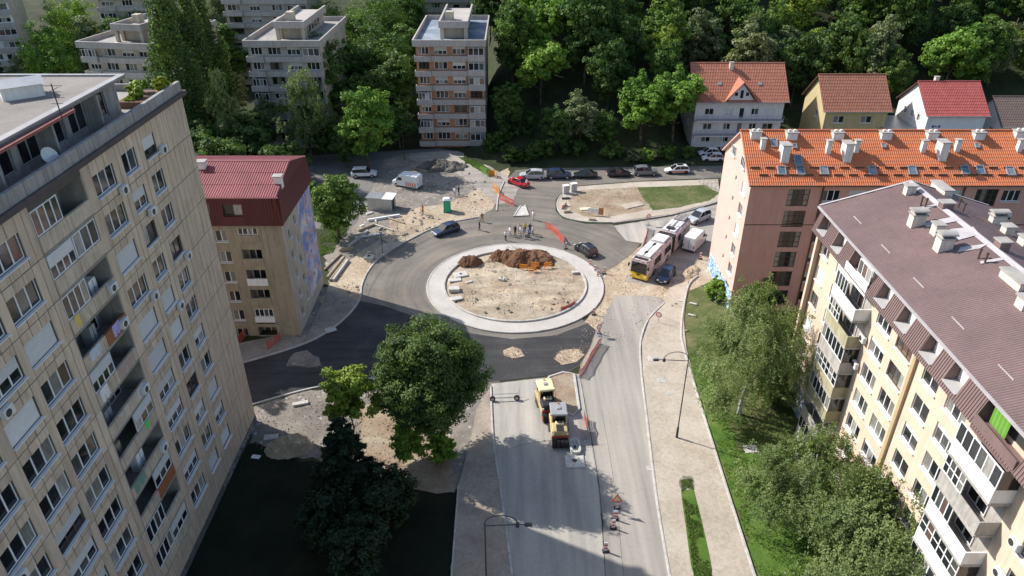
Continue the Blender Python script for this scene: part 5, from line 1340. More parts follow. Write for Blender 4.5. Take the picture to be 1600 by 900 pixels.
plant('shrub', (p.x, p.y, 0), broad_crown(15, 1.5, 1.5, 1.5, 1.5, 5000, 0.12, L_BIRCH, 14, 0.45), None, 'shrub against the corner of the cream block', 'shrub')
for x, y, r, h, lb in ((1120, 455, 1.3, 1.3, 'low shrub at the graffiti end of the pink block'), (1150, 440, 1.7, 2.0, 'tall shrub against the pink gable'), (1190, 470, 1.8, 2.2, 'dense bush below the pink block next to the birch'), (1222, 520, 1.4, 1.8, 'bush in the gap between the pink and the cream block')):
    p = G(x, y, h * 0.8)
    plant('shrub', (p.x, p.y, 0), broad_crown(int(x), r, r, h, h, 5000, 0.12, L_BRIGHT if x < 1160 else L_MID, 14, 0.45), None, lb, 'shrub')

# street trees behind the left tower: the photo shows their shade on the verge
for q, (x, y, sz) in enumerate(((-40.0, 65.0, 1.0), (-46.5, 66.2, 1.1))):
    plant('street_tree', (x, y, 0), broad_crown(150 + q, 3.8 * sz, 3.4, 6.5 * sz, 10.5 * sz, 15000, 0.2, L_MID, 30, 0.36), trunk_mesh(150 + q, 14 * sz, 0.25, 2.5), ('nearer', 'farther')[q] + ' street tree hidden behind the left tower, shading the verge', 'tree')
# trees round the left blocks
pop = [poplar_crown(20, 4.3, 27, 1.5, 16000, 0.22, L_POPLAR), poplar_crown(21, 3.8, 24, 1.5, 14000, 0.22, L_POPLAR)]
ptr = trunk_mesh(20, 22, 0.35, 1.2, limbs=4)
for k, (x, y, s, lb) in enumerate(((304, 250, 1.18, 'tallest poplar right behind the tower roof corner'), (330, 228, 1.18, 'poplar standing second from the left tower'), (352, 215, 0.98, 'poplar between the tall pair and the middle block'))):
    p = G(x, y)
    plant('poplar_tree', (p.x, p.y, 0), pop[k % 2], ptr, lb, 'tree', None, (s, s, s), k * 2.0)
for x, y, r, h, m, kind, lb in ((368, 262, 2.8, 8.5, L_BIRCH, 'b', 'slender pale tree at the left side of the middle block'),
                                (330, 290, 4.5, 4.2, L_DARK, 'r', 'dark tree at the foot of the poplars'),
                                (400, 275, 4.0, 3.6, L_DARK, 'r', 'dark bushy tree below the middle block'),
                                (487, 250, 4.4, 8.6, L_BIRCH, 'b', 'grey-green birch in front of the middle block'),
                                (577, 268, 4.7, 7.3, L_BRIGHT, 'r', 'bright green leafy tree left of the orange and grey block'),
                                (530, 372, 3.9, 4.2, L_MID, 'r', 'round green tree behind the mural wall'),
                                (455, 290, 3.5, 3.2, L_DARK, 'r', 'shaded tree between the birch and the red roof'),
                                (605, 165, 7.5, 9.0, L_DARK, 'r', 'huge dark tree between the two middle blocks'),
                                (560, 150, 7.0, 9.5, L_MID, 'r', 'tall dense tree behind the bright leafy tree'),
                                (522, 218, 5.0, 9.5, L_DARK, 'r', 'dark tree filling the gap beside the birch'),
                                (625, 205, 4.5, 7.5, L_DARK, 'r', 'dark tree against the left side of the orange and grey block'),
                                (590, 118, 8.5, 10.0, L_MID, 'r', 'wide tree crown at the top edge between the middle blocks'),
                                (525, 122, 7.5, 9.5, L_MID, 'r', 'grey-green crown right of the middle block penthouse'),
                                (420, 240, 3.0, 4.5, L_SILVER, 'r', 'pale tree against the lower left of the middle block'),
                                (100, 165, 6.0, 8.5, L_BRIGHT, 'r', 'light green tree between the corner tower and the stepped block'),
                                (50, 160, 3.2, 5.0, L_SILVER, 'r', 'grey-green tree above the left tower roof'),
                                (8, 165, 3.6, 9.0, L_SPRUCE, 's', 'dark conifer at the left edge above the tower roof'),
                                (385, 110, 6.0, 7.5, L_SILVER, 'r', 'grey-green tree between poplars and the middle block'),
                                (345, 85, 6.5, 8.0, L_SILVER, 'r', 'pale tree behind the poplars at the top edge'),
                                (640, 95, 7.0, 9.0, L_MID, 'r', 'tall tree left of the blue-grey roof at the top edge'),
                                (250, 120, 6.0, 8.0, L_MID, 'r', 'tree between the stepped block and the poplars'),
                                (130, 110, 7.0, 9.0, L_BRIGHT, 'r', 'light tree behind the stepped block at the top left'),
                                (270, 300, 4.0, 5.0, L_DARK, 'r', 'dark tree between the poplars and the left tower'),
                                (360, 310, 4.5, 4.5, L_DARK, 'r', 'dark tree behind the ridge of the red roof'),
                                (430, 310, 3.5, 3.5, L_DARK, 'r', 'dark bush behind the right end of the red roof')):
    p = G(x, y); sd = int(x * 7 + y)
    if kind == 'b': cr = birch_crown(sd, r, h * 0.85, h + 1, 900, 18, 0.15, m)
    elif kind == 's': cr = spruce_crown(sd, r, h * 1.8, 1, 9000, 0.25, m)
    else: cr = broad_crown(sd, r, r, h, h + 1.2, 15000, 0.2, m, 30, 0.36, clumps=11)
    plant('leafy_tree' if kind == 'r' else ('birch_tree' if kind == 'b' else 'spruce_tree'), (p.x, p.y, 0), cr, trunk_mesh(sd, h * 1.6, 0.25, r * 0.6), lb, 'tree')

# the wood on the slope: each tree its own object, crowns shared between look-alikes
wood = []
for sd, m in ((40, L_MID), (41, L_DARK), (42, L_BRIGHT), (43, L_MID), (44, L_LIME), (45, L_SILVER), (46, L_DARK)):
    wood.append((broad_crown(sd, 4.3, 4.3, 5.4, 7.0, 13000, 0.22, m, 30, 0.36, clumps=10), trunk_mesh(sd, 9, 0.22, 2.8)))
feat = [(845, 165, 5.6, 1.05, 2, 'yellow-green rounded tree standing out at the edge of the dark wood'), (905, 232, 4.3, 0.85, 5, 'grey-green tree above the parked cars'), (1000, 225, 5.0, 1.05, 2, 'fresh green tree left of the white house'), (1050, 222, 4.6, 1.1, 2, 'leafy green tree touching the white house'), (830, 60, 6.5, 1.2, 2, 'light green tree crown at the top right of the orange and grey block'), (1030, 110, 6.5, 1.15, 0, 'big mid-green tree in the middle of the wood'), (960, 130, 5, 1.1, 1, 'dark tree in the middle of the wood'), (870, 238, 3.6, 0.7, 1, 'low dark tree behind the second parked car'), (1230, 130, 4.5, 0.95, 5, 'silvery bush tree behind the white house'), (1265, 120, 4.2, 0.8, 4, 'yellow-green tree behind the ochre house'), (1150, 95, 5, 0.9, 0, 'green tree just above the ridge of the white house'), (1310, 112, 4, 0.7, 2, 'bright bush above the ochre roof'), (1275, 205, 2.6, 0.5, 4, 'yellow-green little tree left of the ochre house'), (940, 236, 3.2, 0.6, 1, 'low dark tree behind the third parked car')]
def hillpt(x, y):
    """where the view line through a photo pixel meets the slope"""
    d = ray(x, y); t = 60.0
    for _ in range(600):
        q = Vector((0, 0, CAM_H)) + d * t
        if q.z <= hill(q.x, q.y): break
        t += 0.5
    return q
spots = []
for x, y, r, s, k, lb in feat:
    q = hillpt(x, y)
    if x > 1100 and y > 150: q = G(x, y)
    spots.append((q.x, q.y))
    plant('leafy_tree', zg(q), wood[k][0], wood[k][1], lb, 'tree', None, (s * 1.05, s * 1.05, s), x * 0.37)
rr = random.Random(77)
fk = 0; tries = 0
nearX = ['in the dark wood on the slope']
while fk < 175 and tries < 9000:
    tries += 1
    x = rr.uniform(-6, 165); y = rr.uniform(127, 238)
    y0_ = 128 if x < 31 else 147
    if y < y0_ or (x < -1.5 and y < 160) or abs(x) > y * 0.78: continue
    if any((x - a_) ** 2 + (y - b_) ** 2 < (4.6 if y < 200 else 6.0) ** 2 for a_, b_ in spots): continue
    spots.append((x, y)); fk += 1
    k = rr.choice((0, 0, 1, 1, 1, 2, 3, 3, 5, 6, 6, 4)) if y > 135 else rr.choice((1, 0, 6))
    s = rr.uniform(0.85, 1.35) if y > 140 else rr.uniform(0.7, 1.0)
    t_ = plant('wood_tree', zg((x, y)), wood[k][0], wood[k][1], 'tree of the wood on the slope', 'tree', 'trees of the wood', (s, s, s * rr.uniform(0.95, 1.3)), rr.uniform(0, 6.28))
    u_ = px(t_)
    hue = ('mid-green', 'dark green', 'bright green', 'mid-green', 'yellow-green', 'silvery green', 'dark green')[k]
    tier = 'low down' if y - y0_ < 14 else ('halfway up' if y - y0_ < 40 else 'high up')
    where = 'by the orange-grey block' if u_ < 950 else ('left of the white house' if u_ < 1075 else ('above the white house' if u_ < 1250 else ('above the ochre house' if u_ < 1400 else 'above the red roof')))
    LATER.append((t_, hue + ' tree ' + tier + ' the wooded slope ' + where, hue + ' trees ' + tier + ' ' + where))
for q, (x, y, k, s_) in enumerate(((255, 225, 1, 1.0), (278, 185, 0, 1.1), (362, 190, 5, 1.0), (395, 255, 1, 0.8), (365, 140, 3, 1.2), (250, 165, 2, 1.0), (510, 250, 1, 0.75), (548, 185, 1, 1.3), (503, 165, 0, 1.25), (585, 215, 6, 1.1), (612, 185, 1, 1.3), (632, 150, 3, 1.25), (565, 240, 6, 0.7), (500, 135, 5, 1.2), (625, 232, 1, 0.7), (545, 262, 6, 0.6), (210, 130, 0, 1.2), (170, 118, 5, 1.2), (325, 270, 6, 0.8), (290, 275, 1, 0.8))):
    p = G(x, y)
    t_ = plant('leafy_tree', (p.x, p.y, 0), wood[k][0], wood[k][1], 'tree', 'tree', 'trees between the blocks', (s_ * 1.1, s_ * 1.1, s_), q * 1.3)
    hue = ('mid-green', 'dark green', 'bright green', 'mid-green', 'yellow-green', 'silvery green', 'dark green')[k]
    wh = 'round the poplars' if x < 400 else 'between the two middle blocks'
    LATER.append((t_, hue + ' tree ' + wh, hue + ' filler trees ' + wh if False else hue + ' trees standing ' + wh))
bl = spruce_crown(60, 3.0, 11, 0.5, 9000, 0.24, L_BLUE)
for x, y, s, lb in ((1352, 122, 1.0, 'taller blue-grey spruce behind the ochre house'), (1371, 124, 0.7, 'smaller blue-grey spruce beside the taller one')):
    q = hillpt(x, y); plant('blue_spruce', zg((q.x, q.y)), bl, ptr if False else trunk_mesh(61, 9, 0.18, 0.3, limbs=2), lb, 'tree', None, (s, s, s))
# undergrowth along the foot of the wood
for k, (x, y, r, m) in enumerate(((800, 258, 2.2, L_DARK), (825, 256, 2.0, L_DARK), (1012, 256, 1.7, L_BRIGHT), (1040, 254, 2.0, L_MID), (985, 256, 1.8, L_SILVER), (850, 250, 2.6, L_DARK), (895, 250, 2.4, L_DARK), (955, 252, 2.2, L_MID), (1075, 250, 1.6, L_MID), (770, 240, 2.4, L_DARK), (790, 225, 2.6, L_DARK), (820, 215, 2.8, L_DARK))):
    q = hillpt(x, y - 4)
    plant('bush', zg((q.x, q.y)), broad_crown(80 + k, r, r * 0.9, r * 0.7, r * 0.6, 3500, 0.17, m, 12, 0.45), None, 'bush at the foot of the wooded slope', 'bush', 'bushes along the foot of the slope'); LATER.append((LASTP[0], 'bush at the foot of the wooded slope', 'bushes at the foot of the wooded slope'))

# ------------------------------------------------------------------ vehicles
def paint(name, c, rough=0.28): return mat(name, c, rough, 0.04, spec=0.5, coat=0.6)
M_TYRE = mat('tyre', (0.02, 0.02, 0.02), 0.85, 0.2)
M_RIM = mat('rim', (0.42, 0.42, 0.43), 0.35, 0.1, metal=0.6)
M_CARGL = mat('car_glass', (0.015, 0.018, 0.022), 0.06, 0.1, spec=0.7)
M_HEAD = mat('headlight', (0.70, 0.71, 0.72), 0.15, 0.05, spec=0.7)
M_TAIL = mat('tail_light', (0.35, 0.02, 0.02), 0.25, 0.05, spec=0.6)
M_BLACKP = mat('black_plastic', (0.025, 0.025, 0.027), 0.6, 0.15)
M_PLATE = mat('number_plate', (0.66, 0.66, 0.65), 0.5, 0.04)
def wheel_meshes(r, w):
    k = ('wheel', round(r, 3), w)
    if k not in MESH:
        MESH[k] = (MB().tube((0, -w / 2, 0), (0, w / 2, 0), r, n=16).mesh('wheel', M_TYRE), MB().tube((0, -w / 2 - 0.01, 0), (0, -w / 2 - 0.025, 0), r * 0.62, n=12).tube((0, w / 2 + 0.01, 0), (0, w / 2 + 0.025, 0), r * 0.62, n=12).mesh('rim', M_RIM))
    return MESH[k]
def add_wheel(t, x, y, r, w=0.2):
    a_, b_ = wheel_meshes(r, w)
    o = link('wheel', a_, t, (x, y, r)); link('rim', b_, o); return o
def loft(secs, cap=True):
    """secs: list of rings (same count) -> closed skin"""
    n = len(secs[0]); vs = [p for s in secs for p in s]; fs = []
    for i in range(len(secs) - 1):
        for k in range(n): fs.append((i * n + k, i * n + (k + 1) % n, (i + 1) * n + (k + 1) % n, (i + 1) * n + k))
    if cap: fs += [tuple(range(n - 1, -1, -1)), tuple(range((len(secs) - 1) * n, len(secs) * n))]
    return MB().add(vs, fs)
CARK = {
 # stations: (x, half width, belt z); roof line: (x, z, half width)
 'hatch': dict(L=3.85, st=[(-1.92, 0.62, 0.70), (-1.80, 0.76, 0.82), (-1.2, 0.80, 0.88), (0.0, 0.81, 0.88), (0.75, 0.80, 0.86), (1.35, 0.76, 0.76), (1.78, 0.68, 0.64), (1.92, 0.54, 0.55)], roof=[(-1.78, 0.86, 0.70), (-1.45, 1.34, 0.60), (-0.7, 1.44, 0.62), (0.15, 1.41, 0.62), (0.98, 0.86, 0.70)]),
 'sedan': dict(L=4.2, st=[(-2.10, 0.60, 0.74), (-1.95, 0.74, 0.84), (-1.3, 0.79, 0.88), (0.0, 0.81, 0.86), (0.8, 0.80, 0.84), (1.5, 0.75, 0.74), (1.95, 0.66, 0.62), (2.10, 0.52, 0.53)], roof=[(-1.45, 0.88, 0.66), (-0.85, 1.31, 0.58), (-0.3, 1.36, 0.60), (0.25, 1.33, 0.60), (1.05, 0.85, 0.68)]),
 'suv': dict(L=4.2, st=[(-2.10, 0.68, 0.86), (-2.0, 0.80, 0.96), (-1.3, 0.85, 1.02), (0.0, 0.86, 1.02), (0.8, 0.85, 1.0), (1.45, 0.82, 0.93), (1.95, 0.76, 0.84), (2.10, 0.62, 0.70)], roof=[(-2.0, 1.0, 0.74), (-1.72, 1.50, 0.64), (-0.7, 1.62, 0.67), (0.2, 1.58, 0.67), (1.02, 1.0, 0.75)]),
 'estate': dict(L=4.2, st=[(-2.10, 0.64, 0.74), (-1.98, 0.77, 0.86), (-1.3, 0.81, 0.90), (0.0, 0.82, 0.89), (0.8, 0.81, 0.86), (1.45, 0.76, 0.76), (1.93, 0.67, 0.64), (2.10, 0.53, 0.54)], roof=[(-1.98, 0.9, 0.70), (-1.65, 1.34, 0.61), (-0.7, 1.44, 0.62), (0.2, 1.40, 0.62), (1.03, 0.86, 0.69)]),
}
def car(kind, p, heading, pm, label, cat='car', group='cars', name='parked_car', marks=None, roofbox=False):
    c = CARK[kind]; t = thing(name, p, label, cat, group, heading)
    base = 0.24
    if ('body', kind) not in MESH:
        secs = []
        for x, hw, bz in c['st']:
            secs.append([(x, -hw * 0.92, base), (x, -hw, base + 0.18), (x, -hw, (base + bz) / 2 + 0.08), (x, -hw * 0.94, bz), (x, hw * 0.94, bz), (x, hw, (base + bz) / 2 + 0.08), (x, hw, base + 0.18), (x, hw * 0.92, base)])
        MESH[('body', kind)] = loft(secs)
        ro = c['roof']; bl = lambda x: min(b for a_, h_, b in c['st'] if True) 
        gs = []
        for x, z, hw in ro:
            zb = np.interp(x, [s[0] for s in c['st']], [s[2] for s in c['st']]) - 0.03
            wb = np.interp(x, [s[0] for s in c['st']], [s[1] for s in c['st']]) * 0.93
            gs.append([(x, -wb, zb), (x, -hw, z), (x, hw, z), (x, wb, zb)])
        MESH[('glass', kind)] = loft(gs)
        # roof panel and pillars sit proud of the glass
        rp = MB(); mid = ro[1:-1]
        vs = []
        for x, z, hw in mid: vs += [(x, -hw - 0.01, z - 0.03), (x, -hw * 0.9, z + 0.025), (x, 0, z + 0.05), (x, hw * 0.9, z + 0.025), (x, hw + 0.01, z - 0.03)]
        fs = []
        for i in range(len(mid) - 1):
            for k in range(4): fs.append((i * 5 + k, (i + 1) * 5 + k, (i + 1) * 5 + k + 1, i * 5 + k + 1))
        rp.add(vs, fs)
        for i, (x, z, hw) in enumerate(ro):
            pass
        for i0, i1 in ((0, 1), (len(ro) - 1, len(ro) - 2)):
            for sgn in (-1, 1):
                a0 = gs[i0][0]; a1 = gs[i1][1]
                q0 = Vector((a0[0], sgn * abs(a0[1]) * 1.0, a0[2])); q1 = Vector((a1[0], sgn * (abs(a1[1]) + 0.005), a1[2]))
                rp.tube(q0, q1, 0.05, n=5)
        xm = -0.35
        for sgn in (-1, 1): rp.tube((xm, sgn * 0.765 * (1.05 if kind == 'suv' else 1), c['st'][3][2] - 0.02), (xm, sgn * (ro[2][2] + 0.008), ro[2][1] - 0.02), 0.04, n=5)
        MESH[('roof', kind)] = rp
    body = MESH[('body', kind)].build('body', pm, t, smooth=False)
    bv = body.modifiers.new('bevel', 'BEVEL'); bv.width = 0.05; bv.segments = 2; bv.limit_method = 'ANGLE'; bv.angle_limit = R(28)
    MESH[('glass', kind)].build('windows', M_CARGL, t)
    MESH[('roof', kind)].build('roof', pm, t)
    r = 0.31 if kind != 'suv' else 0.34
    st = c['st']
    for x in (-c['L'] / 2 + 0.68, c['L'] / 2 - 0.74):
        for y in (-0.70, 0.70): add_wheel(t, x, y * (1.06 if kind == 'suv' else 1), r)
        MB().tube((x, -0.835, r), (x, 0.835, r), r + 0.05, n=16).build('wheel_arch', M_BLACKP, t)
    fx, rx = st[-1][0], st[0][0]
    for y in (-0.48, 0.48):
        MB().bbox(fx - 0.16, fx + 0.015, y - 0.15, y + 0.15, 0.50, 0.64, 0.03).build('headlight', M_HEAD, t)
        MB().bbox(rx - 0.015, rx + 0.12, y - 0.12, y + 0.12, 0.62, 0.80, 0.02).build('tail_light', M_TAIL, t)
    MB().bbox(fx - 0.12, fx + 0.03, -0.5, 0.5, 0.24, 0.42, 0.03).build('front_grille', M_BLACKP, t)
    for xx in (fx + 0.031, rx - 0.02): MB().box(xx - 0.008, xx + 0.008, -0.24, 0.24, 0.36, 0.46).build('number_plate', M_PLATE, t)
    for y in (-1, 1): MB().bbox(0.62, 0.80, y * 0.88 - 0.08, y * 0.88 + 0.08, 0.88, 1.0, 0.03).build('door_mirror', pm, t)
    if marks: MB().box(-1.5, 1.2, -0.835, -0.825, 0.42, 0.62).box(-1.5, 1.2, 0.825, 0.835, 0.42, 0.62).build('side_stripe', marks, t)
    if roofbox: MB().bbox(-0.9, 0.1, -0.3, 0.3, c['roof'][2][1] + 0.05, c['roof'][2][1] + 0.25, 0.06).build('light_bar', M_BLACKP, t)
    return t
P_BLACK = paint('black_paint', (0.018, 0.018, 0.022)); P_DBLUE = paint('dark_blue_paint', (0.025, 0.04, 0.085)); P_SILVER = paint('silver_paint', (0.44, 0.45, 0.46)); P_RED = paint('red_paint', (0.45, 0.012, 0.018)); P_WHITE = paint('white_paint', (0.74, 0.74, 0.73)); P_GREY = paint('grey_paint', (0.16, 0.165, 0.175)); P_GREEN = paint('dark_green_paint', (0.02, 0.03, 0.025))
M_ORANGE = mat('orange_stripe', (0.65, 0.14, 0.05), 0.5, 0.1)
def hd(x0, y0, x1, y1):
    a_, b_ = G(x0, y0), G(x1, y1); return math.atan2(b_.y - a_.y, b_.x - a_.x)
car('hatch', G(915, 395), hd(930, 404, 902, 386), P_BLACK, 'black hatchback driving round the east side of the roundabout', name='car')
car('estate', G(697, 364), hd(713, 358, 682, 368), P_DBLUE, 'dark blue estate car on the west side of the ring', name='car')
car('sedan', G(810, 289), hd(824, 293, 797, 283), P_RED, 'bright red car at the start of the north lane', name='car')
car('suv', G(1091, 345), hd(1103, 339, 1078, 350), P_SILVER, 'silver car on the side road behind the trolleybus', name='car')
car('hatch', G(1040, 435), hd(1046, 427, 1034, 443), P_DBLUE, 'dark blue hatchback next to the front of the trolleybus', name='car')
yk = 116.3
for x, y, kd, pm, lb in ((831, 279, 'suv', P_SILVER, 'silver car parked right behind the red car'), (873, 278, 'suv', P_DBLUE, 'dark blue car, second in the parked row under the trees'), (914, 277, 'sedan', P_GREEN, 'very dark sedan, third in the parked row under the trees'), (967, 275, 'estate', P_BLACK, 'black estate parked before the gap in the trees'), (1008, 273, 'suv', P_GREY, 'grey car parked next to the white marked car')):
    car(kd, G(x, y), R(180 if x in (831, 914) else 2), pm, lb, group='cars parked along the slope')
car('estate', G(1057, 270), R(184), P_WHITE, 'white car with orange markings at the right end of the parked row', group='cars parked along the slope', marks=M_ORANGE, roofbox=True)
car('hatch', G(1113, 251), R(178), P_WHITE, 'white car parked in front of the white house', group='cars at the white house')
car('hatch', G(1107, 243), R(182), P_WHITE, 'white car partly hidden behind the other one at the white house', group='cars at the white house')

def van(p, heading, label, pm, length=5.0, h=2.25, group='vans', marks=None):
    t = thing('van', p, label, 'van', group, heading)
    L = length / 2; w = 0.9
    secs = []
    for x, bz, tz, hw in ((-L, 0.35, h - 0.05, w * 0.95), (-L + 0.1, 0.3, h, w), (L - 1.75, 0.3, h, w), (L - 1.4, 0.3, h - 0.08, w * 0.99), (L - 0.75, 0.3, 1.25, w * 0.97), (L - 0.1, 0.32, 1.0, w * 0.9), (L, 0.36, 0.85, w * 0.8)):
        secs.append([(x, -hw, bz), (x, -hw, (bz + tz) / 2), (x, -hw * 0.97, tz - 0.1), (x, -hw * 0.88, tz), (x, hw * 0.88, tz), (x, hw * 0.97, tz - 0.1), (x, hw, (bz + tz) / 2), (x, hw, bz)])
    b = loft(secs).build('body', pm, t); bv = b.modifiers.new('bevel', 'BEVEL'); bv.width = 0.04; bv.segments = 2; bv.limit_method = 'ANGLE'
    MB().add([(L - 1.34, -w * 0.78, h - 0.13), (L - 1.34, w * 0.78, h - 0.13), (L - 0.76, w * 0.86, 1.30), (L - 0.76, -w * 0.86, 1.30)], [(0, 3, 2, 1)]).build('windscreen', M_CARGL, t, (0.03, 0, 0.02))
    for s in (-1, 1):
        MB().box(L - 1.95, L - 1.22, s * w * 1.0 - 0.012, s * w * 1.0 + 0.012, 1.25, 1.75).build('side_window', M_CARGL, t)
        MB().bbox(L - 0.12, L + 0.02, s * 0.6 - 0.14, s * 0.6 + 0.14, 0.72, 0.9, 0.03).build('headlight', M_HEAD, t)
        MB().bbox(-L - 0.015, -L + 0.05, s * 0.76 - 0.07, s * 0.76 + 0.07, 0.75, 1.2, 0.015).build('tail_light', M_TAIL, t)
        MB().bbox(L - 1.2, L - 1.0, s * 1.03 - 0.08, s * 1.03 + 0.08, 1.2, 1.5, 0.03).build('door_mirror', M_BLACKP, t)
        for x in (-L + 0.9, L - 0.8): add_wheel(t, x, s * 0.78, 0.33)
        if marks: 
            for q in range(5): MB().add([(-L + 0.25 + q * 0.42, s * (w + 0.006), 0.45), (-L + 0.47 + q * 0.42, s * (w + 0.006), 0.45), (-L + 0.68 + q * 0.42, s * (w + 0.004), 1.15), (-L + 0.46 + q * 0.42, s * (w + 0.004), 1.15)], [(0, 1, 2, 3) if s < 0 else (3, 2, 1, 0)]).build('side_stripe', marks, t)
    MB().box(-L - 0.012, -L - 0.004, -0.02, 0.02, 0.5, h - 0.25).build('rear_door_seam', M_BLACKP, t)
    MB().box(-L - 0.02, -L - 0.005, -0.25, 0.25, 0.55, 0.68).build('number_plate', M_PLATE, t)
    MB().bbox(-L - 0.06, -L + 0.1, -0.85, 0.85, 0.28, 0.42, 0.03).build('bumper', M_BLACKP, t)
    return t
van(G(1085, 384), hd(1072, 398, 1098, 372), 'plain white panel van beside the rear of the trolleybus', P_WHITE, 4.9, 2.3)
van(G(637, 291), hd(650, 292, 622, 287), 'white van with red slanted stripes on the building site', P_WHITE, 4.9, 2.3, marks=M_ORANGE)
# pickup
t = thing('pickup_truck', G(570, 276), 'white pickup truck standing in shade behind the tool shed', 'pickup truck', None, R(3))
secs = []
for x, bz, tz, hw in ((-2.2, 0.4, 0.95, 0.8), (-0.3, 0.4, 0.98, 0.82), (1.3, 0.4, 0.95, 0.8), (2.1, 0.42, 0.8, 0.7)): secs.append([(x, -hw, bz), (x, -hw, tz), (x, hw, tz), (x, hw, bz)])
loft(secs).build('body', P_WHITE, t)
loft([[(x, -hw, 0.9), (x, -hw * 0.88, z), (x, hw * 0.88, z), (x, hw, 0.9)] for x, z, hw in ((-1.9, 1.5, 0.76), (-0.2, 1.6, 0.76), (0.4, 1.55, 0.76), (1.0, 0.95, 0.76))]).build('cab', M_CARGL, t)
MB().bbox(-1.85, 0.4, -0.66, 0.66, 1.5, 1.66, 0.05).build('roof', P_WHITE, t)
for x in (-1.4, 1.35):
    for y in (-0.72, 0.72): add_wheel(t, x, y, 0.34)

# articulated trolleybus
M_BUSW = paint('bus_white', (0.72, 0.71, 0.70)); M_BUSY = paint('bus_yellow', (0.80, 0.52, 0.015)); M_BUSG = mat('bus_roof_box', (0.78, 0.77, 0.75), 0.6, 0.06); M_BELL = mat('bellows', (0.05, 0.045, 0.045), 0.9, 0.2); M_ROOFG = mat('bus_roof_grey', (0.28, 0.255, 0.245), 0.7, 0.12)
def livery():
    m, t_, b = nt('bus_livery')
    f = noise_node(t_, coords(t_, (0.55, 1, 0.9), rnd=False), 1.3, 1, 0.3, 1.6)
    c = ramp(t_, f, [(0.0, (0.72, 0.70, 0.69)), (0.44, (0.60, 0.16, 0.15)), (0.50, (0.74, 0.72, 0.71)), (0.57, (0.08, 0.06, 0.06)), (0.60, (0.70, 0.45, 0.42)), (0.68, (0.74, 0.72, 0.71))])
    c.node.color_ramp.interpolation = 'CONSTANT'
    t_.links.new(c, b.inputs['Base Color']); b.inputs['Roughness'].default_value = 0.35
    return m
M_LIV = livery()
bf = Vector((16.15, 80.7, 0)); br = Vector((24.2, 93.5, 0))
bdir = (bf - br).normalized(); bhead = math.atan2(bdir.y, bdir.x)
bus = thing('trolleybus', bf - bdir * 4.4, 'white articulated trolleybus with yellow nose and red graphics waiting at the works', 'trolleybus', None, bhead)
def bus_section(x0, x1, nose):
    w = 1.2; z0_, z1_ = 0.35, 2.95
    sec = []
    prof = [(x0, 0.97), (x0 + 0.12, 1.0), (x1 - 0.5, 1.0), (x1, 0.9)] if nose else [(x0, 0.92), (x0 + 0.2, 1.0), (x1 - 0.05, 1.0), (x1, 0.98)]
    for x, k in prof: sec.append([(x, -w * k, z0_), (x, -w * k, 2.5), (x, -w * k * 0.9, z1_), (x, w * k * 0.9, z1_), (x, w * k, 2.5), (x, w * k, z0_)])
    o = loft(sec).build('body', M_LIV, bus)
    for s in (-1, 1):
        n_ = int((x1 - x0 - 0.9) / 1.15)
        for q in range(n_):
            xx = x0 + 0.45 + q * 1.15
            if (q % 4 == 1 and s < 0): MB().box(xx, xx + 1.05, s * (w + 0.012) - 0.01, s * (w + 0.012) + 0.01, 0.42, 2.4).build('door', M_CARGL, bus)
            elif q % 3 != 2: MB().box(xx, xx + 1.08, s * (w + 0.008) - 0.008, s * (w + 0.008) + 0.008, 1.35, 2.35).build('window', M_CARGL, bus)
    return o
bus_section(-3.9, 4.4, True); bus_section(-11.0, -5.1, False)
MB().box(4.38, 4.45, -1.1, 1.1, 0.36, 1.05).build('front_skirt', M_BUSY, bus)
MB().bbox(3.6, 4.47, -1.23, 1.23, 0.30, 0.95, 0.08).build('bumper', M_BUSY, bus)
MB().add([(4.46, -1.08, 1.1), (4.46, 1.08, 1.1), (4.36, 1.0, 2.72), (4.36, -1.0, 2.72)], [(0, 1, 2, 3)]).add([(4.42, -1.08, 1.1), (4.3, -1.14, 1.1), (4.25, -1.1, 2.6), (4.34, -1.0, 2.72)], [(3, 2, 1, 0)]).build('windscreen', M_CARGL, bus, (0.03, 0, 0))
MB().add([(4.50, -0.35, 0.98), (4.50, 0.35, 0.98), (4.52, 0, 0.70)], [(0, 2, 1)]).build('front_panel', M_BLACKP, bus)
MB().bbox(3.55, 4.3, -1.0, 1.0, 2.72, 2.98, 0.08).build('destination_box', M_BLACKP, bus)
for y in (-0.95, 0.95): MB().bbox(4.40, 4.50, y - 0.16, y + 0.16, 0.62, 0.78, 0.03).build('headlight', M_HEAD, bus); MB().bbox(4.45, 4.75, y * 1.4 - 0.08, y * 1.4 + 0.08, 1.9, 2.3, 0.03).build('mirror', M_BLACKP, bus)
bel = MB()
for q in range(7):
    xx = -5.1 + q * 0.171
    bel.box(xx, xx + 0.11, -1.16, 1.16, 0.45, 2.88); bel.box(xx + 0.11, xx + 0.171, -1.08, 1.08, 0.5, 2.8)
bel.build('bellows', M_BELL, bus)
for x0, x1 in ((-3.8, 3.5), (-10.9, -5.2)): MB().box(x0, x1, -0.98, 0.98, 2.95, 2.99).build('roof_deck', M_ROOFG, bus)
for x0, x1 in ((1.3, 3.3), (-0.9, 1.1), (-7.0, -5.4), (-9.0, -7.3)):
    for s in (-1, 1): MB().bbox(x0, x1, min(s * 0.08, s * 0.92), max(s * 0.08, s * 0.92), 2.99, 3.16, 0.05).build('roof_panel', M_BUSG, bus)
MB().bbox(-3.6, -1.5, -0.85, 0.85, 2.99, 3.25, 0.06).build('roof_unit', M_BUSG, bus)
for x in (2.3, -0.3): MB().bbox(x - 0.3, x + 0.3, -0.2, 0.2, 3.0, 3.22, 0.04).build('roof_hatch', M_BLACKP, bus)
tp = MB()
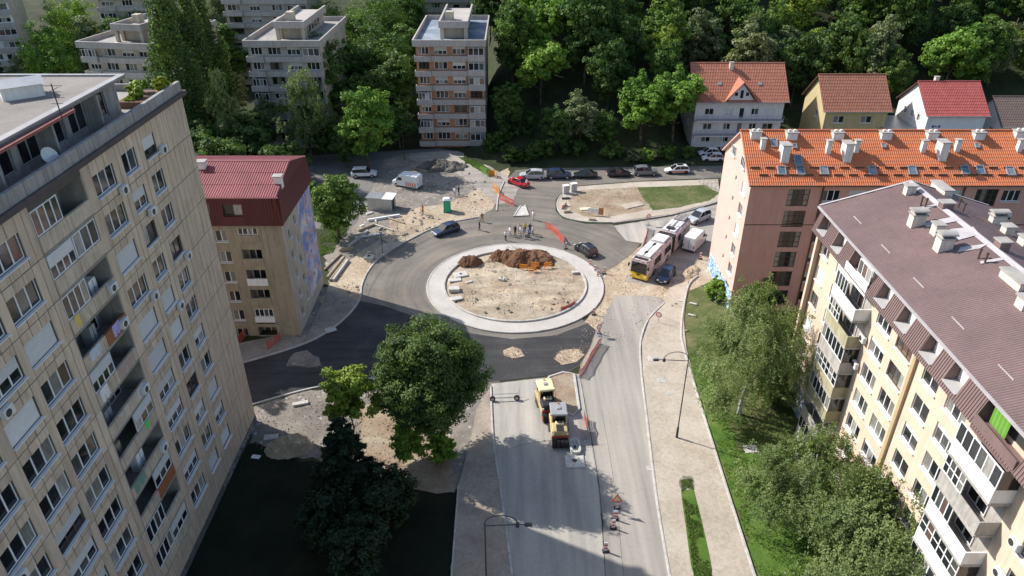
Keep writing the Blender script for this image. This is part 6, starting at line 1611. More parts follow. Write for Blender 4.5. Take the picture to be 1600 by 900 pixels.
for s in (-1, 1): tp.tube((-6.0, s * 0.3, 3.35), (-10.9, s * 0.45, 3.5), 0.035, n=6)
tp.box(-6.3, -5.6, -0.5, 0.5, 3.15, 3.38).build('trolley_poles', M_DARKM, bus)
MB().bbox(-10.7, -9.3, -0.8, 0.8, 2.99, 3.2, 0.05).build('roof_unit', M_ROOFG, bus)
for x in (2.0, -2.6, -8.6):
    for y in (-1.06, 1.06): add_wheel(bus, x, y, 0.45, 0.3)

# pneumatic rollers
M_YEL = mat('machine_yellow', (0.52, 0.40, 0.20), 0.6, 0.16, streak=0.35); M_CREAM = mat('machine_cream', (0.70, 0.60, 0.36), 0.5, 0.1); M_MRED = mat('machine_red', (0.40, 0.07, 0.05), 0.6, 0.2)
M_BORG2 = mat('beacon_orange', (0.6, 0.2, 0.02), 0.3, 0.05)
def roller(p, heading, label, roofm, front):
    t = thing('road_roller', p, label, 'road roller', 'road rollers', heading)
    MB().bbox(-1.75, 1.5, -0.78, 0.78, 0.6, 1.15, 0.06).build('chassis', M_YEL, t)
    MB().bbox(0.15, 1.5, -0.72, 0.72, 1.15, 1.65, 0.10).build('engine_hood', front, t)
    MB().box(0.75, 1.45, -0.34, 0.34, 1.65, 1.67).build('hood_grille', M_BLACKP, t)
    MB().bbox(0.25, 0.7, -0.38, 0.38, 1.65, 1.85, 0.04).build('air_box', M_CREAM, t)
    for y in (-0.15, 0.15): MB().tube((0.48, y, 1.85), (0.48, y, 1.95), 0.09, n=8).build('filter_cap', M_BLACKP, t)
    MB().bbox(-1.35, 0.05, -0.62, 0.62, 1.15, 2.35, 0.05).build('cab_glass', M_CARGL, t)
    for x in (-1.35, 0.05):
        for y in (-0.64, 0.64): MB().box(x - 0.05, x + 0.05, y - 0.05, y + 0.05, 1.15, 2.4).build('cab_post', M_YEL, t)
    MB().box(-1.37, 0.07, -0.66, 0.66, 1.15, 1.5).build('cab_panel', M_YEL, t)
    MB().bbox(-1.55, 0.28, -0.8, 0.8, 2.4, 2.58, 0.07).build('cab_roof', roofm, t)
    for x, ys in ((1.72, (-0.57, -0.19, 0.19, 0.57)), (-1.45, (-0.6, -0.2, 0.2, 0.6))):
        for y in ys:
            w_ = MB().tube((0, -0.16, 0), (0, 0.16, 0), 0.47, n=18).build('wheel', M_TYRE, t, (x, y, 0.47)); MB().tube((0, -0.175, 0), (0, 0.175, 0), 0.2, n=10).build('rim', M_MRED, w_)
    MB().box(1.45, 1.55, -0.78, 0.78, 0.9, 1.12).build('bumper', M_MRED, t)
    for y in (-0.86, 0.86): MB().box(-0.9, 0.2, y - 0.1, y + 0.1, 0.45, 0.52).build('step', M_DARKM, t); MB().tube((1.5, y * 0.75, 1.35), (1.58, y * 0.75, 1.35), 0.09, n=8).build('headlight', M_HEAD, t); MB().tube((0.12, y, 1.1), (0.12, y, 2.0), 0.02, n=5).build('handrail', M_DARKM, t)
    MB().bbox(-0.85, -0.45, -0.2, 0.2, 2.58, 2.68, 0.03).build('roof_vent', M_GREYF, t)
    MB().tube((-1.3, 0, 2.58), (-1.3, 0, 2.74), 0.07, n=8).build('beacon', M_BORG2, t)
    MB().tube((-0.1, 0.68, 2.4), (-0.1, 0.68, 3.2), 0.02, n=5).build('exhaust', M_DARKM, t)
    return t
roller(Vector((4.35, 51.6, 0)), R(-88), 'nearer cream road roller with grey cab roof beside the kerb', M_GREYF, M_YEL)
roller(Vector((3.35, 55.2, 0)), R(-80), 'farther road roller with pale yellow cab roof and dark hood', M_CREAM, M_BLACKP)

# ------------------------------------------------------------------ people
def body_mesh(seed, stride=0.12, arm=(0.1, 0.1), bend=(0.1, 0.1), turn=0.0, h=1.64):
    """one continuous body grown with a skin modifier from a posed skeleton, five fingers on each hand"""
    k = h / 1.75
    V = []; E = []; RAD = []
    def add(p, r, frm=None):
        V.append(tuple(c * k for c in p)); RAD.append(r * k)
        if frm is not None: E.append((frm, len(V) - 1))
        return len(V) - 1
    pel = add((0, 0, 0.95), 0.135)
    w = add((0, 0, 1.10), 0.125, pel); ch = add((0, 0.0, 1.30), 0.15, w); nk0 = add((0, 0.0, 1.44), 0.085, ch); nk = add((0, 0.01, 1.52), 0.055, nk0)
    hd0 = add((0, 0.015, 1.59), 0.085, nk); hd1 = add((0, 0.02, 1.67), 0.095, hd0); add((0, 0.015, 1.735), 0.06, hd1)
    nose = add((0, 0.115, 1.63), 0.016, hd0)
    for s, a_, b_, st in ((-1, arm[0], bend[0], stride), (1, arm[1], bend[1], -stride)):
        sh = add((s * 0.18, 0, 1.40), 0.07, ch)
        el = add((s * (0.22 + a_ * 0.3), a_ * 0.25, 1.13), 0.048, sh)
        wr = add((s * (0.23 + a_ * 0.25), 0.06 + b_, 0.90 + b_ * 0.6), 0.032, el)
        pa = add((s * (0.235 + a_ * 0.2), 0.09 + b_ * 1.15, 0.83 + b_ * 0.8), 0.036, wr)
        for q, (fx, ln) in enumerate(((-0.026, 0.075), (-0.009, 0.09), (0.009, 0.085), (0.026, 0.065))):
            f1 = add((s * (0.235 + a_ * 0.2), 0.09 + b_ * 1.15 + fx + 0.008, 0.80 + b_ * 0.8 - ln * 0.5), 0.009, pa)
            add((s * (0.225 + a_ * 0.2), 0.10 + b_ * 1.15 + fx, 0.80 + b_ * 0.8 - ln), 0.008, f1)
        th = add((s * (0.21 + a_ * 0.2), 0.135 + b_ * 1.15, 0.82 + b_ * 0.8), 0.010, pa); add((s * (0.205 + a_ * 0.2), 0.15 + b_ * 1.15, 0.785 + b_ * 0.8), 0.009, th)
        hp = add((s * 0.095, 0, 0.90), 0.10, pel)
        kn = add((s * 0.10, st * 0.45 + 0.02, 0.50), 0.065, hp)
        an = add((s * 0.105, st, 0.09), 0.045, kn)
        add((s * 0.115, st + 0.13, 0.035), 0.038, an); add((s * 0.105, st - 0.05, 0.035), 0.036, an)
    me = bpy.data.meshes.new('body_cage'); me.from_pydata(V, E, [])
    o = bpy.data.objects.new('body_cage', me); COL.objects.link(o)
    o.modifiers.new('skin', 'SKIN')
    for i, v in enumerate(me.skin_vertices[0].data):
        v.radius = (RAD[i], RAD[i]); v.use_root = (i == 0)
    sb = o.modifiers.new('sub', 'SUBSURF'); sb.levels = 1
    dg = bpy.context.evaluated_depsgraph_get()
    out = bpy.data.meshes.new_from_object(o.evaluated_get(dg))
    bpy.data.objects.remove(o)
    zmin = min(v.co.z for v in out.vertices)
    for v in out.vertices: v.co.z -= zmin
    idx = []
    for p in out.polygons:
        c = p.center / k
        if c.z < 0.09: q = 0
        elif c.z < 0.94 and abs(c.x) < 0.205: q = 1
        elif c.z < 1.47 and not (c.z < 1.02 and abs(c.x) > 0.2) : q = 2
        elif c.z < 1.02: q = 3
        elif c.z > 1.665 or (c.z > 1.58 and c.y < 0.0): q = 4
        else: q = 3
        idx.append(q)
    for _ in range(5): out.materials.append(None)
    out.polygons.foreach_set('material_index', idx)
    out.polygons.foreach_set('use_smooth', [True] * len(idx))
    return out
BODIES = [body_mesh(1), body_mesh(2, 0.28, (0.3, 0.1), (0.05, 0.2)), body_mesh(3, 0.05, (0.5, 0.4), (0.25, 0.25))]
SKIN = mat('skin', (0.50, 0.30, 0.21), 0.6, 0.08); SHOE = mat('shoe', (0.03, 0.028, 0.026), 0.6, 0.1); HAIR = mat('hair_dark', (0.03, 0.02, 0.015), 0.7, 0.1); HAIRG = mat('hair_grey', (0.28, 0.27, 0.26), 0.7, 0.1)
CL = dict(white=(0.72, 0.72, 0.72), black=(0.02, 0.02, 0.024), navy=(0.03, 0.04, 0.10), blue=(0.22, 0.30, 0.50), grey=(0.30, 0.30, 0.31), beige=(0.52, 0.45, 0.36), yellow=(0.58, 0.52, 0.08), brown=(0.24, 0.16, 0.10), orange=(0.62, 0.20, 0.05))
def cloth(c): return mat('cloth_' + c, CL[c], 0.9, 0.12, 6)
def person(x, y, pose, top, legs, label, rz, hair=HAIR, group='people on the roundabout works'):
    p = G(x, y)
    t = thing('person', p, label, 'person', group, rz)
    me = BODIES[pose].copy()
    for i, m in enumerate((SHOE, cloth(legs), cloth(top), SKIN, hair)): me.materials[i] = m
    link('body', me, t)
    for s in (-1, 1): MB().ell((s * 0.032, 0.098, 1.54), 0.012, 0.008, 0.008, 6, 4).build('eye', SHOE, t)
    return t
for x, y, ps, tp_, lg, lb, rz in ((790, 376, 0, 'white', 'black', 'person in white shirt and black trousers standing apart at the ring kerb', R(-20)),
        (797, 369, 1, 'white', 'grey', 'person in white top and grey trousers at the left of the group', R(120)),
        (805, 368, 0, 'black', 'black', 'person all in black within the group', R(180)),
        (811, 365, 2, 'beige', 'grey', 'person in beige top behind the one in black', R(200)),
        (813, 368, 0, 'white', 'beige', 'person in white and beige facing the middle of the group', R(100)),
        (818, 373, 1, 'grey', 'white', 'person with grey top and white trousers at the front of the group', R(10)),
        (820, 363, 0, 'yellow', 'navy', 'person in a yellow vest at the back of the group', R(190)),
        (826, 372, 2, 'blue', 'navy', 'person in light blue shirt and navy trousers in the group', R(30)),
        (828, 364, 0, 'navy', 'navy', 'person in dark navy clothes behind the blue shirt', R(170)),
        (832, 368, 0, 'white', 'grey', 'person in white at the right end of the group', R(-100)),
        (749, 360, 0, 'black', 'black', 'dark-clothed person alone left of the group', R(-80)),
        (753, 347, 1, 'brown', 'brown', 'person in brown walking near the west kerb', R(-140)),
        (833, 344, 0, 'white', 'beige', 'person in pale clothes beside the small splitter island', R(-60)),
        (711, 307, 0, 'white', 'grey', 'person in white shirt standing on the building site', R(-30)),
        (717, 305, 2, 'navy', 'navy', 'person in navy talking to the white shirt on the building site', R(60)),
        (823, 293, 0, 'white', 'blue', 'person in white beside the red car', R(40)),
        (661, 335, 2, 'orange', 'brown', 'worker in orange bending at the rubble left of the toilet', R(60))):
    person(x, y, ps, tp_, lg, lb, rz, HAIRG if x in (790, 826) else HAIR)

# ------------------------------------------------------------------ heaps, rubble and site furniture
M_HEAP = ground_mat('dug_soil', [(0.10, 0.05, 0.028), (0.17, 0.085, 0.048), (0.26, 0.145, 0.085)], 0.6, 3.0, bmp=1.0, bscale=7)
def heap(c, rx, ry, h, label, seed, m=None, z=0.15, rz=0.0):
    mb = MB(); vs = []; fs = []; nx_, ny_ = 40, 26
    for j in range(ny_ + 1):
        for i in range(nx_ + 1):
            u = -1 + 2 * i / nx_; v = -1 + 2 * j / ny_
            d = math.hypot(u, v); q = Vector((u * rx, v * ry, seed))
            e = 1 + 0.35 * mnoise.noise(q * 0.7)
            z_ = max(0.0, 1 - (d / e) ** 2.2) ** 0.8 * (1 + 0.5 * mnoise.noise(q * 0.9)) * h
            if z_ > 0: z_ += (0.16 * mnoise.noise(q * 2.6) + 0.10 * mnoise.noise(q * 6.0)) * min(1, z_ * 2)
            vs.append((u * rx + 0.1 * mnoise.noise(q * 4), v * ry + 0.1 * mnoise.noise(q * 4 + Vector((9, 9, 9))), z_ - 0.06))
    for j in range(ny_):
        for i in range(nx_): fs.append((j * (nx_ + 1) + i, j * (nx_ + 1) + i + 1, (j + 1) * (nx_ + 1) + i + 1, (j + 1) * (nx_ + 1) + i))
    o = mb.add(vs, fs).build('soil_heap', m or M_HEAP, None, (c[0], c[1], z), rz)
    return tag(o, label, 'heap', 'soil heaps')
heap(G(822, 410), 4.2, 2.2, 1.45, 'long heap of dark brown soil on the roundabout', 1)
heap(G(782, 404), 1.7, 1.5, 1.2, 'left shoulder of brown soil joining the long heap', 2)
heap(G(735, 414), 1.7, 1.15, 1.15, 'small separate heap of brown soil near the west ring kerb', 3)
heap(G(765, 411), 0.7, 0.5, 0.4, 'tiny reddish soil heap between the brown heaps', 4, M_REDDIRT)
heap(G(450, 700), 2.3, 1.5, 1.1, 'tan earth heap by the corner of the left tower', 5, M_DIRT, 0.0)
heap(G(690, 262), 4.5, 2.6, 1.2, 'overgrown grey spoil heap at the top of the building site', 6, ground_mat('spoil', [(0.06, 0.06, 0.045), (0.12, 0.11, 0.09), (0.24, 0.21, 0.17)], 0.7, 3, bmp=1), 0.0)
heap(G(1080, 425), 2.2, 1.0, 0.55, 'low tan earth ridge along the pink block', 8, M_DIRT, 0.0, R(60))

def slabthing(x, y, w, d, h, rz, label, m=None, z=0.0, name='concrete_slab', cat='slab', hole=0):
    t = thing(name, G(x, y) + Vector((0, 0, z)), label, cat, 'concrete pieces', rz)
    MB().bbox(-w / 2, w / 2, -d / 2, d / 2, 0, h, 0.03).build('slab', m or M_CONC, t)
    if hole: MB().tube((0, 0, h), (0, 0, h + 0.05), hole, n=18).build('ring', M_KERB, t); MB().tube((0, 0, h + 0.051), (0, 0, h + 0.056), hole * 0.75, n=18).build('cover', M_DARKM, t)
    return t
ZI = 0.27
slabthing(720, 433, 1.7, 1.25, 0.22, R(20), 'pale square cover slab with a round mark on the island', z=ZI, hole=0.22)
slabthing(711, 441, 1.6, 0.8, 0.15, R(14), 'thin grey slab leaning beside the pale cover slab', z=ZI)
slabthing(710, 457, 1.35, 0.9, 0.42, R(4), 'block of concrete near the west inner kerb', z=ZI)
slabthing(713, 470, 1.5, 0.8, 0.14, R(22), 'flat pale slab at the south-west of the island', z=ZI)
slabthing(733, 444, 0.9, 0.4, 0.15, R(30), 'small broken slab lying by the cover slabs', z=ZI)
slabthing(784, 441, 0.8, 0.5, 0.35, R(-25), 'dark-topped concrete lump in the middle of the island', z=ZI, hole=0.15)
slabthing(899, 429, 0.9, 0.5, 0.2, R(10), 'whitish slab near the east inner kerb', z=ZI)
slabthing(577, 404, 1.25, 1.0, 0.4, R(-15), 'concrete manhole block with round opening by the west kerb', hole=0.32, name='manhole_block')
slabthing(577, 396, 0.6, 0.45, 0.3, R(5), 'little concrete frame behind the manhole block', name='manhole_block')
slabthing(898, 722, 1.75, 1.55, 0.12, R(2), 'square concrete slab with a round manhole on the milled lane', hole=0.3, z=0.03, name='manhole_slab')
slabthing(424, 685, 1.3, 0.7, 0.25, R(8), 'pair of pale slabs on the verge by the left tower', m=M_APRON)
slabthing(400, 714, 0.8, 0.45, 0.08, R(-10), 'single white board lying on the shaded lawn', m=M_BW, name='white_board', cat='board')
slabthing(470, 632, 1.5, 0.5, 0.25, R(18), 'grey kerb pieces left on the south verge', name='kerb_piece')
slabthing(600, 516, 0.5, 0.4, 0.2, 0, 'pale stone at the edge of the west pavement') if False else None
slabthing(517, 517, 1.2, 0.9, 0.12, R(30), 'pale inspection slab in the west pavement bed', z=0.11)
for x, y, lb in ((1065, 472, 'short kerb stone at the bend of the east pavement'), (1083, 476, 'grey kerb stone on the earth behind the white kerb'), (1081, 494, 'kerb stone lying nearest the birch')):
    slabthing(x, y, 0.9, 0.3, 0.22, R(-25), lb, name='kerb_stone')
slabthing(988, 322, 3.4, 1.7, 0.12, R(28), 'large tan slab in the soil of the traffic triangle', z=0.13, m=M_GRAVEL)
slabthing(1173, 702, 1.3, 1.0, 0.06, R(5), 'grey square drain cover in the east lawn', z=0.02)
for x, y, w, d, lb in ((1034, 596, 0.9, 0.6, 'rectangular drain grate in the east pavement'), (1047, 616, 0.6, 0.4, 'small cover in the east pavement'), (1022, 562, 1.3, 0.9, 'pale patch slab with a hole in the east pavement'), (1014, 732, 0.4, 0.6, 'kerbside gully grate by the main road')):
    slabthing(x, y, w, d, 0.03, R(3), lb, M_KERB, 0.12 if x > 1015 else 0.03, 'drain_cover', 'drain cover')
# long basin mould in front of the rollers
bt_ = thing('concrete_basin', G(898, 700) + Vector((0, 0, 0.03)), 'oval concrete gully basin lying in front of the nearer roller', 'basin', None, R(-86))
outer = [(1.0 * math.copysign(abs(math.cos(a_)) ** 0.6, math.cos(a_)), 0.5 * math.copysign(abs(math.sin(a_)) ** 0.6, math.sin(a_))) for a_ in np.linspace(0, 2 * math.pi, 28, endpoint=False)]
n = 28; vs = [(x, y, 0) for x, y in outer] + [(x, y, 0.4) for x, y in outer] + [(x * 0.78, y * 0.7, 0.4) for x, y in outer] + [(x * 0.6, y * 0.5, 0.1) for x, y in outer]
fs = [tuple(range(3 * n, 4 * n))]
for l in range(3):
    for k in range(n): fs.append((l * n + k, l * n + (k + 1) % n, (l + 1) * n + (k + 1) % n, (l + 1) * n + k))
MB().add(vs, fs).build('basin', M_CONC, bt_); MB().box(-0.2, 0.2, -0.12, 0.12, 0.1, 0.13).build('grate', M_DARKM, bt_)
# rubble: stones one can pick out
rk_ = random.Random(5)
M_STONE = mat('rubble_stone', (0.33, 0.285, 0.235), 0.95, 0.3, 2, orand=0.45)
stone_me = []
for q in range(6): stone_me.append(MB().ell((0, 0, 0.08), 0.24, 0.19, 0.15, 7, 5, amp=0.5, seed=q, fl=1.3).mesh('stone', M_STONE))
for (x0, x1, y0, y1, n_, lb) in ((640, 690, 340, 362, 26, 'grey stone in the rubble beside the west kerb'), (600, 660, 325, 350, 22, 'broken stone on the building site near the shed'), (700, 760, 270, 318, 26, 'stone in the rubble of the building site'), (700, 900, 425, 495, 26, 'loose stone on the roundabout earth'), (520, 575, 430, 470, 14, 'loose stone on the west earth strip'), (1045, 1080, 440, 520, 10, 'loose stone on the earth near the birch')):
    for q in range(n_):
        p = G(rk_.uniform(x0, x1), rk_.uniform(y0, y1)); s = rk_.uniform(0.35, 1.15)
        o = link('stone', rk_.choice(stone_me), None, (p.x, p.y, ZI - 0.02 if 'roundabout' in lb else 0.01), rk_.uniform(0, 6)); o.scale = (s, s, s * 0.8)
        tag(o, lb, 'stone', 'loose stones'); LATER.append((o, lb, lb.replace('stone', 'stones', 1)))
# timber and pipes
M_WOOD = mat('weathered_timber', (0.36, 0.29, 0.20), 0.9, 0.25, 3); M_PIPE = mat('concrete_pipe', (0.45, 0.42, 0.37), 0.9, 0.15)
def beam(x0, y0, x1, y1, r, label, m, square=True, z=0.02, name='timber_beam', cat='beam'):
    a_, b_ = G(x0, y0), G(x1, y1); L = (b_ - a_).length
    mb = MB().bbox(0, L, -r, r, 0, 2 * r, r * 0.2) if square else MB().tube((0, 0, r), (L, 0, r), r, n=10)
    return tag(mb.build(name, m, None, a_ + Vector((0, 0, z)), math.atan2(b_.y - a_.y, b_.x - a_.x)), label, cat, 'building materials')
beam(512, 436, 538, 404, 0.20, 'round tan pole nearest the mural wall', M_WOOD, False, name='timber_pole', cat='pole')
beam(516, 440, 542, 406, 0.17, 'second pole in the pile beside the mural wall', M_WOOD, False, name='timber_pole', cat='pole')
beam(521, 440, 544, 408, 0.18, 'grey concrete post at the right of the pole pile', M_PIPE, name='concrete_post', cat='post')
beam(507, 423, 533, 398, 0.13, 'thin pole at the left of the pile', M_WOOD, False, name='timber_pole', cat='pole')
beam(545, 386, 575, 362, 0.16, 'long pale beam lying toward the tool shed', M_PIPE)
beam(530, 393, 552, 390, 0.22, 'short stacked boards at the head of the pole pile', M_WOOD)
beam(575, 346, 625, 338, 0.18, 'white plank stack in front of the shed', M_BW, name='plank_stack', cat='planks')
beam(585, 352, 615, 362, 0.14, 'grey plank slanting below the shed', M_PIPE)
beam(600, 340, 632, 350, 0.12, 'thin plank among the debris by the shed', M_WOOD)
beam(560, 362, 590, 350, 0.16, 'beam between the round tree and the debris', M_WOOD)
beam(555, 372, 600, 366, 0.10, 'narrow pale board on the shaded debris', M_BW)
beam(588, 372, 606, 380, 0.10, 'board end near the wire fence', M_WOOD)
beam(640, 262, 668, 270, 0.15, 'long board leaning on the overgrown spoil heap', M_WOOD)
for q in range(16):
    x, y = rk_.uniform(555, 640), rk_.uniform(336, 385)
    o = beam(x, y, x + rk_.uniform(-12, 12), y + rk_.uniform(-6, 6), rk_.uniform(0.05, 0.14), 'short board in the debris between the round tree and the kerb', rk_.choice((M_WOOD, M_PIPE, M_BW, M_GREYF)), name='board', cat='board'); LATER.append((o, 'short board in the debris by the west kerb', 'short boards in the debris by the west kerb'))
# tool shed
sh = thing('site_shed', G(597, 325), 'low corrugated metal tool shed beside the round tree', 'shed', None, R(-8))
corr = corrugated((-1.9, -1.1, 0), (1, 0, 0), (0, 0, 1), 3.8, 2.0, 0.25, 0.04); corr.build('front_wall', M_METAL, sh)
MB().box(-1.9, 1.9, -1.09, 1.1, 0, 2.0).build('wall', M_GREYF, sh)
MB().box(-2.1, 0.4, -1.3, 1.3, 2.0, 2.12).build('roof', M_METAL, sh); MB().box(0.41, 2.15, -1.25, 1.35, 1.97, 2.08).build('roof', M_BW, sh)
MB().box(1.9, 1.93, -0.7, 0.3, 0.05, 1.8).build('door', M_BLACKP, sh)
# portable toilet
tl = thing('portable_toilet', G(699, 330), 'green portable toilet with a white roof on the building site', 'portable toilet', None, R(6))
M_TG = mat('toilet_green', (0.02, 0.33, 0.17), 0.5, 0.08)
MB().bbox(-0.55, 0.55, -0.55, 0.55, 0.08, 1.95, 0.04).build('cabin', M_TG, tl)
MB().box(-0.42, 0.42, -0.575, -0.552, 0.15, 1.85).build('door', mat('toilet_door', (0.03, 0.40, 0.22), 0.5, 0.05), tl)
MB().add([(-0.6, -0.6, 1.95), (0.6, -0.6, 1.95), (0.6, 0.6, 1.95), (-0.6, 0.6, 1.95), (-0.4, -0.4, 2.2), (0.4, -0.4, 2.2), (0.4, 0.4, 2.2), (-0.4, 0.4, 2.2)], [(0, 1, 5, 4), (1, 2, 6, 5), (2, 3, 7, 6), (3, 0, 4, 7), (4, 5, 6, 7), (3, 2, 1, 0)]).build('roof', M_BW, tl)
MB().box(-0.6, 0.6, -0.6, 0.6, 0, 0.08).build('base', M_BLACKP, tl)
# switch cabinets
for x, y, lb in ((884, 303, 'left grey switch cabinet at the tip of the triangle'), (896, 300, 'right grey switch cabinet at the tip of the triangle')):
    t = thing('switch_cabinet', G(x, y) + Vector((0, 0, 0.12)), lb, 'cabinet', 'switch cabinets', R(20))
    MB().bbox(-0.5, 0.5, -0.3, 0.3, 0.1, 1.35, 0.03).build('housing', mat('cabinet_grey', (0.50, 0.49, 0.47), 0.6, 0.08), t); MB().box(-0.55, 0.55, -0.35, 0.35, 1.35, 1.42).build('lid', M_BW, t); MB().box(-0.45, 0.45, -0.25, 0.25, 0, 0.1).build('foot', M_CONC, t); MB().box(-0.01, 0.01, -0.31, -0.302, 0.15, 1.3).build('door_seam', M_BLACKP, t)
slabthing(884, 312, 1.3, 0.35, 0.25, R(5), 'dark block below the switch cabinets', M_DARKM, 0.12, 'block', 'block')
slabthing(886, 333, 1.1, 0.5, 0.35, R(10), 'brown crate on the triangle kerb', M_WOOD, 0.12, 'crate', 'crate')
slabthing(925, 345, 1.0, 0.5, 0.3, R(-10), 'wooden crate at the south kerb of the triangle', M_WOOD, 0.12, 'crate', 'crate')
slabthing(915, 328, 1.7, 0.9, 0.12, R(10), 'pale board lying on the triangle soil', mat('pale_board', (0.62, 0.60, 0.42), 0.8, 0.1), 0.14, 'board', 'board')
t = thing('info_board', G(931, 338) + Vector((0, 0, 0.13)), 'white and orange notice panels standing on the triangle soil', 'sign', None, R(-12))
MB().box(-1.2, 0.35, -0.03, 0.03, 0.35, 1.15).build('white_panel', M_BW, t); MB().box(0.37, 1.1, -0.03, 0.03, 0.2, 1.3).build('orange_panel', mat('panel_rust', (0.42, 0.20, 0.07), 0.7, 0.1), t)
for x in (-1.1, 0.3, 1.0): MB().tube((x, 0.05, 0), (x, 0.05, 1.2), 0.03, n=6).build('post', M_METAL, t)

# ------------------------------------------------------------------ barriers, signs, lamps
M_BRED = mat('barrier_red', (0.62, 0.10, 0.07), 0.55, 0.08); M_BORG = mat('barrier_orange', (0.70, 0.26, 0.03), 0.55, 0.08)
def barrier(pts, label, m, h=1.0, name='mesh_barrier', posts=True, cell=0.16, z=0.02):
    """plastic net barrier: horizontal and upright strands with real gaps, on posts"""
    P = [G(*q) + Vector((0, 0, z)) for q in pts]
    t = thing(name, P[0], label, 'barrier', 'site barriers')
    mb = MB(); pm = MB()
    for i in range(len(P) - 1):
        a_, b_ = P[i] - P[0], P[i + 1] - P[0]; L = (b_ - a_).length; d = (b_ - a_).normalized(); up = Vector((0, 0, 1)); nrm = d.cross(up)
        rows_ = max(4, int(h / cell))
        for r_ in range(rows_ + 1):
            zz = 0.08 + (h - 0.08) * r_ / rows_; th = 0.06 if r_ in (0, rows_) else 0.035
            sag = -0.10 * (1 if r_ == rows_ else 0.5)
            m_ = (a_ + b_) / 2 + up * (zz + sag)
            for s0, s1 in ((a_ + up * zz, m_), (m_, b_ + up * zz)):
                mb.add([s0 - up * th, s1 - up * th, s1 + up * th, s0 + up * th], [(0, 1, 2, 3)]); mb.add([s0 - up * th + nrm * 0.015, s1 - up * th + nrm * 0.015, s1 + up * th + nrm * 0.015, s0 + up * th + nrm * 0.015], [(3, 2, 1, 0)])
        k = max(2, int(L / 0.22))
        for q in range(k + 1):
            c_ = a_.lerp(b_, q / k)
            mb.add([c_ - d * 0.025 + up * 0.05, c_ + d * 0.025 + up * 0.05, c_ + d * 0.025 + up * (h - 0.08), c_ - d * 0.025 + up * (h - 0.08)], [(0, 1, 2, 3)])
    mb.build('net', m, t)
    if posts:
        for q in P:
            c_ = q - P[0]; MB().tube((0, 0, 0), (0, 0, h + 0.15), 0.03, n=6).box(-0.2, 0.2, -0.12, 0.12, 0, 0.06).build('post', M_METAL, t, c_)
    return t
barrier([(852, 356), (862, 361), (872, 370), (881, 382)], 'red net barrier curving past the group of people', M_BRED)
barrier([(780, 311), (790, 316), (803, 322)], 'red net barrier above the small splitter island', M_BRED)
barrier([(763, 276), (772, 274), (776, 279)], 'crumpled orange net at the north kerb', M_BORG)
barrier([(770, 293), (776, 300), (780, 306)], 'orange net by the kerb of the north lane', M_BORG) 
barrier([(417, 548), (428, 541), (440, 530)], 'red barrier standing in shade before the olive block', M_BRED)
barrier([(372, 540), (385, 524)], 'red barrier half hidden behind the left tower corner', M_BRED)
barrier([(876, 487), (888, 483), (898, 477)], 'red net lying near the south-east inner kerb', M_BRED, 0.45, z=ZI - 0.1)
barrier([(997, 412), (1002, 398), (1006, 384), (1010, 372), (1012, 358)], 'red and white barrier line along the left side of the trolleybus', M_BRED, 0.9)
barrier([(905, 590), (913, 582), (923, 562), (935, 542), (939, 538)], 'red rail fence casting a ladder shadow beside the main road', M_BRED, 0.9)
barrier([(916, 690), (917, 672), (913, 655)], 'pale red barrier beside the rollers', M_BRED, 0.9)
barrier([(878, 328), (885, 322)], 'little red net on the triangle pavement', M_BRED, 0.5, z=0.12)
for q, (x, y, lb) in enumerate(((818, 424, 'leftmost orange barrier board below the long soil heap'), (832, 428, 'front orange barrier board below the long soil heap'), (836, 421, 'orange barrier board behind the front one'), (856, 421, 'rightmost orange barrier board below the long soil heap'))):
    t = thing('barrier_board', G(x, y) + Vector((0, 0, ZI - 0.05)), lb, 'barrier', 'orange barrier boards', R(-10 + 30 * (q % 2)))
    for z in (0.25, 0.6): MB().box(-0.55, 0.55, -0.03, 0.03, z, z + 0.22).build('board', M_BORG, t)
    for x_ in (-0.5, 0.5): MB().box(x_ - 0.05, x_ + 0.05, -0.2, 0.2, 0, 0.06).box(x_ - 0.03, x_ + 0.03, -0.06, -0.031, 0.06, 0.9).build('leg', M_BORG, t)
def baton(x, y, label, h=1.0, z=0.02, rz=0.0):
    """red and white lane marker"""
    t = thing('lane_marker', G(x, y) + Vector((0, 0, z)), label, 'lane marker', 'red and white lane markers', rz)
    MB().bbox(-0.25, 0.25, -0.18, 0.18, 0, 0.12, 0.02).build('foot', M_BLACKP, t)
    n_ = 5
    for q in range(n_): MB().box(-0.14, 0.14, -0.02, 0.02, 0.12 + (h - 0.12) * q / n_, 0.12 + (h - 0.12) * (q + 1) / n_).build('stripe', M_BRED if q % 2 else M_BW, t)
    return t
for x, y, lb in ((884, 389, 'white-topped marker at the end of the curved red barrier'), (922, 416, 'marker at the upper east ring kerb'), (930, 425, 'second marker along the east ring kerb'), (944, 428, 'marker beyond the east ring kerb on the earth'), (934, 433, 'lowest marker beside the east ring kerb'), (964, 795, 'upper marker on the lane line of the main road'), (961, 812, 'middle marker on the lane line of the main road'), (958, 826, 'marker just below the road sign on the lane line'), (946, 862, 'lowest marker on the lane line at the bottom'), (1094, 405, 'marker on the earth at the foot of the pink block'), (936, 522, 'marker on the earth right of the ring'), (928, 492, 'leaning marker at the south-east ring kerb')):
    baton(x, y, lb)
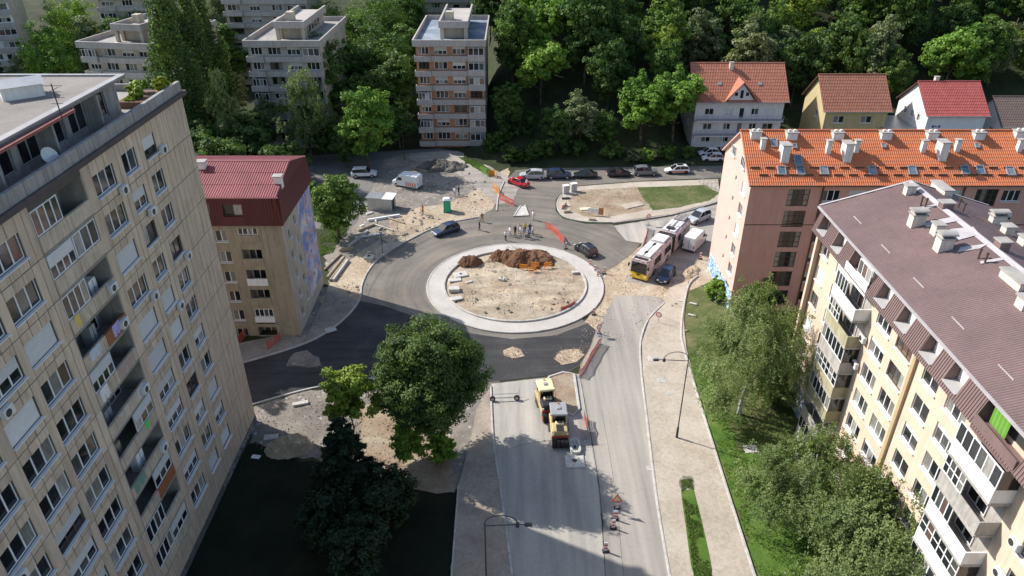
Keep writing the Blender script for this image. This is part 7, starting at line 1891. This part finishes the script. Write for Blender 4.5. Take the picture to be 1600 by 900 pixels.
def sign(p, rz, label, shape='tri', h=2.0):
    t = thing('road_sign', p, label, 'road sign', 'temporary road signs', rz)
    MB().tube((0, 0, 0), (0, 0, h), 0.035, n=7).box(-0.3, 0.3, -0.2, 0.2, 0, 0.1).build('post', M_METAL, t)
    if shape == 'tri':
        MB().add([(-0.5, -0.04, h - 0.75), (0.5, -0.04, h - 0.75), (0, -0.04, h + 0.12), (-0.5, -0.06, h - 0.75), (0.5, -0.06, h - 0.75), (0, -0.06, h + 0.12)], [(3, 4, 5), (2, 1, 0), (0, 1, 4, 3), (1, 2, 5, 4), (2, 0, 3, 5)]).build('plate', M_BRED, t)
        MB().add([(-0.33, -0.064, h - 0.65), (0.33, -0.064, h - 0.65), (0, -0.064, h - 0.08)], [(0, 1, 2)]).build('plate_face', mat('sign_yellow', (0.66, 0.58, 0.30), 0.5, 0.05), t)
    else:
        MB().tube((0, -0.04, h - 0.3), (0, -0.06, h - 0.3), 0.36, n=20).build('plate', M_BRED, t); MB().tube((0, -0.061, h - 0.3), (0, -0.066, h - 0.3), 0.25, n=20).build('plate_face', M_BW, t)
    return t
sign(G(962, 800), R(0), 'triangular warning sign on the lane line of the main road')
sign(G(935, 525), R(30), 'temporary sign on the earth right of the roundabout', 'round', 1.6)
sign(G(1028, 505), R(-30), 'small sign at the west edge of the east pavement', 'round', 1.5)
sign(G(1012, 352), R(20), 'temporary sign behind the trolleybus barriers', 'round', 1.8)
M_LAMP = mat('lamp_grey', (0.10, 0.10, 0.10), 0.5, 0.15, metal=0.3)
def lamp(p, h, rz, label):
    t = thing('street_lamp', p, label, 'street lamp', 'double-arm street lamps', rz)
    MB().tube((0, 0, 0), (0, 0, 1.2), 0.11, n=10).build('base', M_DARKM, t)
    MB().tube((0, 0, 1.2), (0, 0, h), 0.06, 0.045, n=10).build('pole', M_LAMP, t)
    ar = MB(); pts = [Vector((-1.05 + 1.05 * math.cos(a_), 0, h + 0.7 * math.sin(a_))) for a_ in np.linspace(0, math.pi, 12)]
    ar.path(pts, [0.032] * 12, 7); ar.tube((0.0, 0, h - 0.25), (-2.7, 0, h - 0.1), 0.035, n=7)
    ar.build('arm', M_DARKM, t)
    MB().bbox(-3.05, -2.55, -0.13, 0.13, h - 0.2, h - 0.05, 0.04).build('lamp_head', M_DARKM, t)
    MB().bbox(-2.22, -1.98, -0.13, 0.13, h - 0.28, h - 0.02, 0.04).build('lamp_head', M_DARKM, t)
    return t
lamp(G(1057, 685) + Vector((0, 0, 0.12)), 9.0, R(0), 'tall dark double-arm street lamp on the east pavement')
lamp(Vector((-1.75, 32.6, 0.1)), 9.3, R(180), 'dark double-arm street lamp at the bottom edge by the south pavement')
for x, y, h, lb in ((632, 250, 6, 'thin lamp post by the path at the orange and grey block'), (598, 395, 3, 'thin post beside the manhole block')):
    t = thing('post', G(x, y), lb, 'post'); MB().tube((0, 0, 0), (0, 0, h), 0.06, 0.04, n=7).build('pole', M_DARKM, t); MB().bbox(-0.2, 0.2, -0.1, 0.1, h, h + 0.12, 0.03).build('head', M_DARKM, t)
# wire fence panels along the west kerb
for q, (x0, y0, x1, y1) in enumerate(((590, 408, 612, 393), (612, 393, 634, 379), (634, 379, 655, 368), (600, 372, 622, 362))):
    a_, b_ = G(x0, y0), G(x1, y1); L = (b_ - a_).length
    t = thing('wire_fence_panel', a_, ('lowest', 'middle', 'upper', 'rear')[q] + ' wire mesh fence panel behind the west kerb', 'fence panel', 'wire fence panels', math.atan2(b_.y - a_.y, b_.x - a_.x))
    fr = MB().tube((0, 0, 0), (0, 0, 1.7), 0.03, n=6).tube((L, 0, 0), (L, 0, 1.7), 0.03, n=6).tube((0, 0, 1.68), (L, 0, 1.68), 0.025, n=6).tube((0, 0, 0.15), (L, 0, 0.15), 0.025, n=6)
    fr.build('frame', M_METAL, t)
    wi = MB()
    for k in range(int(L / 0.18)): wi.tube((0.18 * k, 0, 0.15), (0.18 * k, 0, 1.68), 0.006, n=3, caps=False)
    for k in range(7): wi.tube((0, 0, 0.3 + 0.2 * k), (L, 0, 0.3 + 0.2 * k), 0.006, n=3, caps=False)
    wi.build('wire_mesh', M_METAL, t)
# iron fence along the traffic triangle
t = thing('iron_railing', G(1092, 287) + Vector((0, 0, 0.12)), 'grey iron railing at the right end of the traffic triangle', 'railing')
a_, b_, c_ = Vector((0, 0, 0)), G(1126, 285) - G(1092, 287), G(1124, 302) - G(1092, 287)
for p0, p1 in ((a_, b_), (a_, c_)):
    rl = MB()
    for z in (0.3, 0.65, 1.0): rl.tube(p0 + Vector((0, 0, z)), p1 + Vector((0, 0, z)), 0.025, n=5)
    k = max(3, int((p1 - p0).length / 0.9))
    for q in range(k + 1): rl.tube(p0.lerp(p1, q / k), p0.lerp(p1, q / k) + Vector((0, 0, 1.05)), 0.03, n=5)
    rl.build('rails', M_RAIL, t)
# trailer bar lying by the rollers
t = thing('tow_frame', G(790, 626) + Vector((0, 0, 0.03)), 'low metal tow frame with two wheels left of the rollers', 'tow frame', None, R(4))
MB().tube((-1.4, 0, 0.35), (1.4, 0, 0.35), 0.06, n=7).tube((-1.4, 0.6, 0.35), (1.4, 0.6, 0.35), 0.03, n=6).tube((1.4, -0.4, 0.05), (1.4, 0.6, 0.9), 0.03, n=6).build('frame', M_METAL, t)
for x in (-1.3, 1.1): add_wheel(t, x, 0, 0.28)
# graffiti wall at the foot of the pink gable
def graffiti(name, c1, c2, c3):
    m, t_, b = nt(name)
    f = noise_node(t_, coords(t_, (1, 1, 1), rnd=False), 1.3, 2, 0.4, 2.0)
    c = ramp(t_, f, [(0.3, c1), (0.46, c2), (0.56, c3), (0.64, c1)]); c.node.color_ramp.interpolation = 'CONSTANT'
    t_.links.new(c, b.inputs['Base Color']); b.inputs['Roughness'].default_value = 0.85
    return m
MB().box(0.1, OY1 - OY0 - 0.1, -0.03, -0.006, 0, 2.4).build('graffiti', graffiti('graffiti_blue', (0.10, 0.25, 0.50), (0.62, 0.66, 0.70), (0.20, 0.42, 0.62)), pink, Vector(gorg) - pink.location, R(-90))
MB().box(0.6, 7.5, -0.03, -0.006, 0.0, 3.0).build('graffiti', graffiti('graffiti_grey', (0.30, 0.32, 0.36), (0.12, 0.20, 0.45), (0.50, 0.42, 0.30)), beige, Vector(borg) - beige.location, An)
MB().box(TY1 - TY0 - 9, TY1 - TY0 - 1, -0.06, -0.045, 0.1, 0.68).build('graffiti', graffiti('graffiti_dark', (0.12, 0.12, 0.12), (0.35, 0.34, 0.33), (0.06, 0.06, 0.06)), tower, Vector(torg) - tower.location, A90)
# laundry and flower boxes
def cloth_item(name, p, a_, w, h, m, label):
    mb = MB(); n_ = 8; vs = []
    for j in range(5):
        for i in range(n_ + 1): vs.append((w * i / n_, 0.04 * math.sin(i * 1.7 + j * 0.5) * (j / 4), -h * j / 4))
    mb.add(vs, [(j * (n_ + 1) + i, j * (n_ + 1) + i + 1, (j + 1) * (n_ + 1) + i + 1, (j + 1) * (n_ + 1) + i) for j in range(4) for i in range(n_)])
    return tag(mb.build(name, m, None, p, a_), label, 'laundry', 'laundry on the left tower')
for r_, y_, w, h, c_, lb in ((7, 36.9, 0.9, 0.8, (0.42, 0.36, 0.62), 'lilac washing on a loggia of the left tower'), (7, 34.2, 1.2, 0.7, (0.50, 0.55, 0.60), 'pale blue washing hanging left of the lilac washing'), (6, 33.9, 0.9, 0.9, (0.72, 0.70, 0.68), 'two white cloths on the middle loggia of the left tower'), (6, 36.2, 2.0, 0.9, (0.42, 0.30, 0.26), 'brownish blanket next to the white cloths'), (4, 37.0, 0.5, 0.6, (0.10, 0.60, 0.12), 'bright green shirt on a lower loggia of the left tower')):
    cloth_item('laundry', Vector((TX + 0.07, y_, rows[r_] - 1.12 + 0.92 + 0.0)), A90, w, h, mat('laundry_' + lb[:6].replace(' ', '_'), c_, 0.9, 0.08), lb)
for r_, y_, w, h, m, lb in ((8, 37.6, 0.8, 1.3, M_BW, 'white cupboard on an upper loggia of the left tower'), (7, 36.2, 0.6, 1.5, M_GREYF, 'grey cupboard behind the lilac washing'), (4, 34.6, 1.0, 1.2, M_WOOD, 'brown cupboard left of the green shirt'), (3, 36.5, 0.9, 1.5, M_BW, 'white fridge on a lower loggia of the left tower'), (5, 35.0, 0.8, 1.2, M_GREYF, 'grey box on the middle loggia of the left tower')):
    t = thing('loggia_cupboard', (TX - 0.95, y_, rows[r_] - 1.12), lb, 'cupboard', 'cupboards on the loggias')
    MB().bbox(-0.3, 0.3, -w / 2, w / 2, 0, h, 0.02).build('body', m, t); MB().box(0.3, 0.315, -0.01, 0.01, 0.05, h - 0.05).build('door_seam', M_BLACKP, t); MB().box(0.3, 0.33, 0.05, 0.08, h * 0.5, h * 0.5 + 0.12).build('handle', M_METAL, t)
for r_, y_, w, h, c_, lb in ((3, 33.9, 1.5, 0.8, (0.16, 0.30, 0.22), 'dark green cloth on a lower loggia of the left tower'), (5, 37.2, 1.0, 0.8, (0.55, 0.52, 0.48), 'pale cloth beside the grey box on the middle loggia'), (8, 34.0, 0.5, 0.7, (0.66, 0.52, 0.10), 'yellow towel on an upper loggia of the left tower')):
    cloth_item('laundry', Vector((TX + 0.07, y_, rows[r_] - 0.20)), A90, w, h, mat('laundry_' + lb[:8].replace(' ', '_'), c_, 0.9, 0.08), lb)
pl_ = thing('terrace_planter', (TX - 1.6, 50.6, 31.6), 'planter with yellow-green plants on the terrace corner of the left tower', 'planter')
MB().bbox(-0.9, 0.9, -1.6, 1.6, 0, 0.45, 0.03).build('box', mat('planter_wood', (0.16, 0.09, 0.06), 0.9, 0.2), pl_)
link('foliage', broad_crown(200, 0.8, 1.6, 0.5, 0.8, 1800, 0.11, L_LIME, 10, 0.6), pl_)
plant('terrace_shrub', (TX - 0.55, 51.9, 32.2), broad_crown(201, 0.45, 1.5, 0.4, 0.35, 1500, 0.1, leaf_mat('leaf_yellow', (0.20, 0.22, 0.02), (0.42, 0.42, 0.06)), 10, 0.6), None, 'yellow-green hedge on the far parapet corner of the left tower', 'hedge')
# trampled grass tufts on the lawns: nobody could count them
def tufts(name, polys, n_, m, hgt, label, seed):
    rng = np.random.default_rng(seed); P = []
    rr_ = random.Random(seed)
    for poly in polys:
        Q = gp(poly); x0, x1 = min(q.x for q in Q), max(q.x for q in Q); y0, y1 = min(q.y for q in Q), max(q.y for q in Q)
        c = 0
        while c < n_:
            x, y = rr_.uniform(x0, x1), rr_.uniform(y0, y1); ins = False; j = len(Q) - 1
            for i in range(len(Q)):
                if (Q[i].y > y) != (Q[j].y > y) and x < (Q[j].x - Q[i].x) * (y - Q[i].y) / (Q[j].y - Q[i].y) + Q[i].x: ins = not ins
                j = i
            c += 1
            if ins and mnoise.noise(Vector((x * 0.5, y * 0.5, seed))) > -0.25: P.append((x, y, rr_.uniform(0.02, hgt)))
    P = np.array(P); N = np.tile(np.array([[0, -0.5, 0.6]]), (len(P), 1))
    me = leaf_mesh(name, P, N, rng.uniform(0.06, 0.15, len(P)), rng.uniform(0, 1, len(P)), m, rng, 0.3)
    return tag(link(name, me), label, 'grass', None, 'stuff')
def scatter(name, polys, m, label, seed, z=0.03, smin=0.03, smax=0.09):
    """loose grit and crumbs of earth, too many to count: small pyramids"""
    rng = np.random.default_rng(seed); rr_ = random.Random(seed); V = []; F = []
    for poly, n_, zz in polys:
        Q = gp(poly); x0, x1 = min(q.x for q in Q), max(q.x for q in Q); y0, y1 = min(q.y for q in Q), max(q.y for q in Q)
        for _ in range(n_):
            x, y = rr_.uniform(x0, x1), rr_.uniform(y0, y1); ins = False; j = len(Q) - 1
            for i in range(len(Q)):
                if (Q[i].y > y) != (Q[j].y > y) and x < (Q[j].x - Q[i].x) * (y - Q[i].y) / (Q[j].y - Q[i].y) + Q[i].x: ins = not ins
                j = i
            if not ins or mnoise.noise(Vector((x * 0.35, y * 0.35, seed))) < rr_.uniform(-0.5, 0.3): continue
            s_ = rr_.uniform(smin, smax) * (1.6 if rr_.random() < 0.08 else 1); a_ = rr_.uniform(0, 6.28); o_ = len(V)
            for q in range(3): V.append((x + s_ * math.cos(a_ + q * 2.1), y + s_ * math.sin(a_ + q * 2.1), zz))
            V.append((x + rr_.uniform(-0.3, 0.3) * s_, y + rr_.uniform(-0.3, 0.3) * s_, zz + s_ * rr_.uniform(0.6, 1.2)))
            F += [(o_, o_ + 1, o_ + 3), (o_ + 1, o_ + 2, o_ + 3), (o_ + 2, o_, o_ + 3)]
    return tag(MB().add(V, F).build(name, m), label, 'grit', None, 'stuff')
scatter('grit', [([(508, 440), (560, 345), (600, 260), (700, 250), (800, 300), (790, 330), (700, 372), (596, 408), (560, 480)], 9000, 0.012), ([(700, 420), (800, 385), (900, 410), (905, 470), (800, 500), (705, 470)], 5000, 0.25), ([(905, 600), (905, 520), (930, 480), (945, 425), (1000, 385), (1110, 400), (1090, 440), (1040, 470), (1000, 540), (925, 560)], 6000, 0.03)], mat('grit_pale', (0.40, 0.34, 0.255), 0.95, 0.3, 2), 'loose pale grit and crumbs of earth over the works', 7)
scatter('grit', [([(385, 640), (470, 612), (600, 596), (700, 720), (560, 730), (395, 700)], 3500, 0.015), ([(880, 312), (905, 298), (1000, 293), (1040, 320), (915, 342)], 1500, 0.13), ([(370, 566), (480, 530), (555, 470), (505, 455), (480, 525)], 1500, 0.115), ([(440, 575), (470, 545), (510, 575)], 300, 0.035), ([(780, 560), (800, 540), (825, 550), (800, 565)], 300, 0.035), ([(855, 575), (875, 542), (918, 545), (890, 575)], 450, 0.035), ([(725, 330), (790, 300), (800, 330), (740, 345)], 600, 0.025)], mat('grit_dark', (0.24, 0.19, 0.145), 0.95, 0.3, 2), 'loose darker rubble crumbs on verges and bare patches', 8, smax=0.09)
L_GRASS = leaf_mat('leaf_grass', (0.06, 0.125, 0.02), (0.18, 0.25, 0.055), 0.3)
tufts('grass', [[(1076, 556), (1120, 500), (1235, 560), (1245, 620), (1420, 905), (1186, 905), (1136, 748)], [(1063, 752), (1080, 750), (1112, 905), (1085, 905)]], 22000, L_GRASS, 0.18, 'green grass on the east lawn and in the pavement bed', 3)
tufts('grass', [[(1000, 294), (1100, 290), (1124, 303), (1020, 330)], [(716, 246), (735, 246), (772, 270), (765, 277)], [(500, 400), (520, 395), (545, 350), (500, 360)]], 9000, L_GRASS, 0.15, 'grass on the traffic triangle and the sunny north verge', 4)

count_labels()
